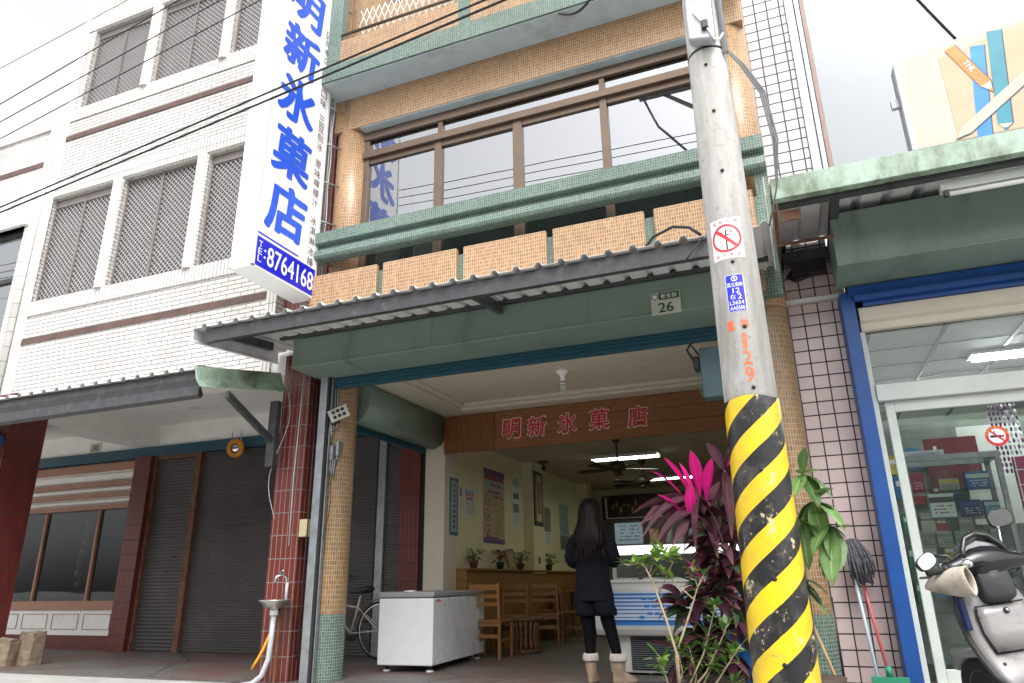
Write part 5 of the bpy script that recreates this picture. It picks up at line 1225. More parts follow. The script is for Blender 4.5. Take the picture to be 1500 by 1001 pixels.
hanging('calligraphy_scroll', 'narrow blue bordered calligraphy strip nearest the shop entrance', 'scroll', 8.55, 8.80, 1.47, 2.22, (steel_blue, pale_silk, black_ink), d1)
def d2(rect, words, b): rect(1, 0.08, 0.92, 0.72, 0.96); rect(2, 0.15, 0.85, 0.60, 0.71); rect(3, 0.15, 0.85, 0.76, 0.86, 0.0006); words(4, 0.1, 0.9, 0.08, 0.55, 7, 4)
hanging('paper_leaflet', 'blue and red printed leaflet pinned left of the big food poster', 'leaflet', 8.99, 9.34, 1.75, 2.12, (paper, blue_print, red_ink, red_ink, mag_ink), d2)
hanging('paper_leaflet', 'slim blue leaflet pinned just left of the wider leaflet', 'leaflet', 8.83, 8.93, 1.80, 2.13, (paper, blue_print, black_ink, red_ink, mag_ink), d2)
def d3(rect, words, b):
    rect(1, 0.0, 1.0, 0.93, 1.0); rect(2, 0.05, 0.95, 0.85, 0.93); rect(3, 0.12, 0.9, 0.74, 0.84); words(2, 0.16, 0.86, 0.755, 0.825, 1, 9, 0.0012, 0.8)
    rect(1, 0.2, 0.8, 0.68, 0.71)
    for z in (0.57, 0.37, 0.17):
        b.m(2); k = len(b.v); n = 18; yc, zc = 9.645 + 0.20 * 0.80, 1.42 + z * 1.08
        for i in range(n): b.v.append(Vector((-4.3035, yc + 0.125 * math.cos(2 * PI * i / n), zc + 0.09 * math.sin(2 * PI * i / n))))
        b.face(range(k, k + n)); b.m(0); k = len(b.v)
        for i in range(n): b.v.append(Vector((-4.3025, yc + 0.10 * math.cos(2 * PI * i / n), zc + 0.072 * math.sin(2 * PI * i / n))))
        b.face(range(k, k + n)); b.m(4); k = len(b.v); b.v += [Vector((-4.3018, yc + a, zc + c)) for a, c in ((-0.04, -0.04), (0.04, -0.04), (0.0, 0.05))]; b.face(range(k, k + 3))
    words(2, 0.42, 0.95, 0.60, 0.66, 1, 12, 0.0006, 0.9); words(5, 0.42, 0.95, 0.10, 0.58, 16, 11, 0.0006, 0.45); rect(1, 0.0, 1.0, 0.0, 0.07); rect(2, 0.1, 0.7, 0.07, 0.09)
hanging('food_poster', 'large ornate parchment coloured poster with three round emblems', 'poster', 9.645, 10.445, 1.42, 2.50, (parch, viol, mag_ink, pale_silk, dkgreen_ink, M('sepia_ink', (0.13, 0.07, 0.04), 0.7)), d3)
def d4(rect, words, b): rect(1, 0.1, 0.9, 0.82, 0.97); rect(2, 0.1, 0.9, 0.55, 0.66); rect(3, 0.1, 0.9, 0.28, 0.45); words(3, 0.1, 0.9, 0.66, 0.82, 5, 21); words(3, 0.1, 0.9, 0.02, 0.26, 7, 22)
hanging('wall_calendar', 'long white calendar sheet with a green picture near the wall pilaster', 'calendar', 10.78, 11.10, 1.72, 2.52, (paper, pale_silk, pothos, M('grey_print', (0.16, 0.16, 0.16), 0.6)), d4)
def d5(rect, words, b): rect(1, 0.18, 0.82, 0.08, 0.94); rect(2, 0.24, 0.76, 0.22, 0.80, 0.0006)
SCt = hanging('framed_scroll', 'tall black framed brown picture scroll hung on the wall pilaster', 'picture', 11.32, 11.74, 1.76, 2.66, (black_pl, M('tan_mount', (0.42, 0.33, 0.20), 0.7), M('aged_painting', (0.24, 0.15, 0.07), 0.7, var=0.35, scale=12)), d5, -4.138, 0.02)
def d6(rect, words, b): rect(1, 0.0, 1.0, 0.35, 1.0); words(1, 0.1, 0.9, 0.02, 0.32, 5, 30)
hanging('paper_sheet', 'grey printed sheet on the wall left of the woman', 'paper sheet', 12.3, 12.65, 1.50, 2.15, (paper, M('grey_print2', (0.22, 0.20, 0.15), 0.7, var=0.2)), d6)
hanging('paper_sheet', 'pale hanging sheet half hidden by the hair of the woman', 'paper sheet', 13.2, 13.75, 1.45, 2.30, (pale_silk, M('grey_print3', (0.16, 0.16, 0.17), 0.7, var=0.2)), lambda rect, words, b: (rect(1, 0.0, 1.0, 0.0, 0.3), words(1, 0.1, 0.9, 0.35, 0.95, 9, 31)))
# ---- back wall
gilt = M('dull_gilt', (0.30, 0.19, 0.05), 0.45, 0.4, var=0.2)
PQ = thing('carved_plaque', 'long dark plaque with dull gilt carving high on the back wall', 'plaque', (-3.1, 15.6, 2.2))
b = B(M('dark_lacquer', (0.035, 0.022, 0.014), 0.4), white_frame, gilt); b.box(-4.1, 15.6, 2.14, -1.6, 15.69, 2.66); b.m(1); b.box(-4.02, 15.58, 2.16, -3.98, 15.6, 2.62); b.box(-3.98, 15.58, 2.16, -1.7, 15.6, 2.18); b.m(2)
for i in range(26): b.ell((-3.85 + i * 0.085, 15.60, 2.41 + 0.07 * math.sin(i * 2.3)), 0.035, 0.012, 0.06 + 0.03 * math.sin(i * 1.3), 7, 4)
b.build('board', PQ)
KT = thing('back_cabinet', 'dark cabinet and shelving filling the back of the shop', 'cabinet', (-2.6, 15.3, 0))
b = B(M('dark_cabinet', (0.05, 0.045, 0.04), 0.5)); b.box(-4.05, 14.9, 0.0, -0.8, 15.55, 2.05)
for i in range(4): b.box(-4.0 + i * 0.8, 14.885, 0.1, -3.25 + i * 0.8, 14.905, 1.95)
b.build('carcass', KT)
# ---- ceiling fittings
fan_m = M('dark_fan_wood', (0.035, 0.02, 0.013), 0.4)
def fan(label, x, y, z, ztop, rot):
    t = thing('ceiling_fan', label, 'ceiling fan', (x, y, z), 'ceiling fans in the shop')
    b = B(fan_m); b.lathe([(0.02, 0.0), (0.10, 0.01), (0.125, 0.04), (0.125, 0.10), (0.08, 0.13), (0.02, 0.135)], (x, y, z), 24); b.lathe([(0.05, -0.06), (0.06, -0.02), (0.05, 0.0)], (x, y, z), 16); b.build('motor', t)
    b = B(fan_m); b.tube([(x, y, z + 0.13), (x, y, ztop)], 0.013, 8); b.lathe([(0.07, -0.01), (0.055, -0.05), (0.02, -0.07)], (x, y, ztop), 18); b.build('rod', t)
    for i in range(5):
        a = rot + 2 * PI * i / 5; b = B(fan_m); b.prism([(0.12, -0.02), (0.22, -0.045), (0.55, -0.065), (0.60, -0.04), (0.60, 0.04), (0.55, 0.065), (0.22, 0.045), (0.12, 0.02)], 'z', -0.005, 0.005)
        b.xf(Matrix.Translation((x, y, z + 0.03)) @ Matrix.Rotation(a, 4, 'Z') @ Matrix.Rotation(R(12), 4, 'X')); b.build('blade', t)
fan('dark five bladed ceiling fan in front of the lit fixture', -2.33, 9.85, 2.33, 2.80, 0.5)
fan('dark ceiling fan farther back, right of the nearer fan', -2.42, 12.0, 2.40, 2.80, 0.25)
tube_e = EMIT('fluorescent_tube', (0.95, 1.0, 0.82), 16.0)
def fixture(label, x0, x1, y, z):
    t = thing('ceiling_light', label, 'ceiling light', ((x0 + x1) / 2, y, z), 'fluorescent ceiling fixtures')
    b = B(white_frame); b.box(x0, y - 0.15, z + 0.035, x1, y + 0.15, z + 0.06); b.box(x0, y - 0.15, z, x1, y - 0.14, z + 0.035); b.box(x0, y + 0.14, z, x1, y + 0.15, z + 0.035)
    for i in range(13): x = x0 + (x1 - x0 - 0.006) * i / 12; b.box(x, y - 0.14, z, x + 0.006, y + 0.14, z + 0.02)
    b.build('louvre', t)
    for dy in (-0.07, 0.07): b = B(tube_e); b.tube([(x0 + 0.03, y + dy, z + 0.024), (x1 - 0.03, y + dy, z + 0.024)], 0.013, 8); b.build('tube', t)
fixture('lit fluorescent ceiling fixture in front, above the nearer fan', -3.05, -1.98, 11.2, 2.725)
fixture('lit fluorescent ceiling fixture farther back, behind the second fan', -2.9, -1.6, 13.9, 2.72)
BL = thing('ceiling_bulb', 'pale spiral bulb in a white ceiling rose under the arcade', 'light bulb', (-2.25, 7.19, 3.0))
b = B(white_ink); b.lathe([(0.075, 0.075), (0.07, 0.05), (0.03, 0.02), (0.028, -0.04)], (-2.25, 7.19, 3.0), 20); b.build('holder', BL)
b = B(paper)
b.tube([(-2.25 + 0.026 * math.cos(t * 1.0), 7.19 + 0.026 * math.sin(t), 2.95 - t * 0.0045) for t in [i * 0.5 for i in range(48)]], 0.009, 6); b.build('spiral', BL)
SPk = thing('spotlight', 'small black ceiling camera near the framed scroll', 'camera', (-3.95, 11.3, 2.8))
b = B(black_pl); b.box(-4.02, 11.25, 2.77, -3.86, 11.35, 2.80); b.tube([(-3.94, 11.3, 2.77), (-3.94, 11.3, 2.70)], 0.02, 8); b.ell((-3.93, 11.28, 2.68), 0.04, 0.05, 0.035); b.build('housing', SPk)

# ================================================================== the woman at the counter (seen from behind)
skin = M('skin', (0.55, 0.33, 0.23), 0.5, var=0.06)
navy_cloth = M('black_navy_cloth', (0.0075, 0.0085, 0.0125), 0.9, spec=0.08, var=0.3, scale=14, bump=0.25, bscale=30)
denim = M('dark_denim', (0.0065, 0.0075, 0.011), 0.9, spec=0.08, var=0.4, scale=30, bump=0.2)
tights_m = M('black_tights', (0.004, 0.004, 0.005), 0.85, spec=0.08, var=0.2)
hair_m = M('dark_brown_hair', (0.0075, 0.0043, 0.0035), 0.45, spec=0.12, var=0.6, scale=10, stretch=(8, 8, 1))
suede = M('tan_suede', (0.27, 0.195, 0.135), 0.9, var=0.18, scale=12, bump=0.3, bscale=60)
fleece = M('cream_fleece', (0.48, 0.43, 0.40), 0.95, var=0.15, scale=60, bump=0.8, bscale=130)
WX, WY = -1.90, 6.76
PE = thing('person', 'woman with long dark hair in a black jacket, shorts, tights and tan fleece topped boots', 'person', (WX, WY, 0))
V = [((0, 0, .80), .118), ((0, .0, .98), .105), ((0, 0, 1.16), .100), ((0, -.005, 1.29), .055), ((0, .005, 1.385), .043), ((0, .02, 1.47), .072), ((0, .015, 1.54), .074)]
E_ = [(0, 1), (1, 2), (2, 3), (3, 4), (4, 5), (5, 6)]
def chain(start, pts):
    p = start
    for c, r in pts:
        V.append((c, r)); E_.append((p, len(V) - 1)); p = len(V) - 1
    return p
for s in (-1, 1):
    e = chain(3, [((s * .135, -.01, 1.265), .040), ((s * .205, .0, 1.06), .036), ((s * .135, .20, 1.045), .028), ((s * .115, .25, 1.045), .030), ((s * .10, .285, 1.05), .026)])
    for i, (dx, L) in enumerate(((-.026, .055), (-.009, .065), (.009, .062), (.026, .05))):
        chain(e, [((s * (.10 + dx * .6), .30, 1.05 + dx), .0085), ((s * (.085 + dx * .5), .30 + L * .55, 1.045 + dx), .008), ((s * (.062 + dx * .4), .30 + L * .8, 1.035 + dx), .007)])
    chain(e - 1, [((s * .085, .255, 1.075), .010), ((s * .062, .285, 1.085), .009), ((s * .05, .305, 1.08), .008)])
chain(0, [((-.078, .0, .72), .080), ((-.060, .02, .44), .045), ((-.055, -.02, .09), .027), ((-.06, .10, .03), .028)])
chain(0, [((.085, .0, .72), .080), ((.145, .03, .44), .045), ((.205, -.01, .09), .027), ((.29, .09, .03), .028)])
me = bpy.data.meshes.new('body'); me.from_pydata([tuple(Vector(v) + Vector((WX, WY, 0))) for v, r in V], E_, [])
body = bpy.data.objects.new('body', me); C.objects.link(body); me.materials.append(skin); adopt(body, PE)
sk = body.modifiers.new('skin', 'SKIN'); sk.use_smooth_shade = True
for i, d in enumerate(me.skin_vertices[0].data): d.radius = (V[i][1], V[i][1]); d.use_root = (i == 0)
ss = body.modifiers.new('smooth', 'SUBSURF'); ss.levels = 2; ss.render_levels = 2
W0 = Vector((WX, WY, 0))
def ring(c, rx, ry, n=28, ph=0.0, amp=0.0, k=5, tw=0.0, jit=None):
    out = []
    for j in range(n):
        t = 2 * PI * j / n
        f = 1 + amp * math.sin(k * t + ph) + (jit.uniform(-1, 1) * amp * 0.5 if jit else 0)
        out.append(W0 + Vector(c) + Vector((rx * f * math.cos(t + tw), ry * f * math.sin(t + tw), 0)))
    return out
q = random.Random(8)
b = B(navy_cloth)       # jacket
b.loft([ring((0, 0, z), rx, ry, 32, ph, a, 6, 0, q) for z, rx, ry, ph, a in ((.690, .172, .125, 0, .035), (.695, .184, .138, 0, .04), (.72, .185, .138, .5, .03), (.76, .180, .132, 1.2, .03), (.83, .168, .122, 2, .03), (.90, .160, .116, 2.4, .03),
        (.97, .160, .116, 3, .025), (1.05, .166, .122, 3.5, .02), (1.14, .176, .126, 4, .015), (1.22, .180, .118, 4.3, .01), (1.285, .160, .100, 5, .0), (1.325, .105, .080, 5, 0), (1.36, .068, .062, 5, 0), (1.385, .06, .056, 5, 0))])
b.loft([[W0 + Vector((0.0, -0.075, 1.285)) + Vector((.105 * math.cos(t) * f, -.055 * f + .035 * math.sin(t), .075 * math.sin(t) * f - .035 * abs(math.cos(t)))) for t in [2 * PI * j / 20 for j in range(20)]] for f in (0.25, 0.8, 1.05, 0.9, 0.4)])   # folded hood
for s in (-1, 1):
    pts = [(s * .105, -.005, 1.29), (s * .160, -.01, 1.225), (s * .196, -.005, 1.12), (s * .212, .005, 1.05), (s * .195, .075, 1.03), (s * .155, .16, 1.04), (s * .135, .20, 1.045)]
    pp = [W0 + Vector(p) for p in pts]; b.tube(pp, [.060, .076, .068, .064, .060, .050, .043], 16)
    for f in (0.35, 0.5, 0.62):
        p = pp[2].lerp(pp[3], f * 1.4 - .3); b.lathe([(0.060, -.02), (0.071, 0), (0.060, .02)], p, 16, (s * .1, 0, -1))
b.build('jacket', PE, subsurf=1)
b = B(denim)            # shorts
for cx, cx2 in ((-.080, -.072), (.085, .105)):
    b.loft([ring((c, 0.0, z), rx, ry, 24, z * 30, a, 7, 0, q) for c, z, rx, ry, a in ((cx2, .565, .088, .096, .03), (cx2, .57, .100, .108, .04), (cx2, .61, .100, .110, .03), (cx, .66, .104, .112, .02), (cx, .76, .100, .108, 0))])
b.build('shorts', PE)
b = B(tights_m)
for pts in (((-.075, 0, .60, .078), (-.066, .012, .48, .063), (-.060, .02, .42, .056), (-.056, .005, .33, .054), (-.054, -.012, .24, .044), (-.054, -.014, .16, .040)), ((.098, .004, .62, .078), (.126, .022, .48, .062), (.142, .03, .42, .055), (.168, .012, .33, .053), (.190, -.004, .24, .044), (.198, -.004, .16, .040))):
    P = [Vector(p[:3]) + W0 for p in pts]; b.tube(P, [p[3] for p in pts], 18)
b.build('tights', PE, subsurf=1)
for (ax, ay), toe in (((-.054, -.014), (-.02, 1.0)), ((.200, -.004), (.80, .60))):
    tv = Vector((toe[0], toe[1], 0)).normalized(); sv = Vector((-tv.y, tv.x, 0)); a0 = W0 + Vector((ax, ay, 0))
    def fr(z, L0, L1, w, n=22): return [a0 + tv * ((L1 + L0) / 2 + (L1 - L0) / 2 * math.cos(2 * PI * j / n)) + sv * (w * math.sin(2 * PI * j / n) * (1 + .1 * math.cos(2 * PI * j / n))) + Vector((0, 0, z)) for j in range(n)]
    b = B(suede); b.loft([fr(0.0, -.062, .175, .044), fr(.018, -.064, .180, .047), fr(.03, -.064, .178, .047), fr(.055, -.062, .155, .045), fr(.078, -.060, .10, .044), fr(.095, -.064, .066, .047), fr(.112, -.060, .058, .046), fr(.13, -.068, .062, .052), fr(.148, -.062, .058, .049), fr(.172, -.068, .064, .055), fr(.20, -.064, .060, .053), fr(.215, -.064, .06, .054)])
    bo = b.build('boot', PE, subsurf=1)
    b = B(fleece); b.loft([fr(.188, -.070, .068, .062), fr(.186, -.080, .076, .070), fr(.20, -.085, .082, .074), fr(.225, -.083, .080, .073), fr(.245, -.080, .076, .070), fr(.255, -.070, .066, .060), fr(.245, -.055, .052, .048)]); o = b.build('fleece_cuff', PE, subsurf=1); adopt(o, bo)
b = B(hair_m)           # long loose hair
def hring(z, rx, ry, cy, a, ph, n=44): return [W0 + Vector((rx * (1 + a * math.sin(9 * t + ph) + a * .7 * math.sin(17 * t - ph)) * math.cos(t), cy + ry * (1 + a * math.sin(11 * t + ph)) * math.sin(t), z + .01 * math.sin(7 * t + ph))) for t in [2 * PI * j / n for j in range(n)]]
b.loft([hring(z, rx, ry, cy, a, ph) for z, rx, ry, cy, a, ph in ((1.618, .012, .012, -.005, 0, 0), (1.614, .045, .048, -.002, 0, 0), (1.595, .074, .080, -.002, .01, 0), (1.555, .094, .098, -.004, .015, .2), (1.50, .100, .098, -.016, .02, .4), (1.44, .104, .085, -.036, .03, .8),
        (1.38, .112, .074, -.056, .04, 1.2), (1.31, .134, .066, -.086, .06, 1.6), (1.24, .142, .052, -.104, .09, 2.2), (1.19, .130, .042, -.112, .13, 2.8), (1.15, .100, .028, -.114, .20, 3.3), (1.12, .062, .014, -.112, .30, 3.8))])
for i in range(90):
    t = PI + PI * (i + .5) / 90 + q.uniform(-.03, .03); z0 = q.uniform(1.46, 1.60); L = q.uniform(.28, .52); P = []
    for j in range(9):
        f = j / 8; z = z0 - L * f; e = min(1.0, (1.62 - z) / .12) ** .5; rr = .096 * e + .035 * max(0, (1.46 - z) / .3)
        P.append(W0 + Vector(((rr + .004) * math.cos(t) * (1.0 + .05 * math.sin(6 * f + i)) + .006 * math.sin(9 * f + i * 2.1), (-.01 - .20 * max(0, 1.46 - z) * .9) + (rr * .85) * math.sin(t) * (1 - .35 * max(0, (1.46 - z) / .3)) - .008, z)))
    b.tube(P, [.006, .007, .007, .007, .007, .006, .006, .005, .002], 5)
b.build('hair', PE)
for s in (-1, 1):
    b = B(white_ink, black_ink); b.ell(W0 + Vector((s * .030, .088, 1.495)), .012, .008, .009); b.m(1); b.ell(W0 + Vector((s * .030, .095, 1.495)), .005, .003, .006); b.build('eye', PE)
b = B(skin); b.ell(W0 + Vector((0, .100, 1.465)), .012, .018, .022); b.build('nose', PE)
b = B(M('lips', (0.45, 0.14, 0.12), 0.4)); b.ell(W0 + Vector((0, .088, 1.430)), .022, .008, .006); b.build('mouth', PE)

# ================================================================== motor scooter
silver = M('scuffed_silver_paint', (0.27, 0.26, 0.255), 0.42, 0.25, var=0.08, scale=3, dirt=((0.13, 0.125, 0.12), 0.55, 7, (1, 1, 2.2)), bump=0.04, bscale=200)
gloss_black = M('gloss_black_plastic', (0.012, 0.012, 0.014), 0.16, var=0.2, scale=30); matt_black = M('matt_black_plastic', (0.028, 0.028, 0.030), 0.55, var=0.2, dirt=((0.12, 0.12, 0.12), 0.2, 30)); rubber = M('tyre_rubber', (0.014, 0.014, 0.014), 0.85)
vinyl = M('dusty_black_vinyl', (0.03, 0.03, 0.032), 0.5); canvas = M('grubby_white_canvas', (0.42, 0.38, 0.32), 0.85, var=0.2, scale=9, bump=0.3, bscale=40, dirt=((0.20, 0.15, 0.10), 0.6, 7)); mirror_g = M('mirror_glass', (0.80, 0.82, 0.82), 0.04, 1.0, var=0.0); navyp = M('dark_blue_panel', (0.015, 0.02, 0.09), 0.3)
SCO = thing('motor_scooter', 'dusty silver motor scooter with a white canvas hand muff parked at the blue framed shop', 'scooter', (0.95, 4.95, 0))
SM = Matrix.Translation((1.10, 4.95, -0.02)) @ Matrix.Rotation(R(25), 4, 'Z') @ Matrix.Rotation(R(-7), 4, 'Y') @ Matrix.Scale(1.0, 4)
def sco(b, name, bev=0, parent=SCO, sub=0): b.xf(SM); return b.build(name, parent, bevel=bev, subsurf=sub)
for y, nm in ((0.42, 'front_wheel'), (-0.80, 'rear_wheel')):
    b = B(rubber); b.lathe([(0.13, -0.04), (0.18, -0.05), (0.215, -0.035), (0.225, 0), (0.215, 0.035), (0.18, 0.05), (0.13, 0.04)], (0, y, 0.225), 32, (1, 0, 0)); w = sco(b, nm)
    b = B(galv); b.lathe([(0.03, -0.045), (0.12, -0.03), (0.132, -0.042), (0.132, 0.042), (0.12, 0.03), (0.03, 0.045)], (0, y, 0.225), 24, (1, 0, 0)); adopt(sco(b, 'rim'), w)
def sect(y, z, hw, dz, n=9, bow=0.0):      # one cross rib of the leg shield, bowed forwards at the edges
    return [(hw * (2 * i / (n - 1) - 1), y + bow * (2 * i / (n - 1) - 1) ** 2, z + dz * (1 - (2 * i / (n - 1) - 1) ** 2)) for i in range(n)]
b = B(silver)
back = [sect(-.20, .315, .155, 0.012, 9, 0), sect(-.12, .318, .165, 0.012, 9, 0), sect(-.05, .335, .175, .01, 9, .01), sect(.01, .385, .185, .008, 9, .02), sect(.05, .47, .200, .0, 9, .03), sect(.08, .58, .215, .0, 9, .045), sect(.10, .70, .215, .0, 9, .05), sect(.115, .79, .19, .0, 9, .05), sect(.125, .845, .150, .0, 9, .04), sect(.135, .865, .10, .0, 9, .03)]
front = [[(x * 1.0, y + .10 * (1 - (x / .24) ** 2) + .02, z - .015) for x, y, z in r] for r in back]
rings = []
for a, c in zip(back, front): rings.append(a + c[::-1])
b.loft(rings); sco(b, 'leg_shield', 0, SCO, 1)
b = B(matt_black); b.sm = True      # dark edge moulding round the shield
for s in (-1, 1): b.tube([(s * abs(r[0][0]) * 1.02, r[0][1] + .03, r[0][2]) for r in back[1:]], 0.016, 8)
sco(b, 'edge_moulding')
b = B(black_gap)      # shut line round the storage lid
b.loft([[(x * .90, y - .0165, z) for x, y, z in sect(.066, .49, .165, 0, 7, .015)], [(x * .895, y - .0175, z) for x, y, z in sect(.093, .60, .185, 0, 7, .02)], [(x * .895, y - .0175, z) for x, y, z in sect(.108, .69, .180, 0, 7, .02)], [(x * .90, y - .0135, z) for x, y, z in sect(.112, .74, .165, 0, 7, .02)]], close=False, cap=False)
sco(b, 'shut_line')
b = B(silver)      # storage lid
b.loft([[(x * .86, -.006 + y - .02, z) for x, y, z in sect(.066, .50, .165, 0, 7, .015)], [(x * .86, y - .022, z) for x, y, z in sect(.093, .60, .185, 0, 7, .02)], [(x * .86, y - .022, z) for x, y, z in sect(.108, .69, .180, 0, 7, .02)], [(x * .86, y - .018, z) for x, y, z in sect(.112, .73, .165, 0, 7, .02)]], close=False, cap=False)
k = len(b.v)
LID = sco(b, 'storage_lid'); md = LID.modifiers.new('thick', 'SOLIDIFY'); md.thickness = 0.010
b = B(matt_black, chrome)
for x, y, z, r in ((0.0, .066, .70, .016), (0.02, .085, .785, .021)):
    b.m(0); b.lathe([(r, 0), (r, .014), (r * .7, .018)], (x, y + .015, z), 18, (0, -1, .15)); b.m(1); b.lathe([(r * .55, .018), (r * .5, .021), (0, .021)], (x, y + .015, z), 14, (0, -1, .15))
for x, z in ((-.14, .80), (.13, .825), (-.13, .44)): b.m(0); b.lathe([(.009, 0), (.009, .012), (0, .013)], (x, .115 if z > .6 else .055, z), 12, (0, -1, .1))
sco(b, 'locks_and_screws')
b = B(matt_black); b.box(-.12, -.42, .318, .12, -.06, .336)
for i in range(7): b.box(-.10 + i * .032, -.40, .336, -.085 + i * .032, -.08, .341)
sco(b, 'floor_mat', .006)
b = B(silver); b.loft([[(s[0] * w, y, z + s[1] * h) for s in [(math.cos(2 * PI * j / 20), math.sin(2 * PI * j / 20)) for j in range(20)]] for y, z, w, h in ((-.42, .50, .13, .18), (-.5, .52, .165, .20), (-.75, .56, .17, .19), (-1.0, .60, .13, .14), (-1.15, .64, .07, .08))]); b.box(-.14, -1.0, .28, .14, -.20, .32); sco(b, 'rear_body')
b = B(vinyl); b.loft([[(s[0] * w, y, z + s[1] * h) for s in [(math.cos(2 * PI * j / 20), math.sin(2 * PI * j / 20)) for j in range(20)]] for y, z, w, h in ((-.30, .74, .05, .03), (-.34, .75, .11, .055), (-.45, .755, .145, .07), (-.7, .76, .15, .065), (-.95, .79, .13, .06), (-1.12, .80, .07, .04))]); sco(b, 'seat')
b = B(silver); b.loft([[(s[0] * w, y, z + s[1] * h) for s in [(math.cos(2 * PI * j / 16), math.sin(2 * PI * j / 16)) for j in range(16)]] for y, z, w, h in ((.18, .40, .07, .05), (.35, .46, .085, .03), (.5, .44, .085, .03), (.62, .36, .07, .03))]); sco(b, 'front_mudguard')
# handlebar group, turned a little to the left
HM = Matrix.Translation((0, .12, .93)) @ Matrix.Rotation(R(-4), 4, 'Z') @ Matrix.Rotation(R(-10), 4, 'X')
HS = Matrix.Scale(1.18, 4); HI = HS @ Matrix.Translation((0, .0, .045)) @ Matrix.Rotation(R(36), 4, 'X') @ Matrix.Translation((0, .0, -.045))
def hb(b, name, bev=0, sub=0, parent=SCO): b.xf(HM @ (HI if name in ('instrument_hood', 'instruments', 'bright_trim') else HS if name in ('handlebar_cover', 'steering_shroud') else HM @ HM.inverted())); return sco(b, name, bev, parent, sub)
b = B(gloss_black)
def oval(y, z, w, h, n=20, x=0.0, sq=1.0): return [(x + w * math.copysign(abs(math.cos(t)) ** sq, math.cos(t)), y + 0.0, z + h * math.copysign(abs(math.sin(t)) ** sq, math.sin(t))) for t in [2 * PI * j / n for j in range(n)]]
def xoval(x, y, z, ry, rz, n=16): return [(x, y + ry * math.cos(2 * PI * j / n), z + rz * math.sin(2 * PI * j / n)) for j in range(n)]
b.loft([xoval(x, y, z, ry, rz) for x, y, z, ry, rz in ((-.215, 0, .02, .030, .028), (-.17, 0, .02, .036, .036), (-.12, .0, .025, .055, .052), (-.06, .02, .03, .085, .075), (0, .03, .03, .095, .085), (.06, .02, .03, .085, .075), (.12, .0, .025, .055, .052), (.17, 0, .02, .036, .036), (.215, 0, .02, .030, .028))]); hb(b, 'handlebar_cover')
b = B(matt_black); b.loft([oval(y, z, w, h, 28, 0.0, .45) for y, z, w, h in ((-.035, -.055, .070, .075), (-.025, -.06, .080, .095), (.02, -.06, .086, .105), (.08, -.06, .082, .10))]); 
b.loft([[(x * .085 * f, -.05 + .06 * g + (.03 * abs(x)), -.02 - .15 * g) for x in (-1, -.6, 0, .6, 1)] + [(x * .085 * f, .08, -.02 - .15 * g) for x in (1, .6, 0, -.6, -1)] for g, f in ((0, 1.0), (.5, .95), (.85, .8), (1, .6))]); hb(b, 'steering_shroud')
b = B(gloss_black); b.sm = True     # raised hood round the instruments
b.tube([(-.115, -.045, .055), (-.10, .00, .100), (-.06, .045, .135), (0, .06, .148), (.06, .045, .135), (.10, .00, .100), (.115, -.045, .055)], [.010, .013, .014, .014, .014, .013, .010], 10)
k = len(b.v); HA = [(-.115, -.045, .055), (-.10, .00, .100), (-.06, .045, .135), (0, .06, .148), (.06, .045, .135), (.10, .00, .100), (.115, -.045, .055)]
b.loft([HA, [(x * 1.05, y + .07, z - .07) for x, y, z in HA]], close=False, cap=False)
hb(b, 'instrument_hood')
b = B(M('instrument_lens', (0.16, 0.17, 0.18), 0.12), white_ink, red_ink); b.poly([(-.10, -.048, .058), (.10, -.048, .058), (.085, .02, .100), (0, .045, .118), (-.085, .02, .100)])
b.m(1); b.poly([(-.055, -.02, .0775), (.055, -.02, .0775), (.05, -.005, .0865), (-.05, -.005, .0865)]); b.m(2); b.poly([(-.01, .008, .0965), (.01, .008, .0965), (.01, .014, .10), (-.01, .014, .10)]); hb(b, 'instruments')
b = B(chrome); b.tube([(-.118, -.05, .05), (-.05, -.062, .045), (0, -.065, .045), (.05, -.062, .045), (.118, -.05, .05)], .005, 8); hb(b, 'bright_trim')
for s in (-1, 1):
    b = B(rubber, matt_black); b.tube([(s * .21, 0, .02), (s * .36, -.03, .015)], .019, 14); b.m(1); b.lathe([(.03, 0), (.034, .02), (.034, .05), (.028, .06)], (s * .20, 0, .02), 16, (s, -.1, 0)); b.tube([(s * .24, .035, .01), (s * .33, .045, .0), (s * .38, .03, .0)], .007, 8); hb(b, 'grip')
b = B(gloss_black, mirror_g)      # left mirror, folded low
b.tube([(-.15, .02, .04), (-.165, .05, .10), (-.25, .06, .115)], .008, 8)
def mirror(b, c, nrm, rx, rz, tilt):
    nv = Vector(nrm).normalized(); u = Vector((math.cos(tilt), 0, math.sin(tilt))); u = (u - nv * u.dot(nv)).normalized(); w = nv.cross(u); c = Vector(c)
    def rg(f, d): return [c + nv * d + u * (rx * f * math.copysign(abs(math.cos(t)) ** .7, math.cos(t))) + w * (rz * f * math.copysign(abs(math.sin(t)) ** .7, math.sin(t))) for t in [2 * PI * j / 24 for j in range(24)]]
    b.m(0); b.loft([rg(1.0, 0), rg(1.04, -.008), rg(.9, -.03), rg(.5, -.045)]); b.m(1); b.poly(rg(.93, .0015))
mirror(b, (-.305, .03, .085), (.25, -1, .15), .075, .040, .45); hb(b, 'mirror')
b = B(gloss_black, mirror_g, chrome); b.m(2); b.tube([(.15, .02, .045), (.165, .02, .15), (.185, .02, .22)], .006, 8); mirror(b, (.215, .015, .265), (-.15, -1, -.1), .072, .05, .1); hb(b, 'mirror')
b = B(canvas)       # open canvas hand muff over the left grip
MC = [(-.185, -.11, -.065, .066, .080), (-.205, -.06, -.060, .070, .083), (-.235, -.01, -.052, .068, .076), (-.275, .04, -.045, .056, .058), (-.315, .08, -.045, .036, .036), (-.335, .10, -.05, .010, .010)]
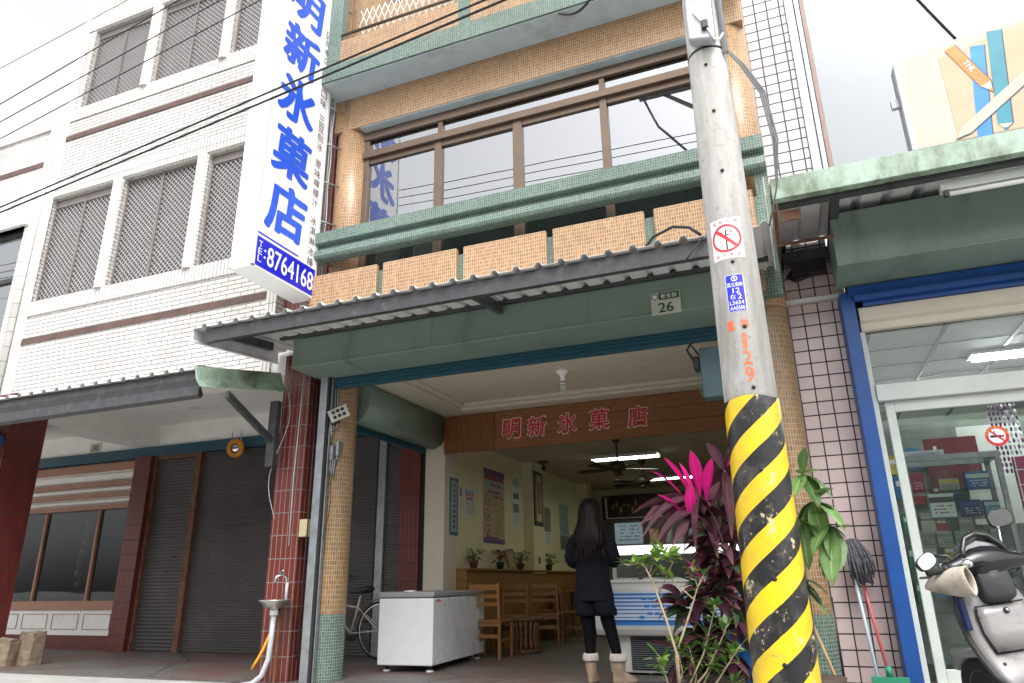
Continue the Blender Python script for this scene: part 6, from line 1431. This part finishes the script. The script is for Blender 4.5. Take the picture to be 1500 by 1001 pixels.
ax_ = Vector((-.62, .75, .05)).normalized(); sx_ = Vector((.75, .62, 0)); zx_ = Vector((0, 0, 1))
b.loft([[Vector((x, y, z)) + sx_ * (rx * math.cos(t) * (1 + .05 * math.sin(3 * t + x * 30))) + zx_ * (rz * math.sin(t) * (1 + .05 * math.sin(4 * t + x * 20))) for t in [2 * PI * j / 20 for j in range(20)]] for x, y, z, rx, rz in MC], cap=False)
MU = hb(b, 'hand_muff', 0, 1); md = MU.modifiers.new('thick', 'SOLIDIFY'); md.thickness = 0.010
b = B(chrome); b.ell((-.13, -.05, .03), .035, .03, .028); hb(b, 'brake_reservoir')
b = B(navyp); b.box(-.235, .10, .62, -.205, .14, .80); sco(b, 'side_panel', .008)
b = B(cable_m); b.tube([(-.16, .10, .45), (-.2, .08, .36), (-.17, .02, .26), (-.10, -.05, .2)], .006, 6); b.tube([(.22, .12, .94), (.16, .1, .88), (.08, .12, .84)], .007, 6); sco(b, 'cables')

# ================================================================== bicycle behind the freezer
bike_m = M('pale_bicycle_paint', (0.45, 0.42, 0.38), 0.4, 0.2, var=0.1, dirt=((0.2, 0.12, 0.08), 0.3, 20))
BI = thing('bicycle', 'old bicycle with a black saddle parked behind the white freezer', 'bicycle', (-5.45, 8.05, 0))
def wheel(x):
    b = B(rubber); b.lathe([(.315, -.014), (.332, -.012), (.338, 0), (.332, .012), (.315, .014), (.312, 0)], (x, 8.05, .34), 40, (0, 1, 0), cap=False); w = b.build('wheel', BI)
    b = B(chrome); b.lathe([(.300, -.011), (.314, -.012), (.314, .012), (.300, .011), (.300, -.011)], (x, 8.05, .34), 40, (0, 1, 0), cap=False); b.lathe([(.022, -.04), (.022, .04)], (x, 8.05, .34), 12, (0, 1, 0))
    for i in range(28):
        a = 2 * PI * i / 28; b.tube([(x + .02 * math.cos(a + .5), 8.05 + .02 * (-1) ** i, .34 + .02 * math.sin(a + .5)), (x + .302 * math.cos(a), 8.05, .34 + .302 * math.sin(a))], .0012, 4)
    o = b.build('rim', BI); adopt(o, w)
wheel(-4.97); wheel(-6.02)
b = B(bike_m); S_, H_, BB, RW = (-5.32, 8.05, .60), (-5.86, 8.05, .74), (-5.40, 8.05, .30), (-4.97, 8.05, .34)
b.tube([BB, S_, (-5.285, 8.05, .74)], .015, 10); b.tube([H_, BB], .017, 10); b.tube([(-5.85, 8.05, .68), S_], .013, 10); b.tube([(-5.83, 8.05, .84), (-5.93, 8.05, .55), (-6.02, 8.05, .34)], .014, 10)
for dy in (-.05, .05): b.tube([S_, (-5.0, 8.05 + dy, .36), (RW[0], 8.05 + dy, RW[2])], .009, 8); b.tube([BB, (RW[0], 8.05 + dy, RW[2])], .009, 8)
b.build('frame', BI)
b = B(black_pl); b.loft([[(x, 8.05 + w * math.cos(t), z + h * math.sin(t)) for t in [2 * PI * j / 14 for j in range(14)]] for x, z, w, h in ((-5.44, .785, .02, .018), (-5.36, .79, .04, .03), (-5.25, .80, .085, .04), (-5.17, .815, .10, .045), (-5.13, .82, .07, .03))]); b.build('saddle', BI)
b = B(bike_m)
for x in (-4.97, -6.02): b.loft([[(x + r * math.cos(a), 8.05 + dy, .34 + r * math.sin(a)) for r, dy in ((.365, -.03), (.378, 0), (.365, .03))] for a in [R(20) + R(150) * i / 20 for i in range(21)]], close=False, cap=False)
b.build('mudguards', BI, recalc=False)
b = B(chrome, black_pl); b.tube([(-5.83, 8.05, .84), (-5.80, 8.05, .96)], .012, 8); b.tube([(-5.62, 7.78, .98), (-5.74, 7.80, 1.0), (-5.83, 7.95, .97), (-5.83, 8.15, .97), (-5.74, 8.30, 1.0), (-5.62, 8.32, .98)], .011, 8); b.m(1); b.tube([(-5.60, 7.775, .98), (-5.72, 7.80, 1.0)], .016, 8); b.tube([(-5.60, 8.325, .98), (-5.72, 8.30, 1.0)], .016, 8); b.build('handlebar', BI)
b = B(black_pl, chrome); b.lathe([(.09, -.004), (.095, 0), (.09, .004)], BB, 20, (0, 1, 0)); b.tube([(-5.40, 7.96, .30), (-5.50, 7.96, .17)], .009, 6); b.box(-5.55, 7.86, .16, -5.46, 7.96, .18); b.tube([(-5.40, 8.14, .30), (-5.30, 8.14, .43)], .009, 6); b.box(-5.34, 8.14, .42, -5.25, 8.24, .44); b.build('cranks', BI)

# ================================================================== wash basin, hose and pipes on the red column
steel = M('worn_stainless', (0.55, 0.54, 0.52), 0.28, 0.9, var=0.1, dirt=((0.30, 0.26, 0.2), 0.25, 20))
BA = thing('wash_basin', 'small round steel wash basin with grey drain pipe on the red tiled column', 'wash basin', (-4.83, 5.90, 0))
b = B(steel, offwhite_frame); b.lathe([(0.0, .655), (.05, .66), (.10, .685), (.135, .725), (.150, .735), (.155, .742), (.145, .746), (.128, .738), (.095, .70), (.045, .672), (0.0, .668)], (-4.83, 5.885, 0), 32); b.m(1); b.lathe([(.03, .60), (.04, .61), (.04, .65), (.03, .66)], (-4.83, 5.885, 0), 16); b.build('bowl', BA)
b = B(grey_pvc); b.tube([(-4.83, 5.885, .60), (-4.835, 5.885, .40), (-4.845, 5.88, .22), (-4.89, 5.86, .08), (-4.97, 5.83, .01), (-5.05, 5.80, .0)], .024, 12); b.build('drain_pipe', BA)
b = B(rust); b.box(-4.815, 5.93, 0.0, -4.795, 5.95, .66); b.box(-4.84, 5.93, .64, -4.78, 5.99, .66); b.build('support', BA)
b = B(chrome, grey_pvc); b.tube([(-4.78, 5.985, .80), (-4.78, 5.97, .93), (-4.785, 5.95, .965), (-4.80, 5.91, .97), (-4.825, 5.87, .955), (-4.83, 5.86, .90)], .011, 10); b.box(-4.815, 5.90, .985, -4.79, 5.92, 1.01); b.tube([(-4.83, 5.91, 1.0), (-4.775, 5.91, 1.012)], .006, 8); b.m(1); b.tube([(-4.775, 5.975, .72), (-4.775, 5.975, .90)], .014, 10); b.build('tap', BA)
b = B(M('yellow_hose', (0.80, 0.36, 0.02), 0.4)); b.tube([(-4.88, 5.94, .47), (-4.90, 5.92, .40), (-4.93, 5.90, .30), (-4.98, 5.88, .20), (-5.03, 5.88, .13)], .013, 8); tag(b.build('hose'), 'short orange yellow hose hanging below the steel basin', 'hose')
CW = thing('cable_run', 'thin loose wires running down the red column beside the post', 'cable', (-4.9, 5.97, 2.5))
b = B(grey_pvc, cable_m); b.tube([(-5.02 + .10 * math.sin(i * .5), 5.975, 2.95 - i * .11) for i in range(14)], .004, 5); b.tube([(-4.78, 5.975, 3.1), (-4.79, 5.97, 2.4), (-4.80, 5.97, 1.9), (-4.79, 5.97, 1.25)], .006, 6); b.m(1); b.tube([(-4.62, 6.01, 3.0), (-4.61, 6.008, 2.0), (-4.612, 6.008, .2)], .008, 6); b.build('wires', CW)
b = B(M('beige_box', (0.45, 0.38, 0.22), 0.6)); b.box(-4.70, 5.99, 1.33, -4.61, 6.06, 1.50); tag(b.build('junction_box', bevel=.006), 'beige junction box on the galvanised post beside the red column', 'junction box')
JB = thing('junction_box', 'pair of small grey switch boxes on the mosaic column under a tangle of wires', 'switch box', (-4.42, 6.1, 2.2))
b = B(galv, white_frame); b.box(-4.455, 6.07, 2.09, -4.415, 6.13, 2.24); b.m(0); b.box(-4.385, 6.08, 2.13, -4.355, 6.16, 2.28); b.build('boxes', JB, bevel=.004)
b = B(grey_pvc, cable_m, kraft)
for i in range(6): b.tube([(-4.49 + .012 * i, 6.10, 2.86), (-4.485 + .02 * i, 6.085, 2.6 - .02 * i), (-4.46 + .015 * i, 6.07, 2.42), (-4.43, 6.06, 2.34 + .02 * i)], .005, 5); b.m(i % 2); b.tube([(-4.44 + .014 * i, 6.08, 2.09), (-4.43 + .01 * i, 6.07, 1.98 - .015 * i), (-4.40, 6.08, 1.93), (-4.38 + .005 * i, 6.10, 2.13)], .0045, 5)
b.tube([(-4.42, 6.08, 1.96), (-4.41, 6.08, 1.6), (-4.45, 6.08, 1.35), (-4.50, 6.06, 1.15), (-4.48, 6.09, .9)], .004, 5); b.build('wire_tangle', JB)
b = B(plate_m, black_pl); b.box(-.10, -.004, -.07, .10, .004, .07); b.m(1)
for i in range(3):
    for j in range(2): b.lathe([(.018, 0), (.018, .012)], (-.05 + i * .05, -.004, -.03 + j * .06), 10, (0, -1, 0))
b.box(-.11, .004, -.08, -.02, .05, .08); b.xf(Matrix.Translation((-4.34, 6.03, 2.56)) @ Matrix.Rotation(R(-28), 4, 'Y') @ Matrix.Rotation(R(25), 4, 'Z'))
tag(b.build('terminal_box'), 'tilted grey terminal box hanging from wires near the top of the mosaic column', 'terminal box')

# ---- round orange mirror, numbers, valve, stumps
b = B(M('orange_ring', (0.55, 0.22, 0.01), 0.35, var=0.08), mirror_g, galv)
MI = thing('round_mirror', 'round mirror in an orange ring hanging before the brown shutter', 'mirror', (-7.72, 8.25, 2.83))
c = Vector((-7.72, 8.22, 2.83)); d = Vector((.25, -1, -.15)).normalized()
b.lathe([(.072, -.01), (.072, .015), (.085, .022), (.13, .018), (.142, 0), (.13, -.012)], c, 36, d, cap=False); b.m(1); b.lathe([(.072, .004), (.04, .012), (0, .015)], c, 28, d); b.build('ring', MI)
b = B(galv)
for s in (-1, 1): b.tube([c + Vector((s * .085, .0, .11)), c + Vector((s * .085, .0, .26))], .007, 6)
b.build('hooks', MI)
NP = thing('house_number', 'cream enamel house number 26 with street name on the green shutter housing', 'house number', (-.825, 5.6, 2.95))
b = B(plate_m, dkgreen_ink, white_ink)
N0 = Vector((-.825, 5.598, 3.062))
b.box(N0.x - .122, 5.590, N0.z - .098, N0.x + .122, 5.600, N0.z + .098); b.m(1); b.box(N0.x - .055, 5.5885, N0.z + .030, N0.x + .116, 5.5901, N0.z + .092); b.lathe([(.028, 0), (.028, .001)], (N0.x - .088, 5.5898, N0.z + .062), 16, (0, -1, 0))
text(b, '26', (N0.x, 5.5885, N0.z - .040), (1, 0, 0), (0, 0, 1), .088, .125, .03); b.m(2); text(b, '新生街', (N0.x + .030, 5.5878, N0.z + .061), (1, 0, 0), (0, 0, 1), .040, .135, .012)
for a in range(5): t = PI / 2 + 2 * PI * a / 5; b.lathe([(.0085, 0), (.0085, .0006)], (N0.x - .088 + .013 * math.cos(t), 5.5885, N0.z + .062 + .013 * math.sin(t)), 8, (0, -1, 0))
b.build('plate', NP, recalc=False)
b = B(plate_m, dkgreen_ink); b.box(-11.02, 8.392, 3.04, -10.76, 8.399, 3.20); b.m(1); text(b, '30', (-10.89, 8.390, 3.12), (1, 0, 0), (0, 0, 1), .10, .14, .03); tag(b.build('house_number', recalc=False), 'small cream house number 30 on the white soffit at the left', 'house number')
VA = thing('pipe_valve', 'teal pump fitting with bent grey pipes at the top of the dark red column', 'valve', (-9.62, 5.95, 2.7))
tealv = M('teal_enamel', (0.015, 0.10, 0.19), 0.4, var=0.2, dirt=((0.3, 0.3, 0.28), 0.25, 25))
b = B(tealv, galv); b.lathe([(.02, -.17), (.07, -.15), (.07, -.06), (.09, -.055), (.09, -.03), (.065, -.02), (.065, .12), (.08, .13), (.08, .16), (.03, .17)], (-9.62, 5.92, 2.70), 20, (1, 0, 0)); b.m(1); b.box(-9.70, 5.87, 2.77, -9.62, 5.97, 2.83); b.build('body', VA)
b = B(grey_pvc); b.tube([(x - .6, y, z) for x, y, z in ((-9.42, 5.95, 1.3), (-9.40, 5.95, 2.55), (-9.35, 5.95, 2.74), (-9.25, 5.94, 2.84), (-9.12, 5.92, 2.88), (-9.06, 5.92, 2.84))], .02, 10); b.tube([(x - .6, y, z) for x, y, z in ((-9.05, 5.92, 2.64), (-9.07, 5.92, 2.5), (-9.15, 5.93, 2.38), (-9.3, 5.94, 2.22), (-9.38, 5.95, 2.08))], .02, 10); b.build('pipes', VA)
b = B(black_pl); b.box(-10.05, 5.94, 0, -9.98, 5.99, 2.95); tag(b.build('drain_post'), 'black upright post at the left edge beside the dark red column', 'post')
bark = M('weathered_timber', (0.22, 0.17, 0.12), 0.9, var=0.35, scale=8, bump=0.8, bscale=30, stretch=(1, 1, 3), dirt=((0.08, 0.06, 0.05), 0.5, 6)); cut = M('cut_timber', (0.36, 0.29, 0.21), 0.9, var=0.2, scale=14, bump=0.5)
for x, y, w, dpt, h, rz, lb in ((-9.30, 6.42, .30, .20, .30, 8, 'weathered timber block at the foot of the dark red column, left one of two'), (-9.10, 6.62, .27, .22, .36, -6, 'weathered timber block at the foot of the dark red column, taller right one')):
    t = thing('timber_block', lb, 'timber block', (x, y, 0), 'timber blocks by the dark red column'); b = B(bark, cut); qq = random.Random(int(w * 100)); n = 14
    def rg(z, f=1): return [(x + f * w / 2 * math.copysign(abs(math.cos(a)) ** .45, math.cos(a)) * qq.uniform(.95, 1.05), y + f * dpt / 2 * math.copysign(abs(math.sin(a)) ** .45, math.sin(a)) * qq.uniform(.94, 1.06), z + (qq.uniform(-.015, .03) if z > .1 else 0)) for a in [2 * PI * j / n for j in range(n)]]
    b.loft([rg(0), rg(h * .3), rg(h * .6), rg(h * .9), rg(h)], smooth=False); b.xf(Matrix.Translation((x, y, 0)) @ Matrix.Rotation(R(rz), 4, 'Z') @ Matrix.Translation((-x, -y, 0))); b.build('log', t)
# ---- teal meter box hung at the right end of the arcade
MB_ = thing('meter_box', 'teal grey electric box with loose cables hanging behind the pole', 'electric box', (-.54, 6.2, 2.34))
b = B(teal_box, black_pl); b.box(-.66, 6.13, 2.35, -.34, 6.30, 2.80); b.m(1); b.box(-.72, 6.16, 2.62, -.66, 6.28, 2.74); b.build('box', MB_, bevel=.012)
b = B(cable_m, M('green_wire', (.02, .2, .08), .5)); b.tube([(-.70, 6.18, 2.68), (-.76, 6.15, 2.80), (-.70, 6.13, 2.88), (-.58, 6.12, 2.90), (-.45, 6.12, 2.84)], .012, 6); b.tube([(-.66, 6.14, 2.74), (-.72, 6.12, 2.84), (-.62, 6.1, 2.93), (-.5, 6.1, 2.95)], .009, 6); b.m(1); b.tube([(-.675, 6.13, 2.6), (-.685, 6.12, 2.45), (-.66, 6.12, 2.36)], .004, 5); b.build('cables', MB_)
CB = thing('cable_bundle', 'bundle of dark cables sagging between the two buildings behind the pole', 'cable', (0.02, 6.3, 3.0))
b = B(cable_m, grey_pvc)
for i in range(6): b.m(1 if i % 3 == 0 else 0); b.tube([(.13 + .01 * i, 6.35 - .01 * i, 3.72), (.07 + .01 * i, 6.30, 3.45), (-.02 + .015 * i, 6.22, 3.1 - .02 * i), (-.03 + .012 * i, 6.2, 2.8), (-.05, 6.22, 2.6 + .03 * i)], .011, 6)
b.m(0); b.box(.20, 6.24, 3.40, .48, 6.36, 3.52); b.tube([(.22, 6.3, 3.46), (.16, 6.25, 3.38), (.22, 6.22, 3.33), (.34, 6.22, 3.36)], .02, 6); b.build('cables', CB)

# ================================================================== right hand shop: lamp, goods
FT = thing('tube_lamp', 'unlit fluorescent tube batten fixed under the green awning edge', 'lamp', (1.6, 5.28, 3.5))
b = B(offwhite_frame); b.box(1.20, 5.15, 3.405, 2.45, 5.22, 3.475); b.build('batten', FT, bevel=.004)
b = B(white_ink, black_pl); b.tube([(1.245, 5.165, 3.378), (2.41, 5.165, 3.378)], .017, 12); b.m(1); b.box(1.215, 5.145, 3.36, 1.243, 5.185, 3.405); b.build('tube', FT)
def _disc(b, c, r0, r1, y, n=30):
    k = len(b.v)
    for i in range(n):
        a = 2 * PI * i / n
        for r in (r0, r1): b.v.append(Vector((c[0] + r * math.cos(a), y, c[1] + r * math.sin(a))))
    for i in range(n): j = (i + 1) % n; b.face((k + 2 * i, k + 2 * j, k + 2 * j + 1, k + 2 * i + 1))
NS = thing('no_smoking_sticker', 'round red and white no smoking sticker on the shop glass', 'sticker', (1.45, 6.3, 1.86))
b = B(white_ink, red_ink, black_ink, M('yellow_ink', (.85, .6, .02), .5)); c = (1.448, 1.862)
_disc(b, c, .0001, .078, 6.302); b.m(1); _disc(b, c, .056, .078, 6.3012); b.m(2); b.box(c[0] - .045, 6.3005, c[1] - .012, c[0] + .028, 6.3012, c[1] + .006); b.m(1); b.box(c[0] + .03, 6.3005, c[1] - .012, c[0] + .045, 6.3012, c[1] + .006)
b.poly([(c[0] - .045, 6.2998, c[1] + .036), (c[0] - .036, 6.2998, c[1] + .046), (c[0] + .045, 6.2998, c[1] - .036), (c[0] + .036, 6.2998, c[1] - .046)]); b.m(2); b.poly([(c[0] - .02, 6.3005, c[1] + .012), (c[0] - .015, 6.3005, c[1] + .012), (c[0] - .005, 6.3005, c[1] + .038), (c[0] - .012, 6.3005, c[1] + .038)])
b.m(3)
for i, ch in enumerate('本場所全面禁止吸菸'): a = R(165) - R(18.5) * i; text(b, ch, (c[0] + .067 * math.cos(a), 6.3005, c[1] + .067 * math.sin(a)), (math.sin(a), 0, -math.cos(a)), (math.cos(a), 0, math.sin(a)), .015)
b.build('disc', NS, recalc=False)
SCB = thing('glass_cabinet', 'glass display cabinet with metal edges behind the shop window', 'cabinet', (1.35, 7.8, 0))
X0, X1_, Y0, Y1, ZT = 0.93, 1.72, 7.55, 8.0, 1.93
b = B(galv)
for x in (X0, X1_ - .04):
    for y in (Y0, Y1 - .04): b.box(x, y, 0, x + .04, y + .04, ZT)
for z in (ZT - .05, 0.0): b.box(X0 + .04, Y0, z, X1_ - .04, Y0 + .04, z + .05); b.box(X0 + .04, Y1 - .04, z, X1_ - .04, Y1, z + .05); b.box(X0, Y0 + .04, z, X0 + .04, Y1 - .04, z + .05); b.box(X1_ - .04, Y0 + .04, z, X1_, Y1 - .04, z + .05)
b.build('metal_frame', SCB)
b = B(pane_clear)
for z in (1.60, 1.36, 1.10, .84, .55): b.box(X0 + .04, Y0 + .05, z, X1_ - .04, Y1 - .05, z + .008)
b.box(X0 + .04, Y0 + .015, .05, X1_ - .04, Y0 + .02, ZT - .05); b.build('shelves', SCB)
pg = M('pegboard_wire', (.30, .32, .31), .5); goodsw = M('grid_backing', (.33, .36, .33), .6)
GP = thing('wire_grid_panel', 'white wire grid panel standing at the back of the stationery shop', 'display panel', (1.2, 9.0, 0))
b = B(pg, goodsw)
for i in range(30): x = .64 + i * .06; b.box(x, 9.0, .2, x + .006, 9.006, 2.45)
for i in range(38): z = .2 + i * .06; b.box(.64, 8.994, z, 2.4, 9.0, z + .006)
b.m(1); b.box(.62, 9.05, 0.0, 2.42, 9.07, 2.5); b.build('grid', GP)
def carton(nm, label, cat, x, y, z, w, d, h, col, band=None, ink=None, rz=0, txt=None):
    t = thing(nm, label, cat, (x, y, z)); b = B(M('carton_' + nm, col, .5, var=.08), M('carton_band', band or (.7, .7, .7), .5), M('carton_ink', ink or (.05, .05, .08), .5))
    b.box(-w / 2, -d / 2, 0, w / 2, d / 2, h); b.m(1); b.box(-w / 2 - .0005, -d / 2 - .001, h * .62, w / 2 + .0005, -d / 2 + .001, h * .86); b.m(2); scribble(b, -w * .4, w * .4, h * .12, h * .55, 3, -d / 2 - .0012, 'x', int(abs(x * 977 + z * 31)), .5)
    if txt: text(b, txt, (0, -d / 2 - .002, h * .74), (1, 0, 0), (0, 0, 1), h * .16, None, .01)
    b.xf(Matrix.Translation((x, y, z)) @ Matrix.Rotation(R(rz), 4, 'Z')); b.build('box', t, recalc=False)
carton('ink_carton', 'white carton with two black cartridges printed on it, in the cabinet', 'carton', 1.20, 7.66, 1.37, .20, .10, .21, (.62, .66, .68), (.06, .06, .07), (.4, .05, .1))
carton('ink_carton', 'navy blue carton right of the white one in the cabinet', 'carton', 1.43, 7.68, 1.37, .16, .10, .145, (.02, .03, .17), (.03, .05, .25), (.5, .5, .55))
carton('ink_carton', 'light blue carton at the right end of the cabinet shelf', 'carton', 1.595, 7.70, 1.37, .12, .10, .14, (.015, .16, .32), (.4, .5, .55), (.5, .6, .6))
carton('paper_carton', 'blue and white carton on the top shelf of the cabinet', 'carton', 1.53, 7.72, 1.61, .18, .12, .16, (.03, .15, .42), (.55, .6, .62), (.6, .65, .7))
carton('paper_carton', 'yellow topped carton on the top shelf of the cabinet', 'carton', 1.30, 7.74, 1.61, .16, .12, .11, (.30, .32, .26), (.55, .42, .03), (.1, .1, .1))
carton('paper_carton', 'red spotted box at the left of the top cabinet shelf', 'box', 1.02, 7.70, 1.61, .15, .12, .17, (.45, .02, .07), (.45, .02, .07), (.7, .5, .5))
for i in range(5): carton('clear_box', ('row of small beige packs on the third cabinet shelf, first from the left', 'small beige pack, second from the left on the third cabinet shelf', 'small grey pack in the middle of the third cabinet shelf', 'small brown pack, fourth on the third cabinet shelf', 'small grey pack, last on the third cabinet shelf')[i], 'pack', 1.03 + i * .14, 7.70, 1.11, .11, .08, .14, ((.32, .29, .24), (.36, .34, .28), (.24, .27, .26), (.27, .20, .15), (.28, .30, .30))[i], (.20, .22, .22))
for i in range(4): carton('flat_case', ('blue flat case on the fourth cabinet shelf, leftmost', 'blue flat case on the fourth cabinet shelf, second', 'blue flat case on the fourth cabinet shelf, third', 'violet blue flat case on the fourth cabinet shelf, rightmost')[i], 'case', 1.04 + i * .17, 7.70, .85, .16, .14, .055, ((.01, .17, .36), (.01, .20, .40), (.01, .16, .36), (.08, .10, .30))[i], (.03, .3, .5))
carton('price_strip', 'long white strip marked 500 lying on the cabinet', 'price strip', 1.12, 7.62, 1.932, .36, .02, .05, (.55, .57, .62), (.55, .57, .62), (.03, .1, .35), 0, '500')
pk0 = None
for i in range(30):
    px_, pz_ = .72 + (i % 6) * .17 + r_.uniform(-.03, .03), .62 + (i // 6) * .34 + r_.uniform(-.04, .04)
    t = thing('hanging_packet', 'one of the small packets hanging in rows on the white wire grid panel', 'packet', (px_, 8.97, pz_), 'small packets on the wire grid panel')
    b = B(M('packet_card', r_.choice(((.5, .5, .5), (.05, .2, .45), (.45, .08, .1), (.5, .42, .1), (.1, .3, .2), (.55, .55, .52))), .5), white_ink)
    w_, h_ = r_.uniform(.05, .07), r_.uniform(.18, .26); b.box(px_ - w_, 8.965, pz_, px_ + w_, 8.985, pz_ + h_); b.m(1); b.box(px_ - w_ * .8, 8.9635, pz_ + h_ * .55, px_ + w_ * .8, 8.965, pz_ + h_ * .8); b.build('card', t)
RPn = thing('red_panel', 'dark red display panel hanging behind the glass cabinet', 'panel', (1.42, 8.3, 1.75))
b = B(M('dark_red_card', (.17, .02, .035), .5), white_ink); b.box(1.25, 8.3, 1.70, 1.72, 8.33, 2.20); b.m(1); b.box(1.33, 8.297, 1.98, 1.36, 8.2995, 2.12); b.build('board', RPn)
RP2 = thing('display_rack', 'magenta backed wire rack at the right edge of the shop window', 'display rack', (1.95, 7.4, 1.2))
b = B(M('magenta_card', (.36, .02, .10), .5), white_frame); b.box(1.78, 7.45, 1.0, 2.3, 7.47, 1.85); b.m(1)
for i in range(6): b.box(1.78, 7.43, 1.08 + i * .13, 2.3, 7.436, 1.088 + i * .13); b.box(1.79 + i * .09, 7.437, 1.0, 1.798 + i * .09, 7.443, 1.85)
b.build('rack', RP2)
shop_e = EMIT('shop_tube', (0.93, 1.0, 0.96), 26.0)
for i, (x, y) in enumerate(((2.35, 7.9), (1.75, 9.6))):
    t = thing('ceiling_light', ('lit ceiling light in the stationery shop, nearer the glass', 'lit ceiling light deep in the stationery shop')[i], 'ceiling light', (x, y, 2.9), 'lit lights in the stationery shop')
    b = B(white_frame); b.box(x - .62, y - .12, 2.90, x + .62, y + .12, 2.93); b.build('tray', t); b = B(shop_e)
    for dy in (-.06, .06): b.tube([(x - .58, y + dy, 2.885), (x + .58, y + dy, 2.885)], .014, 8)
    b.build('tubes', t)
WL = thing('white_light_board', 'bright white board behind the red panel in the stationery shop', 'board', (1.9, 8.6, 1.6))
b = B(white_frame); b.box(1.62, 8.6, 1.35, 2.2, 8.62, 2.35); b.build('board', WL)
HG = thing('hanging_charms', 'purple and white strings of charms hanging in the stationery shop', 'charms', (1.95, 7.9, 2.2))
b = B(M('violet_bead', (.25, .06, .30), .4), white_ink)
for i in range(7):
    for j in range(14): b.m((i + j) % 2 if i > 2 else 0); b.ell((1.80 + i * .035, 7.9 + .02 * (j % 2), 2.5 - j * .055), .012, .012, .024, 7, 4)
b.build('strings', HG)
